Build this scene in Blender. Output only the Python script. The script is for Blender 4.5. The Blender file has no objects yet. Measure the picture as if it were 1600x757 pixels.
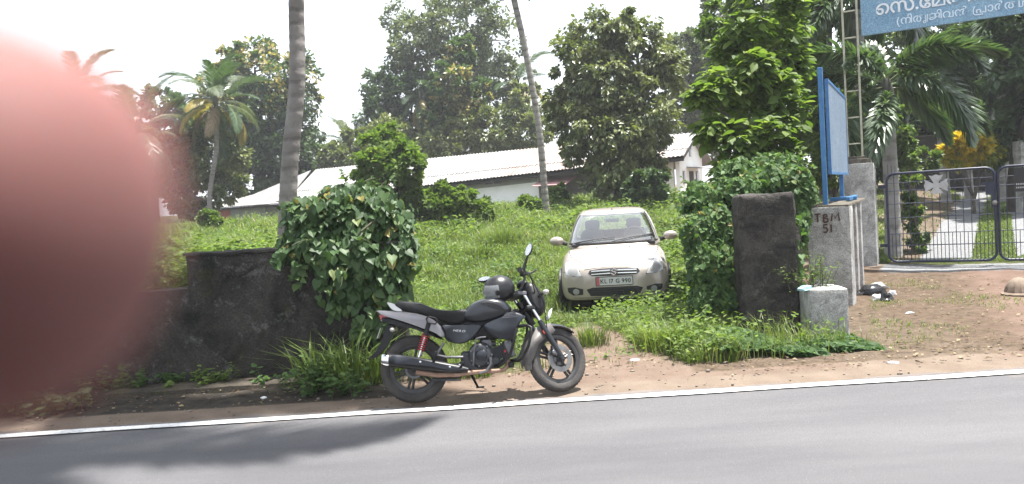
import bpy, math, random
import numpy as np
from mathutils import Vector, Matrix, Quaternion
from mathutils.bvhtree import BVHTree

SC = bpy.context.scene
COL = SC.collection
PI = math.pi
rad = math.radians

# ---------------------------------------------------------------- camera
CAM = Vector((0.0, 0.0, 1.68))
FPX = 1230.0                       # focal length in pixels of a 1600 px wide frame
PITCH = math.atan(60.5 / FPX)
ROLL = rad(3.6)
_r0 = Vector((1, 0, 0)); _u0 = Vector((0, math.sin(PITCH), math.cos(PITCH)))
FWD = Vector((0, math.cos(PITCH), -math.sin(PITCH)))
RIGHT = _r0 * math.cos(ROLL) - _u0 * math.sin(ROLL)
UP = _r0 * math.sin(ROLL) + _u0 * math.cos(ROLL)
cd = bpy.data.cameras.new('camera'); cam = bpy.data.objects.new('camera', cd); COL.objects.link(cam)
M = Matrix((RIGHT, UP, -FWD)).transposed().to_4x4(); M.translation = CAM
cam.matrix_world = M
cd.sensor_width = 36.0; cd.lens = 36.0 * FPX / 1600.0
cd.clip_start = 0.004; cd.clip_end = 3000
cd.dof.use_dof = True; cd.dof.focus_distance = 9.0; cd.dof.aperture_fstop = 9.5
SC.camera = cam

# ---------------------------------------------------------------- sun and sky
SUN_DIR = Vector((0.26, 0.06, 0.965)).normalized()
SUN_EL = math.asin(SUN_DIR.z); SUN_AZ = math.atan2(SUN_DIR.x, SUN_DIR.y)
w = bpy.data.worlds.new('World'); SC.world = w; w.use_nodes = True
nt = w.node_tree; nt.nodes.clear()
out = nt.nodes.new('ShaderNodeOutputWorld')
sky = nt.nodes.new('ShaderNodeTexSky'); sky.sky_type = 'NISHITA'; sky.sun_disc = False
sky.sun_elevation = SUN_EL; sky.sun_rotation = SUN_AZ
sky.air_density = 1.4; sky.dust_density = 3.0
bg = nt.nodes.new('ShaderNodeBackground'); bg.inputs['Strength'].default_value = 0.10
# a thin bright overcast veil over the blue, the same all round
tc = nt.nodes.new('ShaderNodeTexCoord')
nz = nt.nodes.new('ShaderNodeTexNoise'); nz.inputs['Scale'].default_value = 2.2; nz.inputs['Detail'].default_value = 5
rmp = nt.nodes.new('ShaderNodeMapRange'); rmp.inputs['From Min'].default_value = 0.3; rmp.inputs['From Max'].default_value = 0.7
rmp.inputs['To Min'].default_value = 0.72; rmp.inputs['To Max'].default_value = 0.92
mx = nt.nodes.new('ShaderNodeMixRGB'); mx.inputs['Color2'].default_value = (4.3, 4.5, 4.85, 1)
nt.links.new(tc.outputs['Generated'], nz.inputs['Vector'])
nt.links.new(nz.outputs['Fac'], rmp.inputs['Value'])
nt.links.new(rmp.outputs['Result'], mx.inputs['Fac'])
nt.links.new(sky.outputs['Color'], mx.inputs['Color1'])
nt.links.new(mx.outputs['Color'], bg.inputs['Color'])
nt.links.new(bg.outputs['Background'], out.inputs['Surface'])
sd = bpy.data.lights.new('sun', 'SUN'); sd.energy = 4.5; sd.angle = rad(1.1); sd.color = (1.0, 0.965, 0.915)
sun = bpy.data.objects.new('sun', sd); COL.objects.link(sun)
sun.rotation_euler = SUN_DIR.to_track_quat('Z', 'Y').to_euler()
vs = SC.view_settings
vs.view_transform = 'Standard'; vs.look = 'None'; vs.exposure = 1.9; vs.gamma = 1.0; vs.use_curve_mapping = False
SC.render.engine = 'CYCLES'
SC.cycles.use_denoising = True
SC.cycles.max_bounces = 8; SC.cycles.transparent_max_bounces = 8
SC.cycles.transmission_bounces = 6

# ---------------------------------------------------------------- measuring helpers
def ray(px, py):
    return FWD + RIGHT * ((px - 800) / FPX) - UP * ((py - 378.5) / FPX)
def P(px, py, Y):
    d = ray(px, py)
    return CAM + d * ((Y - CAM.y) / d.y)
def sstep(a, b, t):
    t = np.clip((t - a) / (b - a), 0, 1)
    return t * t * (3 - 2 * t)
def H(x, y):                       # the lie of the land
    x = np.asarray(x, float); y = np.asarray(y, float)
    z = 1.45 * sstep(11.5, 36, y) + 0.00 * x
    z = z + 0.05 * np.sin(x * 1.3 + 0.4) * np.sin(y * 0.9) * sstep(9, 13, y)
    z = z + 1.2 * sstep(40, 90, y)
    z = z + .80 * sstep(8.55, 9.6, y) * (1 - sstep(-.30, -.15, x / np.maximum(y, 1))) * (1 - sstep(13, 27, y))
    return z
def Hs(x, y): return float(H(x, y))
def G(px, py):                     # where a pixel's ray meets the ground
    d = ray(px, py); t = 3.0
    for _ in range(4000):
        p = CAM + d * t
        if p.z <= Hs(p.x, p.y): break
        t += 0.02
    return p

# ---------------------------------------------------------------- objects
def obj(name, me, mat=None, parent=None, world=False):
    o = bpy.data.objects.new(name, me); COL.objects.link(o)
    if mat is not None and me is not None and hasattr(me, 'materials') and len(me.materials) == 0:
        for m in (mat if isinstance(mat, (list, tuple)) else [mat]): me.materials.append(m)
    if parent is not None:
        o.parent = parent
        if world: o.matrix_parent_inverse = parent.matrix_basis.inverted()
    return o
def tag(o, label=None, cat=None, group=None, kind=None):
    if label: o['label'] = label
    if cat: o['category'] = cat
    if group: o['group'] = group
    if kind: o['kind'] = kind
    return o
def thing(name, label, cat, loc=(0, 0, 0), rotz=0.0, group=None):
    o = bpy.data.objects.new(name, None); COL.objects.link(o)
    o.empty_display_size = 0.1
    o.location = loc; o.rotation_euler = (0, 0, rotz)
    return tag(o, label, cat, group)

def mesh_np(name, V, F, var=None, smooth=False, extra=None):
    """V (n,3), F (m,k): all faces with k corners"""
    V = np.asarray(V, np.float32); F = np.asarray(F, np.int32)
    me = bpy.data.meshes.new(name)
    m, k = F.shape
    me.vertices.add(len(V)); me.vertices.foreach_set('co', V.ravel())
    me.loops.add(m * k); me.loops.foreach_set('vertex_index', F.ravel())
    me.polygons.add(m); me.polygons.foreach_set('loop_start', np.arange(0, m * k, k, dtype=np.int32))
    if smooth: me.polygons.foreach_set('use_smooth', np.ones(m, bool))
    else: me.polygons.foreach_set('use_smooth', np.zeros(m, bool))
    if var is not None:
        a = me.attributes.new('var', 'FLOAT', 'POINT'); a.data.foreach_set('value', np.asarray(var, np.float32))
    for kx, arr in (extra or {}).items():
        a = me.attributes.new(kx, 'FLOAT', 'POINT'); a.data.foreach_set('value', np.asarray(arr, np.float32))
    me.update(calc_edges=True)
    return me

class MB:
    """collects shapes into one mesh"""
    def __init__(s): s.v = []; s.f = []
    def add(s, V, F, M=None):
        o = len(s.v)
        for p in V:
            p = Vector(p)
            if M is not None: p = M @ p
            s.v.append(tuple(p))
        for f in F: s.f.append(tuple(i + o for i in f))
        return s
    def box(s, c, d, M=None, top=None):
        x, y, z = d[0] / 2, d[1] / 2, d[2] / 2
        tx, ty = (x, y) if top is None else (top[0] / 2, top[1] / 2)
        V = [(-x, -y, -z), (x, -y, -z), (x, y, -z), (-x, y, -z), (-tx, -ty, z), (tx, -ty, z), (tx, ty, z), (-tx, ty, z)]
        V = [(a + c[0], b + c[1], e + c[2]) for a, b, e in V]
        F = [(0, 3, 2, 1), (4, 5, 6, 7), (0, 1, 5, 4), (1, 2, 6, 5), (2, 3, 7, 6), (3, 0, 4, 7)]
        return s.add(V, F, M)
    def tube(s, pts, r, n=8, caps=True, flat=1.0, M=None):
        pts = [Vector(p) for p in pts]
        if not hasattr(r, '__len__'): r = [r] * len(pts)
        V = []; F = []
        t0 = (pts[1] - pts[0]).normalized()
        nrm = t0.orthogonal().normalized() if abs(t0.z) > .9 else t0.cross(Vector((0, 0, 1))).normalized()
        for i, p in enumerate(pts):
            if i == 0: t = pts[1] - pts[0]
            elif i == len(pts) - 1: t = pts[-1] - pts[-2]
            else: t = (pts[i + 1] - p).normalized() + (p - pts[i - 1]).normalized()
            t.normalize()
            nrm = (nrm - t * nrm.dot(t)).normalized(); b = t.cross(nrm)
            for k in range(n):
                a = 2 * PI * k / n
                V.append(p + (nrm * math.cos(a) + b * math.sin(a) * flat) * r[i])
        for i in range(len(pts) - 1):
            for k in range(n):
                F.append((i * n + k, i * n + (k + 1) % n, (i + 1) * n + (k + 1) % n, (i + 1) * n + k))
        if caps:
            F.append(tuple(range(n - 1, -1, -1))); F.append(tuple((len(pts) - 1) * n + k for k in range(n)))
        return s.add(V, F, M)
    def lathe(s, prof, n=24, M=None, closed=False, cap=True):
        """prof of (r, h) turned round local z"""
        V = []; F = []; m = len(prof)
        for k in range(n):
            a = 2 * PI * k / n
            for r, h in prof: V.append((r * math.cos(a), r * math.sin(a), h))
        for k in range(n):
            for i in range(m if closed else m - 1):
                j = (i + 1) % m; k2 = (k + 1) % n
                F.append((k * m + i, k2 * m + i, k2 * m + j, k * m + j))
        if not closed and cap:
            if prof[0][0] > 1e-6: F.append(tuple(k * m for k in range(n - 1, -1, -1)))
            if prof[-1][0] > 1e-6: F.append(tuple(k * m + m - 1 for k in range(n)))
        return s.add(V, F, M)
    def ball(s, c, r, n=12, m=8, M=None):
        r = (r, r, r) if not hasattr(r, '__len__') else r
        V = []; F = []
        for i in range(m + 1):
            th = PI * i / m
            for k in range(n):
                a = 2 * PI * k / n
                V.append((c[0] + r[0] * math.sin(th) * math.cos(a), c[1] + r[1] * math.sin(th) * math.sin(a), c[2] + r[2] * math.cos(th)))
        for i in range(m):
            for k in range(n):
                F.append((i * n + k, (i + 1) * n + k, (i + 1) * n + (k + 1) % n, i * n + (k + 1) % n))
        return s.add(V, F, M)
    def loft(s, rings, caps=True, closed=True, M=None):
        n = len(rings[0]); V = [p for r in rings for p in r]; F = []
        for i in range(len(rings) - 1):
            for k in range(n if closed else n - 1):
                F.append((i * n + k, i * n + (k + 1) % n, (i + 1) * n + (k + 1) % n, (i + 1) * n + k))
        if caps and closed:
            F.append(tuple(range(n - 1, -1, -1))); F.append(tuple((len(rings) - 1) * n + k for k in range(n)))
        return s.add(V, F, M)
    def prism(s, outline, y0, y1, M=None):
        """outline of (x, z), thickness along y"""
        n = len(outline)
        V = [(a, y0, b) for a, b in outline] + [(a, y1, b) for a, b in outline]
        F = [tuple(range(n)), tuple(range(2 * n - 1, n - 1, -1))]
        for k in range(n): F.append((k, k + n, (k + 1) % n + n, (k + 1) % n))
        return s.add(V, F, M)
    def mesh(s, name='mesh', smooth=None):
        me = bpy.data.meshes.new(name); me.from_pydata(s.v, [], s.f)
        me.validate(); 
        if smooth is not None:
            me.polygons.foreach_set('use_smooth', [True] * len(me.polygons))
            me.set_sharp_from_angle(angle=rad(smooth))
        me.update(); return me
    def obj(s, name, mat=None, parent=None, world=False, smooth=None, bevel=None, sub=0, fix=True):
        me = s.mesh(name, smooth)
        if fix:
            import bmesh
            bm = bmesh.new(); bm.from_mesh(me); bmesh.ops.recalc_face_normals(bm, faces=bm.faces); bm.to_mesh(me); bm.free()
        o = obj(name, me, mat, parent, world)
        if bevel:
            b = o.modifiers.new('bevel', 'BEVEL'); b.width = bevel; b.segments = 2; b.limit_method = 'ANGLE'; b.angle_limit = rad(40)
        if sub:
            m = o.modifiers.new('sub', 'SUBSURF'); m.levels = sub; m.render_levels = sub
        return o

# ---------------------------------------------------------------- materials
def N(nt, typ, **kw):
    n = nt.nodes.new(typ)
    for k, v in kw.items():
        if k in n.inputs: n.inputs[k].default_value = v
        else: setattr(n, k, v)
    return n
def c4(c): return (c[0], c[1], c[2], 1)
def ramp(nt, pts):
    r = nt.nodes.new('ShaderNodeValToRGB'); el = r.color_ramp.elements
    while len(el) < len(pts): el.new(0.5)
    for e, (p, c) in zip(el, pts): e.position = p; e.color = c4(c)
    return r
def new_mat(name):
    m = bpy.data.materials.new(name); m.use_nodes = True
    nt = m.node_tree; b = nt.nodes['Principled BSDF']
    return m, nt, b
def mat(name, col, rough=.6, metal=0., spec=.5, col2=None, nscale=6., ndetail=4., bump=0., bscale=40., coat=0., trans=0., ior=1.45, sheen=0., lo=.35, hi=.65):
    m, nt, b = new_mat(name)
    b.inputs['Base Color'].default_value = c4(col); b.inputs['Roughness'].default_value = rough
    b.inputs['Metallic'].default_value = metal; b.inputs['Specular IOR Level'].default_value = spec
    b.inputs['Coat Weight'].default_value = coat; b.inputs['Coat Roughness'].default_value = .06
    b.inputs['Transmission Weight'].default_value = trans; b.inputs['IOR'].default_value = ior
    tc = N(nt, 'ShaderNodeTexCoord')
    if col2 is not None:
        n = N(nt, 'ShaderNodeTexNoise', Scale=nscale, Detail=ndetail, Roughness=.62)
        nt.links.new(tc.outputs['Object'], n.inputs['Vector'])
        r = ramp(nt, [(lo, col), (hi, col2)]); nt.links.new(n.outputs['Fac'], r.inputs['Fac'])
        nt.links.new(r.outputs['Color'], b.inputs['Base Color'])
    if bump > 0:
        n2 = N(nt, 'ShaderNodeTexNoise', Scale=bscale, Detail=6., Roughness=.6)
        nt.links.new(tc.outputs['Object'], n2.inputs['Vector'])
        bp = N(nt, 'ShaderNodeBump', Strength=bump, Distance=.02)
        nt.links.new(n2.outputs['Fac'], bp.inputs['Height']); nt.links.new(bp.outputs['Normal'], b.inputs['Normal'])
    return m
def leaf_mat(name, stops, trans=.38, rough=.42, spec=.5, tcol=1.5):
    """stops: (var, colour) from the leaf's own tone attribute"""
    m, nt, b = new_mat(name)
    at = N(nt, 'ShaderNodeAttribute', attribute_name='var')
    r = ramp(nt, stops); nt.links.new(at.outputs['Fac'], r.inputs['Fac'])
    nt.links.new(r.outputs['Color'], b.inputs['Base Color'])
    b.inputs['Roughness'].default_value = rough; b.inputs['Specular IOR Level'].default_value = spec
    t = N(nt, 'ShaderNodeBsdfTranslucent')
    g = N(nt, 'ShaderNodeMixRGB', blend_type='MULTIPLY', Fac=1.0); g.inputs['Color2'].default_value = (tcol * 1.05, tcol * 1.12, tcol * .55, 1)
    nt.links.new(r.outputs['Color'], g.inputs['Color1']); nt.links.new(g.outputs['Color'], t.inputs['Color'])
    mx = N(nt, 'ShaderNodeMixShader', Fac=trans)
    nt.links.new(b.outputs['BSDF'], mx.inputs[1]); nt.links.new(t.outputs['BSDF'], mx.inputs[2])
    nt.links.new(mx.outputs['Shader'], nt.nodes['Material Output'].inputs['Surface'])
    return m
def mossy(name, base, dark, pale, moss, s=1.0, bump=.6, moss_lo=.55):
    """old wall plaster: weathered tones, pale worn patches, green moss"""
    m, nt, b = new_mat(name); L = nt.links.new
    tc = N(nt, 'ShaderNodeTexCoord')
    def nz(sc, de=6., ro=.65, dist=0.):
        n = N(nt, 'ShaderNodeTexNoise', Scale=sc * s, Detail=de, Roughness=ro, Distortion=dist); L(tc.outputs['Object'], n.inputs['Vector']); return n
    a = nz(1.6, 8., .7, .6); r1 = ramp(nt, [(.38, dark), (.62, base)]); L(a.outputs['Fac'], r1.inputs['Fac'])
    n2 = nz(3.1, 9., .75, .3); r2 = ramp(nt, [(.55, (0, 0, 0)), (.72, (1, 1, 1))]); L(n2.outputs['Fac'], r2.inputs['Fac'])
    m1 = N(nt, 'ShaderNodeMixRGB'); m1.inputs['Color2'].default_value = c4(pale)
    L(r2.outputs['Color'], m1.inputs['Fac']); L(r1.outputs['Color'], m1.inputs['Color1'])
    n3 = nz(2.2, 7., .7, .2); r3 = ramp(nt, [(moss_lo, (0, 0, 0)), (moss_lo + .15, (1, 1, 1))]); L(n3.outputs['Fac'], r3.inputs['Fac'])
    m2 = N(nt, 'ShaderNodeMixRGB'); m2.inputs['Color2'].default_value = c4(moss)
    L(r3.outputs['Color'], m2.inputs['Fac']); L(m1.outputs['Color'], m2.inputs['Color1'])
    n4 = nz(38., 5., .7); r4 = ramp(nt, [(.3, (.45, .45, .45)), (.7, (1.5, 1.5, 1.5))]); L(n4.outputs['Fac'], r4.inputs['Fac'])
    m3 = N(nt, 'ShaderNodeMixRGB', blend_type='MULTIPLY', Fac=1.); L(m2.outputs['Color'], m3.inputs['Color1']); L(r4.outputs['Color'], m3.inputs['Color2'])
    L(m3.outputs['Color'], b.inputs['Base Color']); b.inputs['Roughness'].default_value = .9; b.inputs['Specular IOR Level'].default_value = .25
    bn = nz(14., 9., .7); bp = N(nt, 'ShaderNodeBump', Strength=bump, Distance=.03); L(bn.outputs['Fac'], bp.inputs['Height']); L(bp.outputs['Normal'], b.inputs['Normal'])
    return m

# ---------------------------------------------------------------- leaves, crowns, grass
LEAF4 = (np.array([(0, 0, 0), (.30, .45, .07), (0, 1, -.05), (-.30, .45, .07)]), np.array([(0, 1, 2), (0, 2, 3)]))
LEAFB = (np.array([(0, 0, 0), (.22, .25, .05), (.30, .55, .05), (.17, .82, 0), (0, 1, -.10), (-.17, .82, 0), (-.30, .55, .05), (-.22, .25, .05), (0, .5, -.02)]),
         np.array([(0, 1, 8), (1, 2, 8), (2, 3, 8), (3, 4, 8), (4, 5, 8), (5, 6, 8), (6, 7, 8), (7, 0, 8)]))
HEART = (np.array([(0, 0.06, 0), (.20, -.10, .04), (.42, .02, .06), (.47, .27, .07), (.33, .58, .03), (.13, .86, -.03), (0, 1.06, -.10),
                   (-.13, .86, -.03), (-.33, .58, .03), (-.47, .27, .07), (-.42, .02, .06), (-.20, -.10, .04), (0, .42, -.02)]),
         np.array([(i, (i + 1) % 12, 12) for i in range(12)]))
def nrm(a): return a / np.maximum(np.linalg.norm(a, axis=-1, keepdims=True), 1e-9)
def frames(A, Nn):
    A = nrm(A); Nn = nrm(Nn - A * (A * Nn).sum(1, keepdims=True)); B = np.cross(A, Nn); return B, A, Nn
def leaf_arrays(C, A, Nn, S, tmpl, var):
    T, F = tmpl; n = len(C); k = len(T)
    B, A, Nn = frames(A, Nn)
    V = C[:, None, :] + S[:, None, None] * (T[None, :, 0:1] * B[:, None, :] + T[None, :, 1:2] * A[:, None, :] + T[None, :, 2:3] * Nn[:, None, :])
    FF = F[None] + (np.arange(n) * k)[:, None, None]
    return V.reshape(-1, 3), FF.reshape(-1, F.shape[1]), np.repeat(var, k)
def leaf_mesh(name, C, A, Nn, S, tmpl, var):
    V, F, v = leaf_arrays(C, A, Nn, S, tmpl, var); return mesh_np(name, V, F, v)
def crown_points(rng, lobes, n, shell=.55, tuft=.26, per=90, sq=.75):
    """leaf places for lobes [(centre, (rx,ry,rz))]: tufts spread through each lobe, gaps between them"""
    area = np.array([(r[0] * r[2]) for c, r in lobes]); cnt = np.maximum(40, (n * area / area.sum())).astype(int)
    Cs, Os, Vs = [], [], []
    for (c, r), m in zip(lobes, cnt):
        c = np.array(c, float); r = np.array(r, float); k = max(5, int(m / per))
        d = nrm(rng.normal(size=(k, 3))); rr = (shell + (1.02 - shell) * rng.random((k, 1)) ** .7) * np.where(rng.random((k, 1)) > .82, rng.uniform(1.05, 1.32, (k, 1)), 1.)
        tc = c + d * rr * r; tv = rng.normal(0, .16, k)
        ts = tuft * r.mean() * (.40 + 1.0 * rng.random(k) ** 1.5)
        idx = rng.integers(0, k, m)
        q = nrm(rng.normal(size=(m, 3))) * (rng.random((m, 1)) ** .45)
        q[:, 2] *= sq
        p = tc[idx] + q * ts[idx][:, None]
        Cs.append(p); Os.append(nrm(q * .8 + d[idx] * .7)); Vs.append(.5 + tv[idx] + rng.normal(0, .12, m))
    return np.concatenate(Cs), np.concatenate(Os), np.concatenate(Vs)
def crown_frames(rng, C, O, droop=.35, upn=.75):
    m = len(C); A = O + rng.normal(0, .6, (m, 3)); A[:, 2] -= droop
    Nn = O * .5 + rng.normal(0, .5, (m, 3)); Nn[:, 2] += upn
    return A, Nn
def px_lobes(lobes, Y, depth=1.0, rng=None):
    out = []
    for l in lobes:
        cx, cy, rx, ry = l[:4]; dy = l[4] if len(l) > 4 else (rng.normal(0, .6) * rx * Y / FPX * .7 if rng is not None else 0)
        yy = Y + dy; c = P(cx, cy, yy); s = yy / FPX
        out.append(((c.x, c.y, c.z), (rx * s, (rx + ry) * .5 * s * depth, ry * s)))
    return out
def bent(rng, a, b, n=6, amp=.06):
    a = Vector(a); b = Vector(b); L = (b - a).length; pts = []
    off = Vector(rng.normal(0, amp, 3)) * L
    for i in range(n + 1):
        t = i / n; pts.append(a.lerp(b, t) + off * math.sin(PI * t) * (1 if i not in (0, n) else 0))
    return pts
def tree(name, label, cat, base, lobes, n, size, lmat, tmat, r0, seed, group=None, tmpl=LEAF4, droop=.35, shell=.55, tuft=.26, per=90, limbs=True, fork=.45, var=None, sizevar=.35, upn=.75):
    rng = np.random.default_rng(seed); base = Vector(base)
    t = thing(name, label, cat, base, group=group)
    cs = np.array([c for c, r in lobes]); ctr = Vector(cs.mean(0)); topz = cs[:, 2].max()
    fk = base.lerp(Vector((ctr.x, ctr.y, topz)), fork)
    mb = MB(); tp = bent(rng, base - Vector((0, 0, .3)), fk, 6, .03)
    mb.tube(tp, [r0 * (1.35 - .55 * i / 6) for i in range(7)], 9)
    mb.obj('trunk', tmat, t, True, smooth=60)
    if limbs:
        for c, r in lobes:
            m2 = MB(); e = Vector(c); st = tp[-1 - int(rng.integers(0, 2))]
            pts = bent(rng, st, e, 5, .08)
            m2.tube(pts, [r0 * .62 * (1 - .8 * i / 5) + .012 for i in range(6)], 6)
            for _ in range(4):
                d = Vector(nrm(rng.normal(size=3))); d.z = abs(d.z) * .5
                q = pts[3].lerp(e, rng.random()); m2.tube([q, q + Vector((d.x * r[0], d.y * r[1], d.z * r[2])) * .85], [r0 * .16 + .008, .006], 4)
            m2.obj('limb', tmat, t, True, smooth=60)
    C, O, v = crown_points(rng, lobes, n, shell, tuft, per)
    A, Nn = crown_frames(rng, C, O, droop, upn)
    S = size * (1 - sizevar + 2 * sizevar * rng.random(len(C)))
    if var is not None: v = var(C, v, rng)
    me = leaf_mesh('crown', C, A, Nn, S, tmpl, np.clip(v, 0, 1))
    o = obj('crown', me, lmat, t, True); o['kind'] = 'stuff'
    return t
def blades(rng, X, Y, Z, h, wd, lean, var, curl=.5, aim=None):
    """grass blades: 5 points, 3 triangles each"""
    n = len(X); a = rng.random(n) * 2 * PI if aim is None else aim
    d = np.stack([np.cos(a), np.sin(a), np.zeros(n)], 1); s = np.stack([-np.sin(a), np.cos(a), np.zeros(n)], 1)
    b = np.stack([X, Y, Z], 1); up = np.array([0, 0, 1.])
    mid = b + up * (h * .58)[:, None] + d * (lean * h * .32)[:, None]
    tip = b + up * (h * (1 - curl * lean * .45))[:, None] + d * (lean * h)[:, None]
    w = wd[:, None] * s
    V = np.stack([b - w * .5, b + w * .5, mid - w * .42, mid + w * .42, tip], 1).reshape(-1, 3)
    F = (np.array([(0, 1, 3), (0, 3, 2), (2, 3, 4)])[None] + (np.arange(n) * 5)[:, None, None]).reshape(-1, 3)
    return V, F, np.repeat(var, 5)
def pick_parts(C, Nn, S, k=300):
    """indices of the k leaves that show largest from the road"""
    C = np.asarray(C); to = nrm(np.array(CAM)[None] - C)
    sc = S * (.35 + np.abs((to * nrm(Nn)).sum(1))) / np.linalg.norm(C - np.array(CAM), axis=1) ** 1.5
    o = np.argsort(-sc); return o[:k], o[k:]
def leaf_parts(name, parent, C, A, Nn, S, tmpl, var, lmat, k=300, rest='foliage', nv=6):
    """the k largest leaves as parts sharing a few meshes, the others as one stuff part"""
    big, small = pick_parts(C, Nn, S, k)
    mes = []
    for i in range(nv):
        tone = (i + .5) / nv
        T, F = tmpl; T = T.copy(); T[:, 2] *= (.5 + i * .25); T[:, 0] *= (.9 + .05 * (i % 3))
        me = mesh_np(name, T, F, np.full(len(T), tone), smooth=True); me.materials.append(lmat); mes.append(me)
    B, A2, N2 = frames(A, Nn); inv = parent.matrix_basis.inverted()
    for i in big:
        o = bpy.data.objects.new(name, mes[int(np.clip(var[i] * nv, 0, nv - 1))]); COL.objects.link(o); o.parent = parent
        m = Matrix((Vector(B[i]), Vector(A2[i]), Vector(N2[i]))).transposed() * float(S[i])
        m = m.to_4x4(); m.translation = Vector(C[i]); o.matrix_parent_inverse = inv; o.matrix_basis = m
    if len(small):
        o = obj(rest, leaf_mesh(rest, C[small], A[small], Nn[small], S[small], tmpl, np.clip(var[small], 0, 1)), lmat, parent, True); o['kind'] = 'stuff'
# ================================================================ lettering (drawn once, before the heavy objects)
def glyph_meshes(chars, extrude, size=1.0, bold=0.0):
    """outline of every character as a mesh with its left edge at x = 0"""
    tmp = {}
    for ch in chars:
        cu = bpy.data.curves.new('glyph', 'FONT'); cu.body = ch; cu.size = size; cu.extrude = extrude; cu.resolution_u = 3; cu.offset = bold
        o = bpy.data.objects.new('glyph', cu); COL.objects.link(o); tmp[ch] = o
    dg = bpy.context.evaluated_depsgraph_get(); dg.update()
    res = {}
    for ch, o in tmp.items():
        me = bpy.data.meshes.new_from_object(o.evaluated_get(dg)); n = len(me.vertices)
        co = np.empty(n * 3, np.float32); me.vertices.foreach_get('co', co); co = co.reshape(-1, 3)
        x0 = co[:, 0].min() if n else 0.0; wdt = (co[:, 0].max() - x0) if n else size * .3
        co[:, 0] -= x0; me.vertices.foreach_set('co', co.ravel()); me.update()
        res[ch] = (me, float(wdt)); cu = o.data; bpy.data.objects.remove(o); bpy.data.curves.remove(cu)
    return res
def stroke(mb, pts, w, M=None, th=.004):
    """one painted brush stroke: a ribbon along a polyline of (x, y)"""
    P2 = [Vector((a, b)) for a, b in pts]; V = []; F = []
    for i, p in enumerate(P2):
        t = (P2[min(i + 1, len(P2) - 1)] - P2[max(i - 1, 0)]).normalized(); n = Vector((-t.y, t.x)) * w / 2
        V += [(p.x + n.x, p.y + n.y, 0), (p.x - n.x, p.y - n.y, 0), (p.x + n.x, p.y + n.y, th), (p.x - n.x, p.y - n.y, th)]
    for i in range(len(P2) - 1):
        a = i * 4; b = a + 4
        F += [(a + 2, b + 2, b + 3, a + 3), (a, a + 2, b + 2, b)[::-1], (a + 1, b + 1, b + 3, a + 3)[::-1]]
    e = (len(P2) - 1) * 4
    F += [(0, 1, 3, 2), (e, e + 2, e + 3, e + 1)]
    mb.add(V, F, M)
MAL_CHARS = list('െസ.േമരീഎതൂഗ(നിജവൻപാർഥ') + ['്']
GL_BIG = glyph_meshes(MAL_CHARS, .012, 1.0, .012)
GL_SMALL = glyph_meshes(MAL_CHARS, .004, 1.0, .004)
GL_LAT = glyph_meshes(list('KL17G90'), .004, 1.0, .012)
GL_DECAL = glyph_meshes(list('HERO'), .001, 1.0, .0)

# ================================================================ materials of the place
M_asphalt, _nt, _b = new_mat('asphalt')
_L = _nt.links.new; _tc = N(_nt, 'ShaderNodeTexCoord')
_n1 = N(_nt, 'ShaderNodeTexNoise', Scale=.7, Detail=6., Roughness=.6); _n2 = N(_nt, 'ShaderNodeTexNoise', Scale=130., Detail=4., Roughness=.7)
_mp = N(_nt, 'ShaderNodeMapping'); _mp.inputs['Scale'].default_value = (.35, 1.6, 1)
_L(_tc.outputs['Object'], _mp.inputs['Vector']); _L(_mp.outputs['Vector'], _n1.inputs['Vector']); _L(_tc.outputs['Object'], _n2.inputs['Vector'])
_r1 = ramp(_nt, [(.3, (.060, .059, .063)), (.7, (.100, .098, .101))]); _L(_n1.outputs['Fac'], _r1.inputs['Fac'])
_r2 = ramp(_nt, [(.28, (.62, .62, .63)), (.5, (1, 1, 1)), (.72, (1.42, 1.42, 1.42))]); _L(_n2.outputs['Fac'], _r2.inputs['Fac'])
_m = N(_nt, 'ShaderNodeMixRGB', blend_type='MULTIPLY', Fac=1.); _L(_r1.outputs['Color'], _m.inputs['Color1']); _L(_r2.outputs['Color'], _m.inputs['Color2'])
_vo = N(_nt, 'ShaderNodeTexVoronoi', Scale=24.); _L(_tc.outputs['Object'], _vo.inputs['Vector'])
_r3 = ramp(_nt, [(.0, (1, 1, 1)), (.035, (1, 1, 1)), (.06, (0, 0, 0))]); _L(_vo.outputs['Distance'], _r3.inputs['Fac'])
_m2 = N(_nt, 'ShaderNodeMixRGB'); _m2.inputs['Color2'].default_value = (.28, .27, .26, 1); _L(_r3.outputs['Color'], _m2.inputs['Fac']); _L(_m.outputs['Color'], _m2.inputs['Color1'])
_sx = N(_nt, 'ShaderNodeSeparateXYZ'); _L(_tc.outputs['Object'], _sx.inputs['Vector'])
_n5 = N(_nt, 'ShaderNodeTexNoise', Scale=2.4, Detail=8., Roughness=.75); _L(_tc.outputs['Object'], _n5.inputs['Vector'])
_ad = N(_nt, 'ShaderNodeMath', operation='MULTIPLY_ADD'); _ad.inputs[1].default_value = 1.3; _L(_n5.outputs['Fac'], _ad.inputs[0]); _L(_sx.outputs['Y'], _ad.inputs[2])
_mr = N(_nt, 'ShaderNodeMapRange', interpolation_type='SMOOTHSTEP'); _mr.inputs['From Min'].default_value = 7.02; _mr.inputs['From Max'].default_value = 7.5; _mr.inputs['To Max'].default_value = .8; _L(_ad.outputs[0], _mr.inputs['Value'])
_m6 = N(_nt, 'ShaderNodeMixRGB'); _m6.inputs['Color2'].default_value = (.15, .122, .102, 1); _L(_mr.outputs['Result'], _m6.inputs['Fac']); _L(_m2.outputs['Color'], _m6.inputs['Color1'])   # dust blown in from the verge
_L(_m6.outputs['Color'], _b.inputs['Base Color']); _b.inputs['Roughness'].default_value = .85; _b.inputs['Specular IOR Level'].default_value = .3
_bp = N(_nt, 'ShaderNodeBump', Strength=.35, Distance=.006); _L(_n2.outputs['Fac'], _bp.inputs['Height']); _L(_bp.outputs['Normal'], _b.inputs['Normal'])

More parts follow.
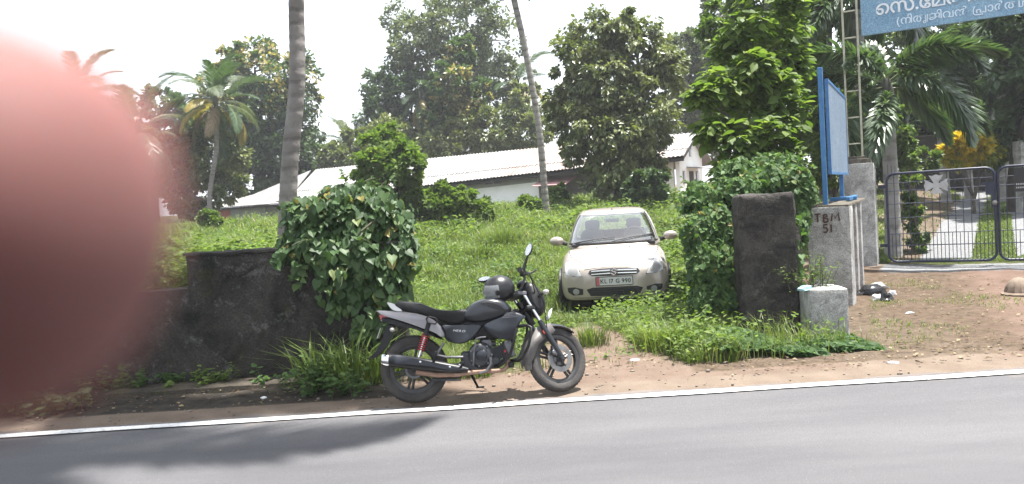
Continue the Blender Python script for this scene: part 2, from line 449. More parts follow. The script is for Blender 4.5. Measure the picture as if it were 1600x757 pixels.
M_paint_white = mat('road_paint', (.58, .58, .57), .7, col2=(.15, .14, .13), nscale=26, ndetail=9., lo=.54, hi=.70, bump=.3, bscale=150)

M_ground, _nt, _b = new_mat('ground')
_L = _nt.links.new; _tc = N(_nt, 'ShaderNodeTexCoord')
def _noise(sc, de=6., ro=.65):
    n = N(_nt, 'ShaderNodeTexNoise', Scale=sc, Detail=de, Roughness=ro); _L(_tc.outputs['Object'], n.inputs['Vector']); return n
_edge = _noise(3.2, 8., .75)
def _zone(attr, colnode, prev, wide=.16):
    a = N(_nt, 'ShaderNodeAttribute', attribute_name=attr)
    s = N(_nt, 'ShaderNodeMath', operation='MULTIPLY_ADD'); s.inputs[1].default_value = 1.1; _L(_edge.outputs['Fac'], s.inputs[0])
    s2 = N(_nt, 'ShaderNodeMath', operation='ADD'); _L(a.outputs['Fac'], s2.inputs[0]); s.inputs[2].default_value = -.55; _L(s.outputs[0], s2.inputs[1])
    mr = N(_nt, 'ShaderNodeMapRange', interpolation_type='SMOOTHSTEP'); mr.inputs['From Min'].default_value = .5 - wide; mr.inputs['From Max'].default_value = .5 + wide
    _L(s2.outputs[0], mr.inputs['Value'])
    mx = N(_nt, 'ShaderNodeMixRGB'); _L(mr.outputs['Result'], mx.inputs['Fac']); _L(prev, mx.inputs['Color1']); _L(colnode, mx.inputs['Color2'])
    return mx.outputs['Color']
def _two(sc, a, b, lo=.35, hi=.65, de=6.):
    n = _noise(sc, de); r = ramp(_nt, [(lo, a), (hi, b)]); _L(n.outputs['Fac'], r.inputs['Fac']); return r.outputs['Color']
_c = _two(2.3, (.125, .096, .074), (.168, .133, .105))                               # pale roadside dirt
_c = _zone('red', _two(1.7, (.092, .060, .045), (.140, .098, .077)), _c, .35)        # redder trodden earth
_c = _zone('litter', _two(9., (.050, .037, .025), (.105, .078, .052), .4, .66), _c, .3)    # dark soil with dry leaves
_c = _zone('grass', _two(6., (.030, .034, .012), (.062, .072, .024)), _c, .25)       # soil under grass
_c = _zone('gravel', _two(26., (.095, .10, .104), (.235, .24, .245), .36, .68), _c, .18)   # crushed stone
_c = _zone('wet', _two(7., (.022, .020, .017), (.055, .047, .038)), _c, .25)         # damp black dirt at the drain
_n4 = _noise(90., 4., .7); _r4 = ramp(_nt, [(.3, (.72, .70, .68)), (.7, (1.2, 1.2, 1.2))]); _L(_n4.outputs['Fac'], _r4.inputs['Fac'])
_m = N(_nt, 'ShaderNodeMixRGB', blend_type='MULTIPLY', Fac=1.); _L(_c, _m.inputs['Color1']); _L(_r4.outputs['Color'], _m.inputs['Color2'])
_L(_m.outputs['Color'], _b.inputs['Base Color']); _b.inputs['Roughness'].default_value = .95; _b.inputs['Specular IOR Level'].default_value = .15
_nb = _noise(34., 8., .72); _bp = N(_nt, 'ShaderNodeBump', Strength=.55, Distance=.025); _L(_nb.outputs['Fac'], _bp.inputs['Height']); _L(_bp.outputs['Normal'], _b.inputs['Normal'])

M_wall_black = mossy('old_wall_plaster', (.054, .049, .043), (.013, .0125, .011), (.16, .157, .15), (.034, .034, .013), 1.3, 1., .56)
M_pier_black = mossy('laterite_pier', (.064, .058, .052), (.020, .0185, .017), (.14, .132, .12), (.068, .062, .023), 2.2, 1., .60)
M_white_old = mossy('limewashed_plaster', (.43, .427, .415), (.18, .175, .165), (.54, .537, .53), (.075, .07, .056), 1.9, .35, .585)
M_white_top = mossy('weathered_top', (.13, .115, .095), (.06, .052, .042), (.26, .25, .23), (.05, .05, .025), 2.2, .5, .5)
M_conc_wet = mossy('damp_concrete', (.075, .062, .046), (.030, .026, .021), (.115, .10, .08), (.045, .045, .02), 1.6, .5, .55)
M_blue_post = mat('blue_post_paint', (.028, .12, .30), .45, col2=(.05, .17, .34), nscale=9)
M_gate_paint = mat('gate_paint', (.008, .012, .032), .4, col2=(.016, .02, .045), nscale=12)
M_steel_cream = mat('cream_angle_steel', (.30, .29, .22), .55, col2=(.42, .41, .33), nscale=8)

# ================================================================ ground, road, line
def inpoly(X, Y, poly):
    r = np.zeros(X.shape, bool); n = len(poly)
    for i in range(n):
        x1, y1 = poly[i]; x2, y2 = poly[(i + 1) % n]
        c = ((y1 > Y) != (y2 > Y)); xi = (x2 - x1) * (Y - y1) / (y2 - y1 + 1e-12) + x1
        r ^= c & (X < xi)
    return r
E1 = Vector((.885, -.465, 0)).normalized(); E2 = Vector((.465, .885, 0)).normalized()
GATE0 = Vector((7.02, 14.7, 0))
def gl(s, t, z=0.): return GATE0 + E1 * s + E2 * t + Vector((0, 0, z))
def gst(X, Y):
    dx, dy = X - GATE0.x, Y - GATE0.y
    return dx * E1.x + dy * E1.y, dx * E2.x + dy * E2.y
def axis(parts):
    out = []
    for a, b, st in parts: out += list(np.arange(a, b - 1e-6, st))
    return np.array(out + [parts[-1][1]])
gx = axis([(-900, -100, 100), (-100, -30, 7), (-30, -9, .9), (-9, 15, .11), (15, 40, .9), (40, 100, 7), (100, 900, 100)])
gy = axis([(-300, -30, 45), (-30, 6.0, 2.4), (6.0, 21, .11), (21, 45, .6), (45, 120, 5), (120, 1200, 120)])
XX, YY = np.meshgrid(gx, gy)
ZZ = H(XX, YY)
_rng = np.random.default_rng(3)
near = sstep(6.9, 7.6, YY) * (1 - sstep(19, 24, YY)) * sstep(-12, -9, XX) * (1 - sstep(14, 17, XX))
wob = .5 * np.sin(XX * 3.1 + 1.3 * np.sin(YY * 2.3)) * np.sin(YY * 3.7 + 1.1 * np.sin(XX * 1.9)) + .5 * np.sin(XX * 7.3 + YY * 2.2) * np.sin(YY * 6.1 - XX * 2.7)
S_, T_ = gst(XX, YY)
beyond = sstep(-.5, 1.5, T_) * sstep(-1.0, 0, S_)
ZZ = ZZ + .018 * wob * near * (1 - .6 * beyond)
ZZ = np.where(YY < 6.75, -.012, ZZ)
poly_grav = [tuple(G(a, b).xy) for a, b in [(1432, 411), (1519, 407), (1528, 350), (1548, 300), (1530, 284), (1478, 284), (1500, 312), (1470, 350)]]
poly_grav2 = [tuple(G(a, b).xy) for a, b in [(1588, 402), (1640, 398), (1630, 320), (1585, 286), (1545, 284), (1576, 310)]]
gravel = np.where(inpoly(XX, YY, poly_grav) | inpoly(XX, YY, poly_grav2), .9, 0.)
gravel = np.maximum(gravel, .92 * ((T_ > -.75) & (T_ < .35) & (S_ > -.1)) * (S_ < 9))
gravel = np.maximum(gravel, .55 * ((T_ > -1.0) & (T_ < -.75) & (S_ > -.1)) * (S_ < 9))
edge = .16 * np.sin(XX * 1.7) + .1 * np.sin(XX * 4.1 + 1)
path = np.clip(1 - np.abs(XX - (.75 + .05 * (YY - 7))) / (1.15 - .28 * (YY - 7.4)).clip(.12), 0, 1) * (YY < 10.2)
grass = .95 * sstep(7.55, 7.95, YY + edge) * (XX < 3.75 + .1 * edge)
grass = np.where((YY > 6.75), grass * (1 - np.clip(path * 2.0, 0, 1)), 0)
inside = (T_ > .3) & (S_ > -.3)
grass = np.where(inside, .85, grass)
grass = np.where((XX > 20) | ((YY > 7.6) & (XX < -6)), .9, grass)
grass = np.where((YY < -6), .9, grass)
poly_soil = [tuple(G(a, b).xy) for a, b in [(1392, 412), (1450, 410), (1478, 350), (1500, 318), (1450, 290), (1400, 300)]]
soil = inpoly(XX, YY, poly_soil)
grass = np.where(soil, 0.05, grass)
litter = np.where(soil, .55, 0.)
litter = np.maximum(litter, .62 * (XX > 3.5) * (1 - sstep(1.0, 2.3, (XX - 3.7) - .45 * (YY - 8))) * (YY > 7.35) * (T_ < -.2))
litter = np.maximum(litter, .62 * (YY > 7.25) * (YY < 7.75) * (XX > 1.6) * (XX < 5.5))
red = .95 * sstep(3.8, 5.2, XX) * (YY > 7.0) * (T_ < -.3) + .5 * (YY > 7.1) * (XX > -2.2) * (XX < 3)
wet = .95 * (XX > -4.2) * (XX < -1.1) * (YY > 7.05) * (YY < 8.2) + .75 * (XX <= -4.2) * (YY > 7.3) * (YY < 9)
ny, nx = XX.shape
idx = np.arange(ny * nx).reshape(ny, nx)
GF = np.stack([idx[:-1, :-1], idx[:-1, 1:], idx[1:, 1:], idx[1:, :-1]], -1).reshape(-1, 4)
ground = obj('ground', mesh_np('ground', np.stack([XX, YY, ZZ], -1).reshape(-1, 3), GF, smooth=True,
             extra=dict(grass=grass.ravel(), gravel=gravel.ravel(), litter=litter.ravel(), red=red.ravel(), wet=wet.ravel())), M_ground)
ground['kind'] = 'structure'

rx = axis([(-400, -14, 20), (-14, 16, .14), (16, 400, 20)])
re = 6.66 + .025 * np.sin(rx * 2.1) + .02 * np.sin(rx * 5.7 + 2) + .012 * np.sin(rx * 13.1)
rows = [np.full_like(rx, v) for v in (-2.2, 0, 3, 5.5)] + [re]
RV = np.stack([np.stack([rx, r, np.full_like(rx, z)], 1) for r, z in zip(rows, (.008, .01, .008, .006, .003))], 0)
n_ = len(rx); ri = np.arange(5 * n_).reshape(5, n_)
road = obj('road', mesh_np('road', RV.reshape(-1, 3), np.stack([ri[:-1, :-1], ri[:-1, 1:], ri[1:, 1:], ri[1:, :-1]], -1).reshape(-1, 4)), M_asphalt)
road['kind'] = 'structure'
la = 6.435 + .006 * np.sin(rx * 3.3) ; lb = 6.558 + .007 * np.sin(rx * 4.9 + 1)
LV = np.concatenate([np.stack([rx, la, np.full_like(rx, .0145)], 1), np.stack([rx, lb, np.full_like(rx, .0125)], 1)])
li = np.arange(2 * n_).reshape(2, n_)
line = obj('road_edge_line', mesh_np('road_edge_line', LV, np.stack([li[0, :-1], li[0, 1:], li[1, 1:], li[1, :-1]], -1)), M_paint_white)
line['kind'] = 'structure'

# ================================================================ rough masonry
from mathutils import noise as mnoise
def rough_box(o, ux, uy, dims, res=.06, amp=.012, sc=3.0, chamfer=.02, taper=0.):
    """box from corner o along ux, uy and up, cut fine and roughened"""
    n = [max(1, int(d / res)) for d in dims]; V = []; F = []; key = {}
    def vid(a, b, c):
        k = (a, b, c)
        if k not in key:
            p = Vector((dims[0] * a / n[0], dims[1] * b / n[1], dims[2] * c / n[2]))
            e = sum([a in (0, n[0]), b in (0, n[1]), c == n[2]])
            if e >= 2:
                if a == 0: p.x += chamfer
                if a == n[0]: p.x -= chamfer
                if b == 0: p.y += chamfer
                if b == n[1]: p.y -= chamfer
                if c == n[2]: p.z -= chamfer * .6
            if taper: p.x = dims[0] / 2 + (p.x - dims[0] / 2) * (1 - taper * p.z / dims[2])
            q = o + ux * p.x + uy * p.y + Vector((0, 0, p.z))
            d = mnoise.noise_vector(q * sc) * amp + mnoise.noise_vector(q * sc * 4) * amp * .45
            key[k] = len(V); V.append(q + d)
        return key[k]
    for a in range(n[0]):
        for b in range(n[1]):
            F.append((vid(a, b, n[2]), vid(a + 1, b, n[2]), vid(a + 1, b + 1, n[2]), vid(a, b + 1, n[2])))
    for a in range(n[0]):
        for c in range(n[2]):
            F.append((vid(a, 0, c), vid(a + 1, 0, c), vid(a + 1, 0, c + 1), vid(a, 0, c + 1)))
            F.append((vid(a + 1, n[1], c), vid(a, n[1], c), vid(a, n[1], c + 1), vid(a + 1, n[1], c + 1)))
    for b in range(n[1]):
        for c in range(n[2]):
            F.append((vid(0, b + 1, c), vid(0, b, c), vid(0, b, c + 1), vid(0, b + 1, c + 1)))
            F.append((vid(n[0], b, c), vid(n[0], b + 1, c), vid(n[0], b + 1, c + 1), vid(n[0], b, c + 1)))
    mb = MB(); mb.v = [tuple(p) for p in V]; mb.f = F
    return mb
ex, ey = Vector((1, 0, 0)), Vector((0, 1, 0))
# the long compound wall behind the motorcycle
lw = thing('compound_wall', 'long black mossy compound wall with a stepped top behind the motorcycle, draped by the heart leaved creeper', 'wall', (-3.4, 8.2, 0))
rough_box(Vector((-3.42, 8.2, 1.0)), ex, ey, (2.25, .25, .352), .05, .014, 3, .012).obj('tall_section', M_wall_black, lw, True, smooth=50)
rough_box(Vector((-9.62, 8.2, -.1)), ex, ey, (8.45, .25, 1.1), .05, .014, 3, .0).obj('low_section', M_wall_black, lw, True, smooth=50)
rough_box(Vector((-3.44, 8.18, 1.34)), ex, ey, (2.28, .29, .03), .04, .014, 5, .01).obj('coping', M_wall_black, lw, True, smooth=50)
ap = rough_box(Vector((-4.15, 7.72, -.05)), ex, ey, (2.6, .42, .10), .06, .012, 3, .015).obj('drain_slab', M_conc_wet, None, smooth=50)
tag(ap, 'damp brown concrete strip along the foot of the black wall', 'slab')
# dark pier
pr = rough_box(P(1163, 516, 9.12) * 1.0 - Vector((0, 0, .12)), Vector((.995, -.10, 0)), Vector((-.02, 1, 0)), (.655, .32, 1.69), .03, .02, 5, .02, .03).obj('stone_pier', M_pier_black, None, smooth=50)
tag(pr, 'tall black rough masonry pier wrapped by creeper beside the white walls', 'pier')
dw = rough_box(Vector((3.27, 9.3, -.1)), Vector((.93, .36, 0)).normalized(), Vector((-.36, .93, 0)).normalized(), (.22, .2, 1.42), .07, .012).obj('old_wall', M_pier_black, None, smooth=50)
tag(dw, 'short dark wall joining the black pier to the white written wall end', 'wall')

# white side wall with the written pier end, gate pillar and block
T0 = P(1259, 326, 10.85); T0.z = 0
sw = thing('side_wall', 'whitewashed wall with dark lettering on its end pier running back to the gate', 'wall', T0)
pier = rough_box(T0 - Vector((0, 0, .1)), E1, E2, (.56, .55, 1.46), .06, .006, 3, .012).obj('end_pier', M_white_old, sw, True, smooth=50)
rough_box(T0 + E1 * .16 + E2 * .56 - Vector((0, 0, .1)), E1, E2, (.30, 3.25, 1.45), .08, .006, 3, .01).obj('wall_panel', M_white_old, sw, True, smooth=50)
for k, (a, b_, hh) in enumerate([(1.35, .32, 1.47), (2.35, .26, 1.48)]):
    rough_box(T0 + E1 * .14 + E2 * a - Vector((0, 0, .1)), E1, E2, (.40, b_, hh), .08, .006, 3, .01).obj('buttress', M_white_old, sw, True, smooth=50)
rough_box(T0 + E1 * .02 + E2 * .02 + Vector((0, 0, 1.355)), E1, E2, (.53, 3.75, .03), .07, .006, 4, .006).obj('wall_top', M_white_top, sw, True, smooth=50)
# painted TBM / 51
fr = Matrix((E1, Vector((0, 0, 1)), -E2)).transposed().to_4x4(); fr.translation = T0 + Vector((0, 0, 0)) - E2 * .012
lt = MB()
def sl(pts, ox, oy, s): stroke(lt, [(ox + a * s, oy + b * s) for a, b in pts], .023, fr, .005)
s_ = .105
sl([(0, 1), (.75, 1.04)], .11, 1.16, s_); sl([(.36, 1.02), (.38, 0)], .11, 1.16, s_)
sl([(0, 0), (.03, 1)], .225, 1.155, s_); sl([(.03, 1), (.4, .95), (.45, .75), (.05, .52), (.5, .4), (.52, .12), (.3, -.02), (0, 0)], .225, 1.155, s_)
sl([(0, 0), (.12, 1), (.45, .35), (.85, 1.05), (.95, 0)], .325, 1.165, s_)
sl([(.55, 1), (.1, 1), (.06, .58), (.4, .6), (.55, .32), (.4, .02), (0, .04)], .215, 1.015, s_)
sl([(0, 1), (.04, 0)], .315, 1.015, s_)
M_red_paint = mat('dark_red_paint', (.075, .035, .03), .7)
lt.obj('lettering', M_red_paint, sw, True)
bp_ = P(1267, 528, 8.62); bp_.z = -.08
blk = rough_box(bp_, Vector((.992, -.12, 0)), Vector((.12, .992, 0)), (.425, .5, .60), .045, .007, 4, .012).obj('concrete_block', M_white_old, None, smooth=50)
tag(blk, 'low stained white plaster block at the foot of the written wall end', 'block')
# gate pillars
def gate_pillar(p, label, w_=.62, hh=2.02):
    t = thing('gate_pillar', label, 'pillar', p)
    rough_box(p - Vector((0, 0, .2)), E1, E2, (w_, w_, hh + .2), .07, .006, 3, .012).obj('shaft', M_white_old, t, True, smooth=50)
    c = p + E1 * (-.03 + .05) + E2 * .02
    rough_box(p + E1 * .04 + E2 * .04 + Vector((0, 0, hh - .004)), E1, E2, (w_ - .08, w_ - .08, .09), .06, .004, 4, .01).obj('cap', M_white_top, t, True, smooth=50)
    rough_box(p + E1 * .12 + E2 * .12 + Vector((0, 0, hh + .08)), E1, E2, (w_ - .24, w_ - .24, .06), .06, .004, 4, .01).obj('cap', M_white_top, t, True, smooth=50)
    return t
GP = gl(-.80, -.05)
gate_pillar(GP, 'grey white gate pillar with stepped cap carrying the cream steel ladder column')
gate_pillar(gl(3.72, -.05), 'second whitewashed gate pillar at the far side of the gate')

# ================================================================ gate
def tube_part(name, parent, pts, r, m, n=7, world=True):
    mb = MB(); mb.tube(pts, r, n); return mb.obj(name, m, parent, world, smooth=60)
def gate_leaf(s0, w_, label, z0=.14, hh=1.64, latch=True):
    t = thing('metal_gate', label, 'gate', gl(s0, 0, .1), group='leaves of the dark metal gate')
    zb = z0; zt = z0 + hh; r = .024; rc = .14; pts = []
    def arc(cx, cz, a0): return [gl(cx + rc * math.cos(a), 0, cz + rc * math.sin(a)) for a in np.linspace(a0, a0 + PI / 2, 5)]
    pts = arc(s0 + w_ - rc, zt - rc, 0) + arc(s0 + rc, zt - rc, PI / 2) + arc(s0 + rc, zb + rc, PI) + arc(s0 + w_ - rc, zb + rc, 1.5 * PI)
    pts += pts[:2]
    tube_part('frame', t, pts, r, M_gate_paint, 8)
    nb = 14
    bar = None
    for k in range(1, nb):
        s = s0 + w_ * k / nb
        tube_part('bar', t, [gl(s, 0, zb + .02), gl(s, 0, zt - .02)], .007, M_gate_paint, 5)
    for k, zz in enumerate((.30, .52, .82, 1.08, 1.32, 1.47)):
        tube_part('rail', t, [gl(s0 + .02, .012, zb + zz), gl(s0 + w_ - .02, .012, zb + zz)], .007 if k not in (0, 3) else .009, M_gate_paint, 5)
    for k in range(nb):
        s = s0 + w_ * (k + .5) / nb
        tube_part('short_bar', t, [gl(s, .006, zb + .02), gl(s, .006, zb + .52)], .006, M_gate_paint, 5)
    return t
ga = gate_leaf(.02, 1.72, 'dark metal gate leaf of thin bars with a white cross ornament, next to the pillar')
gb = gate_leaf(1.79, 1.72, 'dark metal gate leaf at the photo\'s right edge with a black notice board')
mb = MB()
for k in range(4): mb.tube([gl(.05 + .06 * k, 0, 1.75), gl(.05 + .06 * k, 0, 1.96 - .02 * k)], [.007, .003], 5)
mb.obj('spike', M_gate_paint, ga, True)
fg = Matrix((E1, Vector((0, 0, 1)), -E2)).transposed().to_4x4(); fg.translation = gl(0, -.03, 0)
# white cross ornament with flared arms
M_white_paint = mat('white_enamel', (.40, .40, .40), .5, col2=(.3, .3, .3), nscale=9)
cr = []
for k in range(4):
    a = k * PI / 2
    for (x, y) in [(.035, .035), (.10, .20), (0, .17), (-.10, .20)]:
        cr.append((x * math.cos(a) + y * math.sin(a), -x * math.sin(a) + y * math.cos(a)))
cr2 = []
mb = MB()
for k in range(4):
    a = -k * PI / 2; c_, s2 = math.cos(a), math.sin(a)
    pl = [(.03, 0), (.045, .06), (.12, .19), (.06, .175), (0, .20), (-.06, .175), (-.12, .19), (-.045, .06), (-.03, 0)]
    if k == 2: pl = [(x, y * .8) for x, y in pl]
    q = [(x * c_ - y * s2, x * s2 + y * c_) for x, y in pl]; n0 = len(q)
    V = [(x + .83, y + 1.52, -.006 - .001 * k) for x, y in q] + [(x + .83, y + 1.52, .014 + .001 * k) for x, y in q]
    F = [tuple(range(n0 - 1, -1, -1)), tuple(range(n0, 2 * n0))] + [(i, (i + 1) % n0, (i + 1) % n0 + n0, i + n0) for i in range(n0)]
    mb.add(V, F, fg)
mb.obj('cross_ornament', M_white_paint, ga, True)
mb = MB(); mb.box((1.66, 1.40, .02), (.13, .20, .02), fg); mb.box((1.64, 1.50, .02), (.22, .05, .018), fg); mb.box((1.70, 1.22, .02), (.05, .3, .016), fg)
mb.obj('latch', M_gate_paint, ga, True)
mb = MB(); mb.ball((1.725, 1.16, .05), (.045, .045, .03), 10, 6, fg); mb.obj('padlock', mat('brass_lock', (.25, .24, .22), .4, .7), ga, True, smooth=60)
M_black_board = mat('black_board', (.012, .013, .015), .5)
mb = MB(); mb.box((2.14, 1.54, .03), (.22, .42, .018), fg); nb_ = mb.obj('notice_board', M_black_board, gb, True)
mb = MB()
for y, x0, x1 in ((1.46, 2.06, 2.2), (1.40, 2.06, 2.17)):
    x = x0
    while x < x1: mb.box((x, y, .0405), (.016, .028, .002), fg); x += .026
mb.box((2.76, 1.3, .02), (.02, .02, .01), fg)
mb.obj('latch', M_white_paint, gb, True).name = 'small_print'
for gx_, zz in ((-.045, .45), (-.045, 1.55)):
    mb = MB(); mb.box((gx_ - .02, zz, -.02), (.13, .06, .03), fg); mb.obj('hinge', M_gate_paint, ga, True)

# ================================================================ blue notice board seen edge-on, on the white wall
sb = thing('notice_sign', 'faded blue metal notice board on two blue posts standing on the white wall', 'sign', T0 + E2 * .3 + Vector((0, 0, 1.38)))
def wl(a, s, z): return T0 + E1 * a + E2 * s + Vector((0, 0, z))
def square_bar(name, a, b, w_, m, parent):
    a = Vector(a); b = Vector(b); z = (b - a).normalized(); x = E1 - z * E1.dot(z)
    if x.length < .1: x = E2 - z * E2.dot(z)
    x.normalize(); y = z.cross(x)
    M_ = Matrix((x, y, z)).transposed().to_4x4(); M_.translation = (a + b) / 2
    mb = MB(); mb.box((0, 0, 0), (w_, w_, (b - a).length), M_); return mb.obj(name, m, parent, True, bevel=w_ * .12)
square_bar('post', wl(.24, .18, 1.38), wl(.24, .18, 3.27), .065, M_blue_post, sb)
square_bar('post', wl(.27, 2.35, 1.38), wl(.27, 2.35, 3.2), .065, M_blue_post, sb)
square_bar('base_rail', wl(.10, 2.2, 1.42), wl(.50, 2.2, 1.42), .06, M_blue_post, sb)
square_bar('base_rail', wl(.42, 1.5, 1.425), wl(.42, 3.1, 1.425), .06, M_blue_post, sb)
M_board = mossy('faded_blue_sheet', (.15, .205, .265), (.125, .175, .24), (.20, .255, .305), (.16, .08, .07), 1.1, .08, .70)
mb = MB(); mb.box((0, 0, 0), (.03, 2.75, 1.28)); 
Mb_ = Matrix((E1, E2, Vector((0, 0, 1)))).transposed().to_4x4(); Mb_.translation = wl(.31, 1.62, 2.46)
for v in range(len(mb.v)): mb.v[v] = tuple(Mb_ @ Vector(mb.v[v]))
mb.obj('board', M_board, sb, True, bevel=.006)
mb = MB()
for zz in (-.64, .64): mb.box((0, 0, zz), (.045, 2.79, .035), Mb_)
for yy in (-1.385, 1.385): mb.box((0, yy, 0), (.045, .03, 1.24), Mb_)
mb.obj('board_frame', M_blue_post, sb, True)

# ================================================================ ladder column and blue banner over the gate
lc = thing('lattice_column', 'cream steel ladder column standing on the gate pillar beside the blue banner', 'column', GP + Vector((0, 0, 2.16)))
def cl(s, t, z): return GP + E1 * s + E2 * t + Vector((0, 0, z))
for s in (.17, .42):
    square_bar('upright', cl(s, .2, 2.12), cl(s, .2, 6.6), .035, M_steel_cream, lc)
for k in range(9):
    square_bar('rung', cl(.195, .2, 2.4 + .5 * k), cl(.395, .2, 2.4 + .5 * k), .025, M_steel_cream, lc)
BZ = 4.40
bl = thing('arch_banner', 'pale blue sign board with raised white lettering spanning above the gate', 'banner', cl(.55, .2, BZ))
M_banner = mossy('pale_blue_paint', (.215, .345, .47), (.175, .30, .43), (.27, .40, .515), (.165, .28, .40), 1.3, .05, .6)
_fb = Matrix((E1, Vector((0, 0, 1)), -E2)).transposed().to_4x4(); _fb.translation = cl(.49, .16, BZ)
mb = MB(); mb.box((2.2, .8, -.04), (4.4, 1.6, .05), _fb); mb.obj('board', M_banner, bl, True, bevel=.012)
M_letter = mat('letter_white', (.74, .76, .80), .5, col2=(.60, .64, .70), nscale=12)
M_letter2 = mat('letter_pale', (.58, .68, .78), .6)
M_letter_side = mat('letter_side', (.12, .13, .22), .6)
def write(glyphs, seq, size, x, y, gap, frame, parent, m, name='lettering', shear=0.):
    """seq entries: char, or (char, dx, dy) placed over the previous one, or ('stroke', pts, width)"""
    out = MB()
    last = x; lw_ = 0
    for it in seq:
        if it == ' ': x += size * .38; continue
        if isinstance(it, tuple) and it[0] == 'stroke':
            stroke(out, [(x + a * size, y + b * size) for a, b in it[1]], size * .085, frame, .008 if size > .16 else .004); x += it[2] * size + gap; continue
        over = isinstance(it, tuple); ch = it[0] if over else it
        me, wd = glyphs[ch]; n = len(me.vertices); co = np.empty(n * 3, np.float32); me.vertices.foreach_get('co', co); co = co.reshape(-1, 3)
        sxc = it[3] if over and len(it) > 3 else 1.
        px = (last + it[1] * size) if over else x; py = y + (it[2] * size if over else 0)
        V = [(px + p[0] * size * sxc, py + p[1] * size, p[2] * (1 if size > .16 else .6)) for p in co]
        out.add(V, [tuple(p.vertices) for p in me.polygons], frame)
        if not over: last = x; x += wd * size + gap
        elif len(it) > 4: x = px + wd * size * sxc + gap
    out.obj(name, m, parent, True, fix=False)
    return x
YA = ('stroke', [(0, .5), (.02, .1), (-.02, -.16), (-.16, -.2), (-.2, -.02), (-.05, .02), (.1, -.12), (.16, .2), (.15, .52)], .2)
RA = ('stroke', [(.72, -.14), (.1, -.14), (0, 0), (-.02, .3), (.05, .52), (.14, .6)], .1)
fbt = _fb.copy(); fbt.translation = cl(.49, .16, BZ) - E2 * -.004
fbt.translation = cl(.49, .16, BZ) + (-E2) * -.012
line1 = ['െ', 'സ', '.', 'േ', 'മ', 'ര', ('ീ', .62, 0, 1., 1), 'സ', ('്', .62, 0), ' ', 'എ', 'ത', YA, ('ൂ', .9, -.1), 'ഗ', 'മ']
line2 = ['(', 'ന', ('ി', .55, 0, 1., 1), 'ത', YA, 'ജ', ('ി', .62, 0, 1., 1), 'വ', 'ൻ', ' ', RA, 'പ', 'ാ', 'ർ', 'ത', 'ഥ', 'ന', 'ാ']
write(GL_BIG, line1, .34, .26, .345, .016, fbt, bl, M_letter)
write(GL_SMALL, line2, .20, .60, .115, .016, fbt, bl, M_letter2)
# ================================================================ the long shed
U = Vector((-.899, .438, 0)).normalized(); NN = Vector((.438, .899, 0)).normalized()
ER = P(1068, 245, 38.0)
def s_of(px, w=.0, py=300):
    d = ray(px, py); o = ER + NN * w
    # CAM + k d = o + s U  in plan
    a = Matrix(((d.x, -U.x), (d.y, -U.y))); r = a.inverted() @ Vector((o.x - CAM.x, o.y - CAM.y)); return r[1]
SL = s_of(445); WR = 3.1
eL = ER + U * SL; eLz = P(445, 317, eL.y).z
rR = ER + NN * WR; rRz = P(1090, 208, rR.y).z
rL = eL + NN * WR; rLz = P(486, 266, rL.y).z
def roofpt(s, w, dz=0.):
    a = s / SL; ze = ER.z * (1 - a) + eLz * a; zr = rRz * (1 - a) + rLz * a
    p = ER + U * s + NN * w; q = abs(w) / WR if w <= WR else (2 * WR - w) / WR
    p.z = ze + (zr - ze) * q + dz; return p
def shpt(s, w, z): p = ER + U * s + NN * w; p.z = z; return p
M_roof_white = mat('bright_roof_sheet', (.29, .29, .29), .5, .0, col2=(.15, .13, .115), nscale=1.1, ndetail=7., lo=.42, hi=.8)
M_roof_grey = mat('weathered_roof_sheet', (.15, .145, .14), .6, col2=(.24, .23, .22), nscale=1.6)
M_roof_brown = mat('stained_roof_sheet', (.17, .125, .105), .65, col2=(.30, .27, .25), nscale=1.2)
M_dark_wood = mat('dark_eave', (.022, .019, .018), .8)
M_wall_white = mat('shed_white_wall', (.82, .83, .82), .8, col2=(.70, .71, .70), nscale=1.1, lo=.45, hi=.8)
M_wall_cream = mat('shed_cream_wall', (.62, .63, .56), .8, col2=(.50, .50, .45), nscale=1.1)
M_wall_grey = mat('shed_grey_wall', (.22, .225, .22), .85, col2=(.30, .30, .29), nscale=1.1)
M_shade_wall = mat('shed_shaded_wall', (.16, .16, .15), .85, col2=(.22, .21, .2), nscale=2)  # shade of the porch recess put into a darker wall colour, lean-to too
M_red_panel = mat('red_oxide_panel', (.27, .055, .04), .6, col2=(.33, .09, .06), nscale=3)
M_glass_dark = mat('dark_window_glass', (.012, .014, .016), .12)
M_awning = mat('pink_awning', (.50, .26, .25), .6, col2=(.42, .24, .24), nscale=5)
sh = thing('long_shed', 'long low shed with bright corrugated metal roof at the back of the plot', 'shed', (ER.x, ER.y, 1.6))
nsh = int(SL / 1.0)
def roof_sheet(s0, wd, w0, w1, m, lift=0., waves=5):
    mb = MB(); n = waves * 6; V = []; F = []
    for k in range(n + 1):
        a = k / n; dz = .022 * math.sin(2 * PI * waves * a) + lift
        V += [roofpt(s0 + wd * a, w0, dz), roofpt(s0 + wd * a, w1, dz)]
    for k in range(n): F.append((2 * k, 2 * k + 2, 2 * k + 3, 2 * k + 1))
    mb.add(V, F); return mb.obj('roof_sheet', m, sh, True, fix=False, smooth=50)
rr_ = random.Random(5)
wd = SL / nsh
for k in range(nsh):
    brown = k * wd < 9.5
    roof_sheet(k * wd - .02, wd + .04, -.12, 1.05, M_roof_brown if brown else M_roof_grey, .0)
    roof_sheet(k * wd - .02, wd + .04, .98, WR + .02, M_roof_brown if brown and rr_.random() < .6 else M_roof_white, .035 + .01 * rr_.random())
mb = MB(); V = [roofpt(-.05, WR), roofpt(SL, WR), roofpt(SL, 2 * WR + .6), roofpt(-.05, 2 * WR + .6)]; V = V + [v - Vector((0, 0, .05)) for v in V]
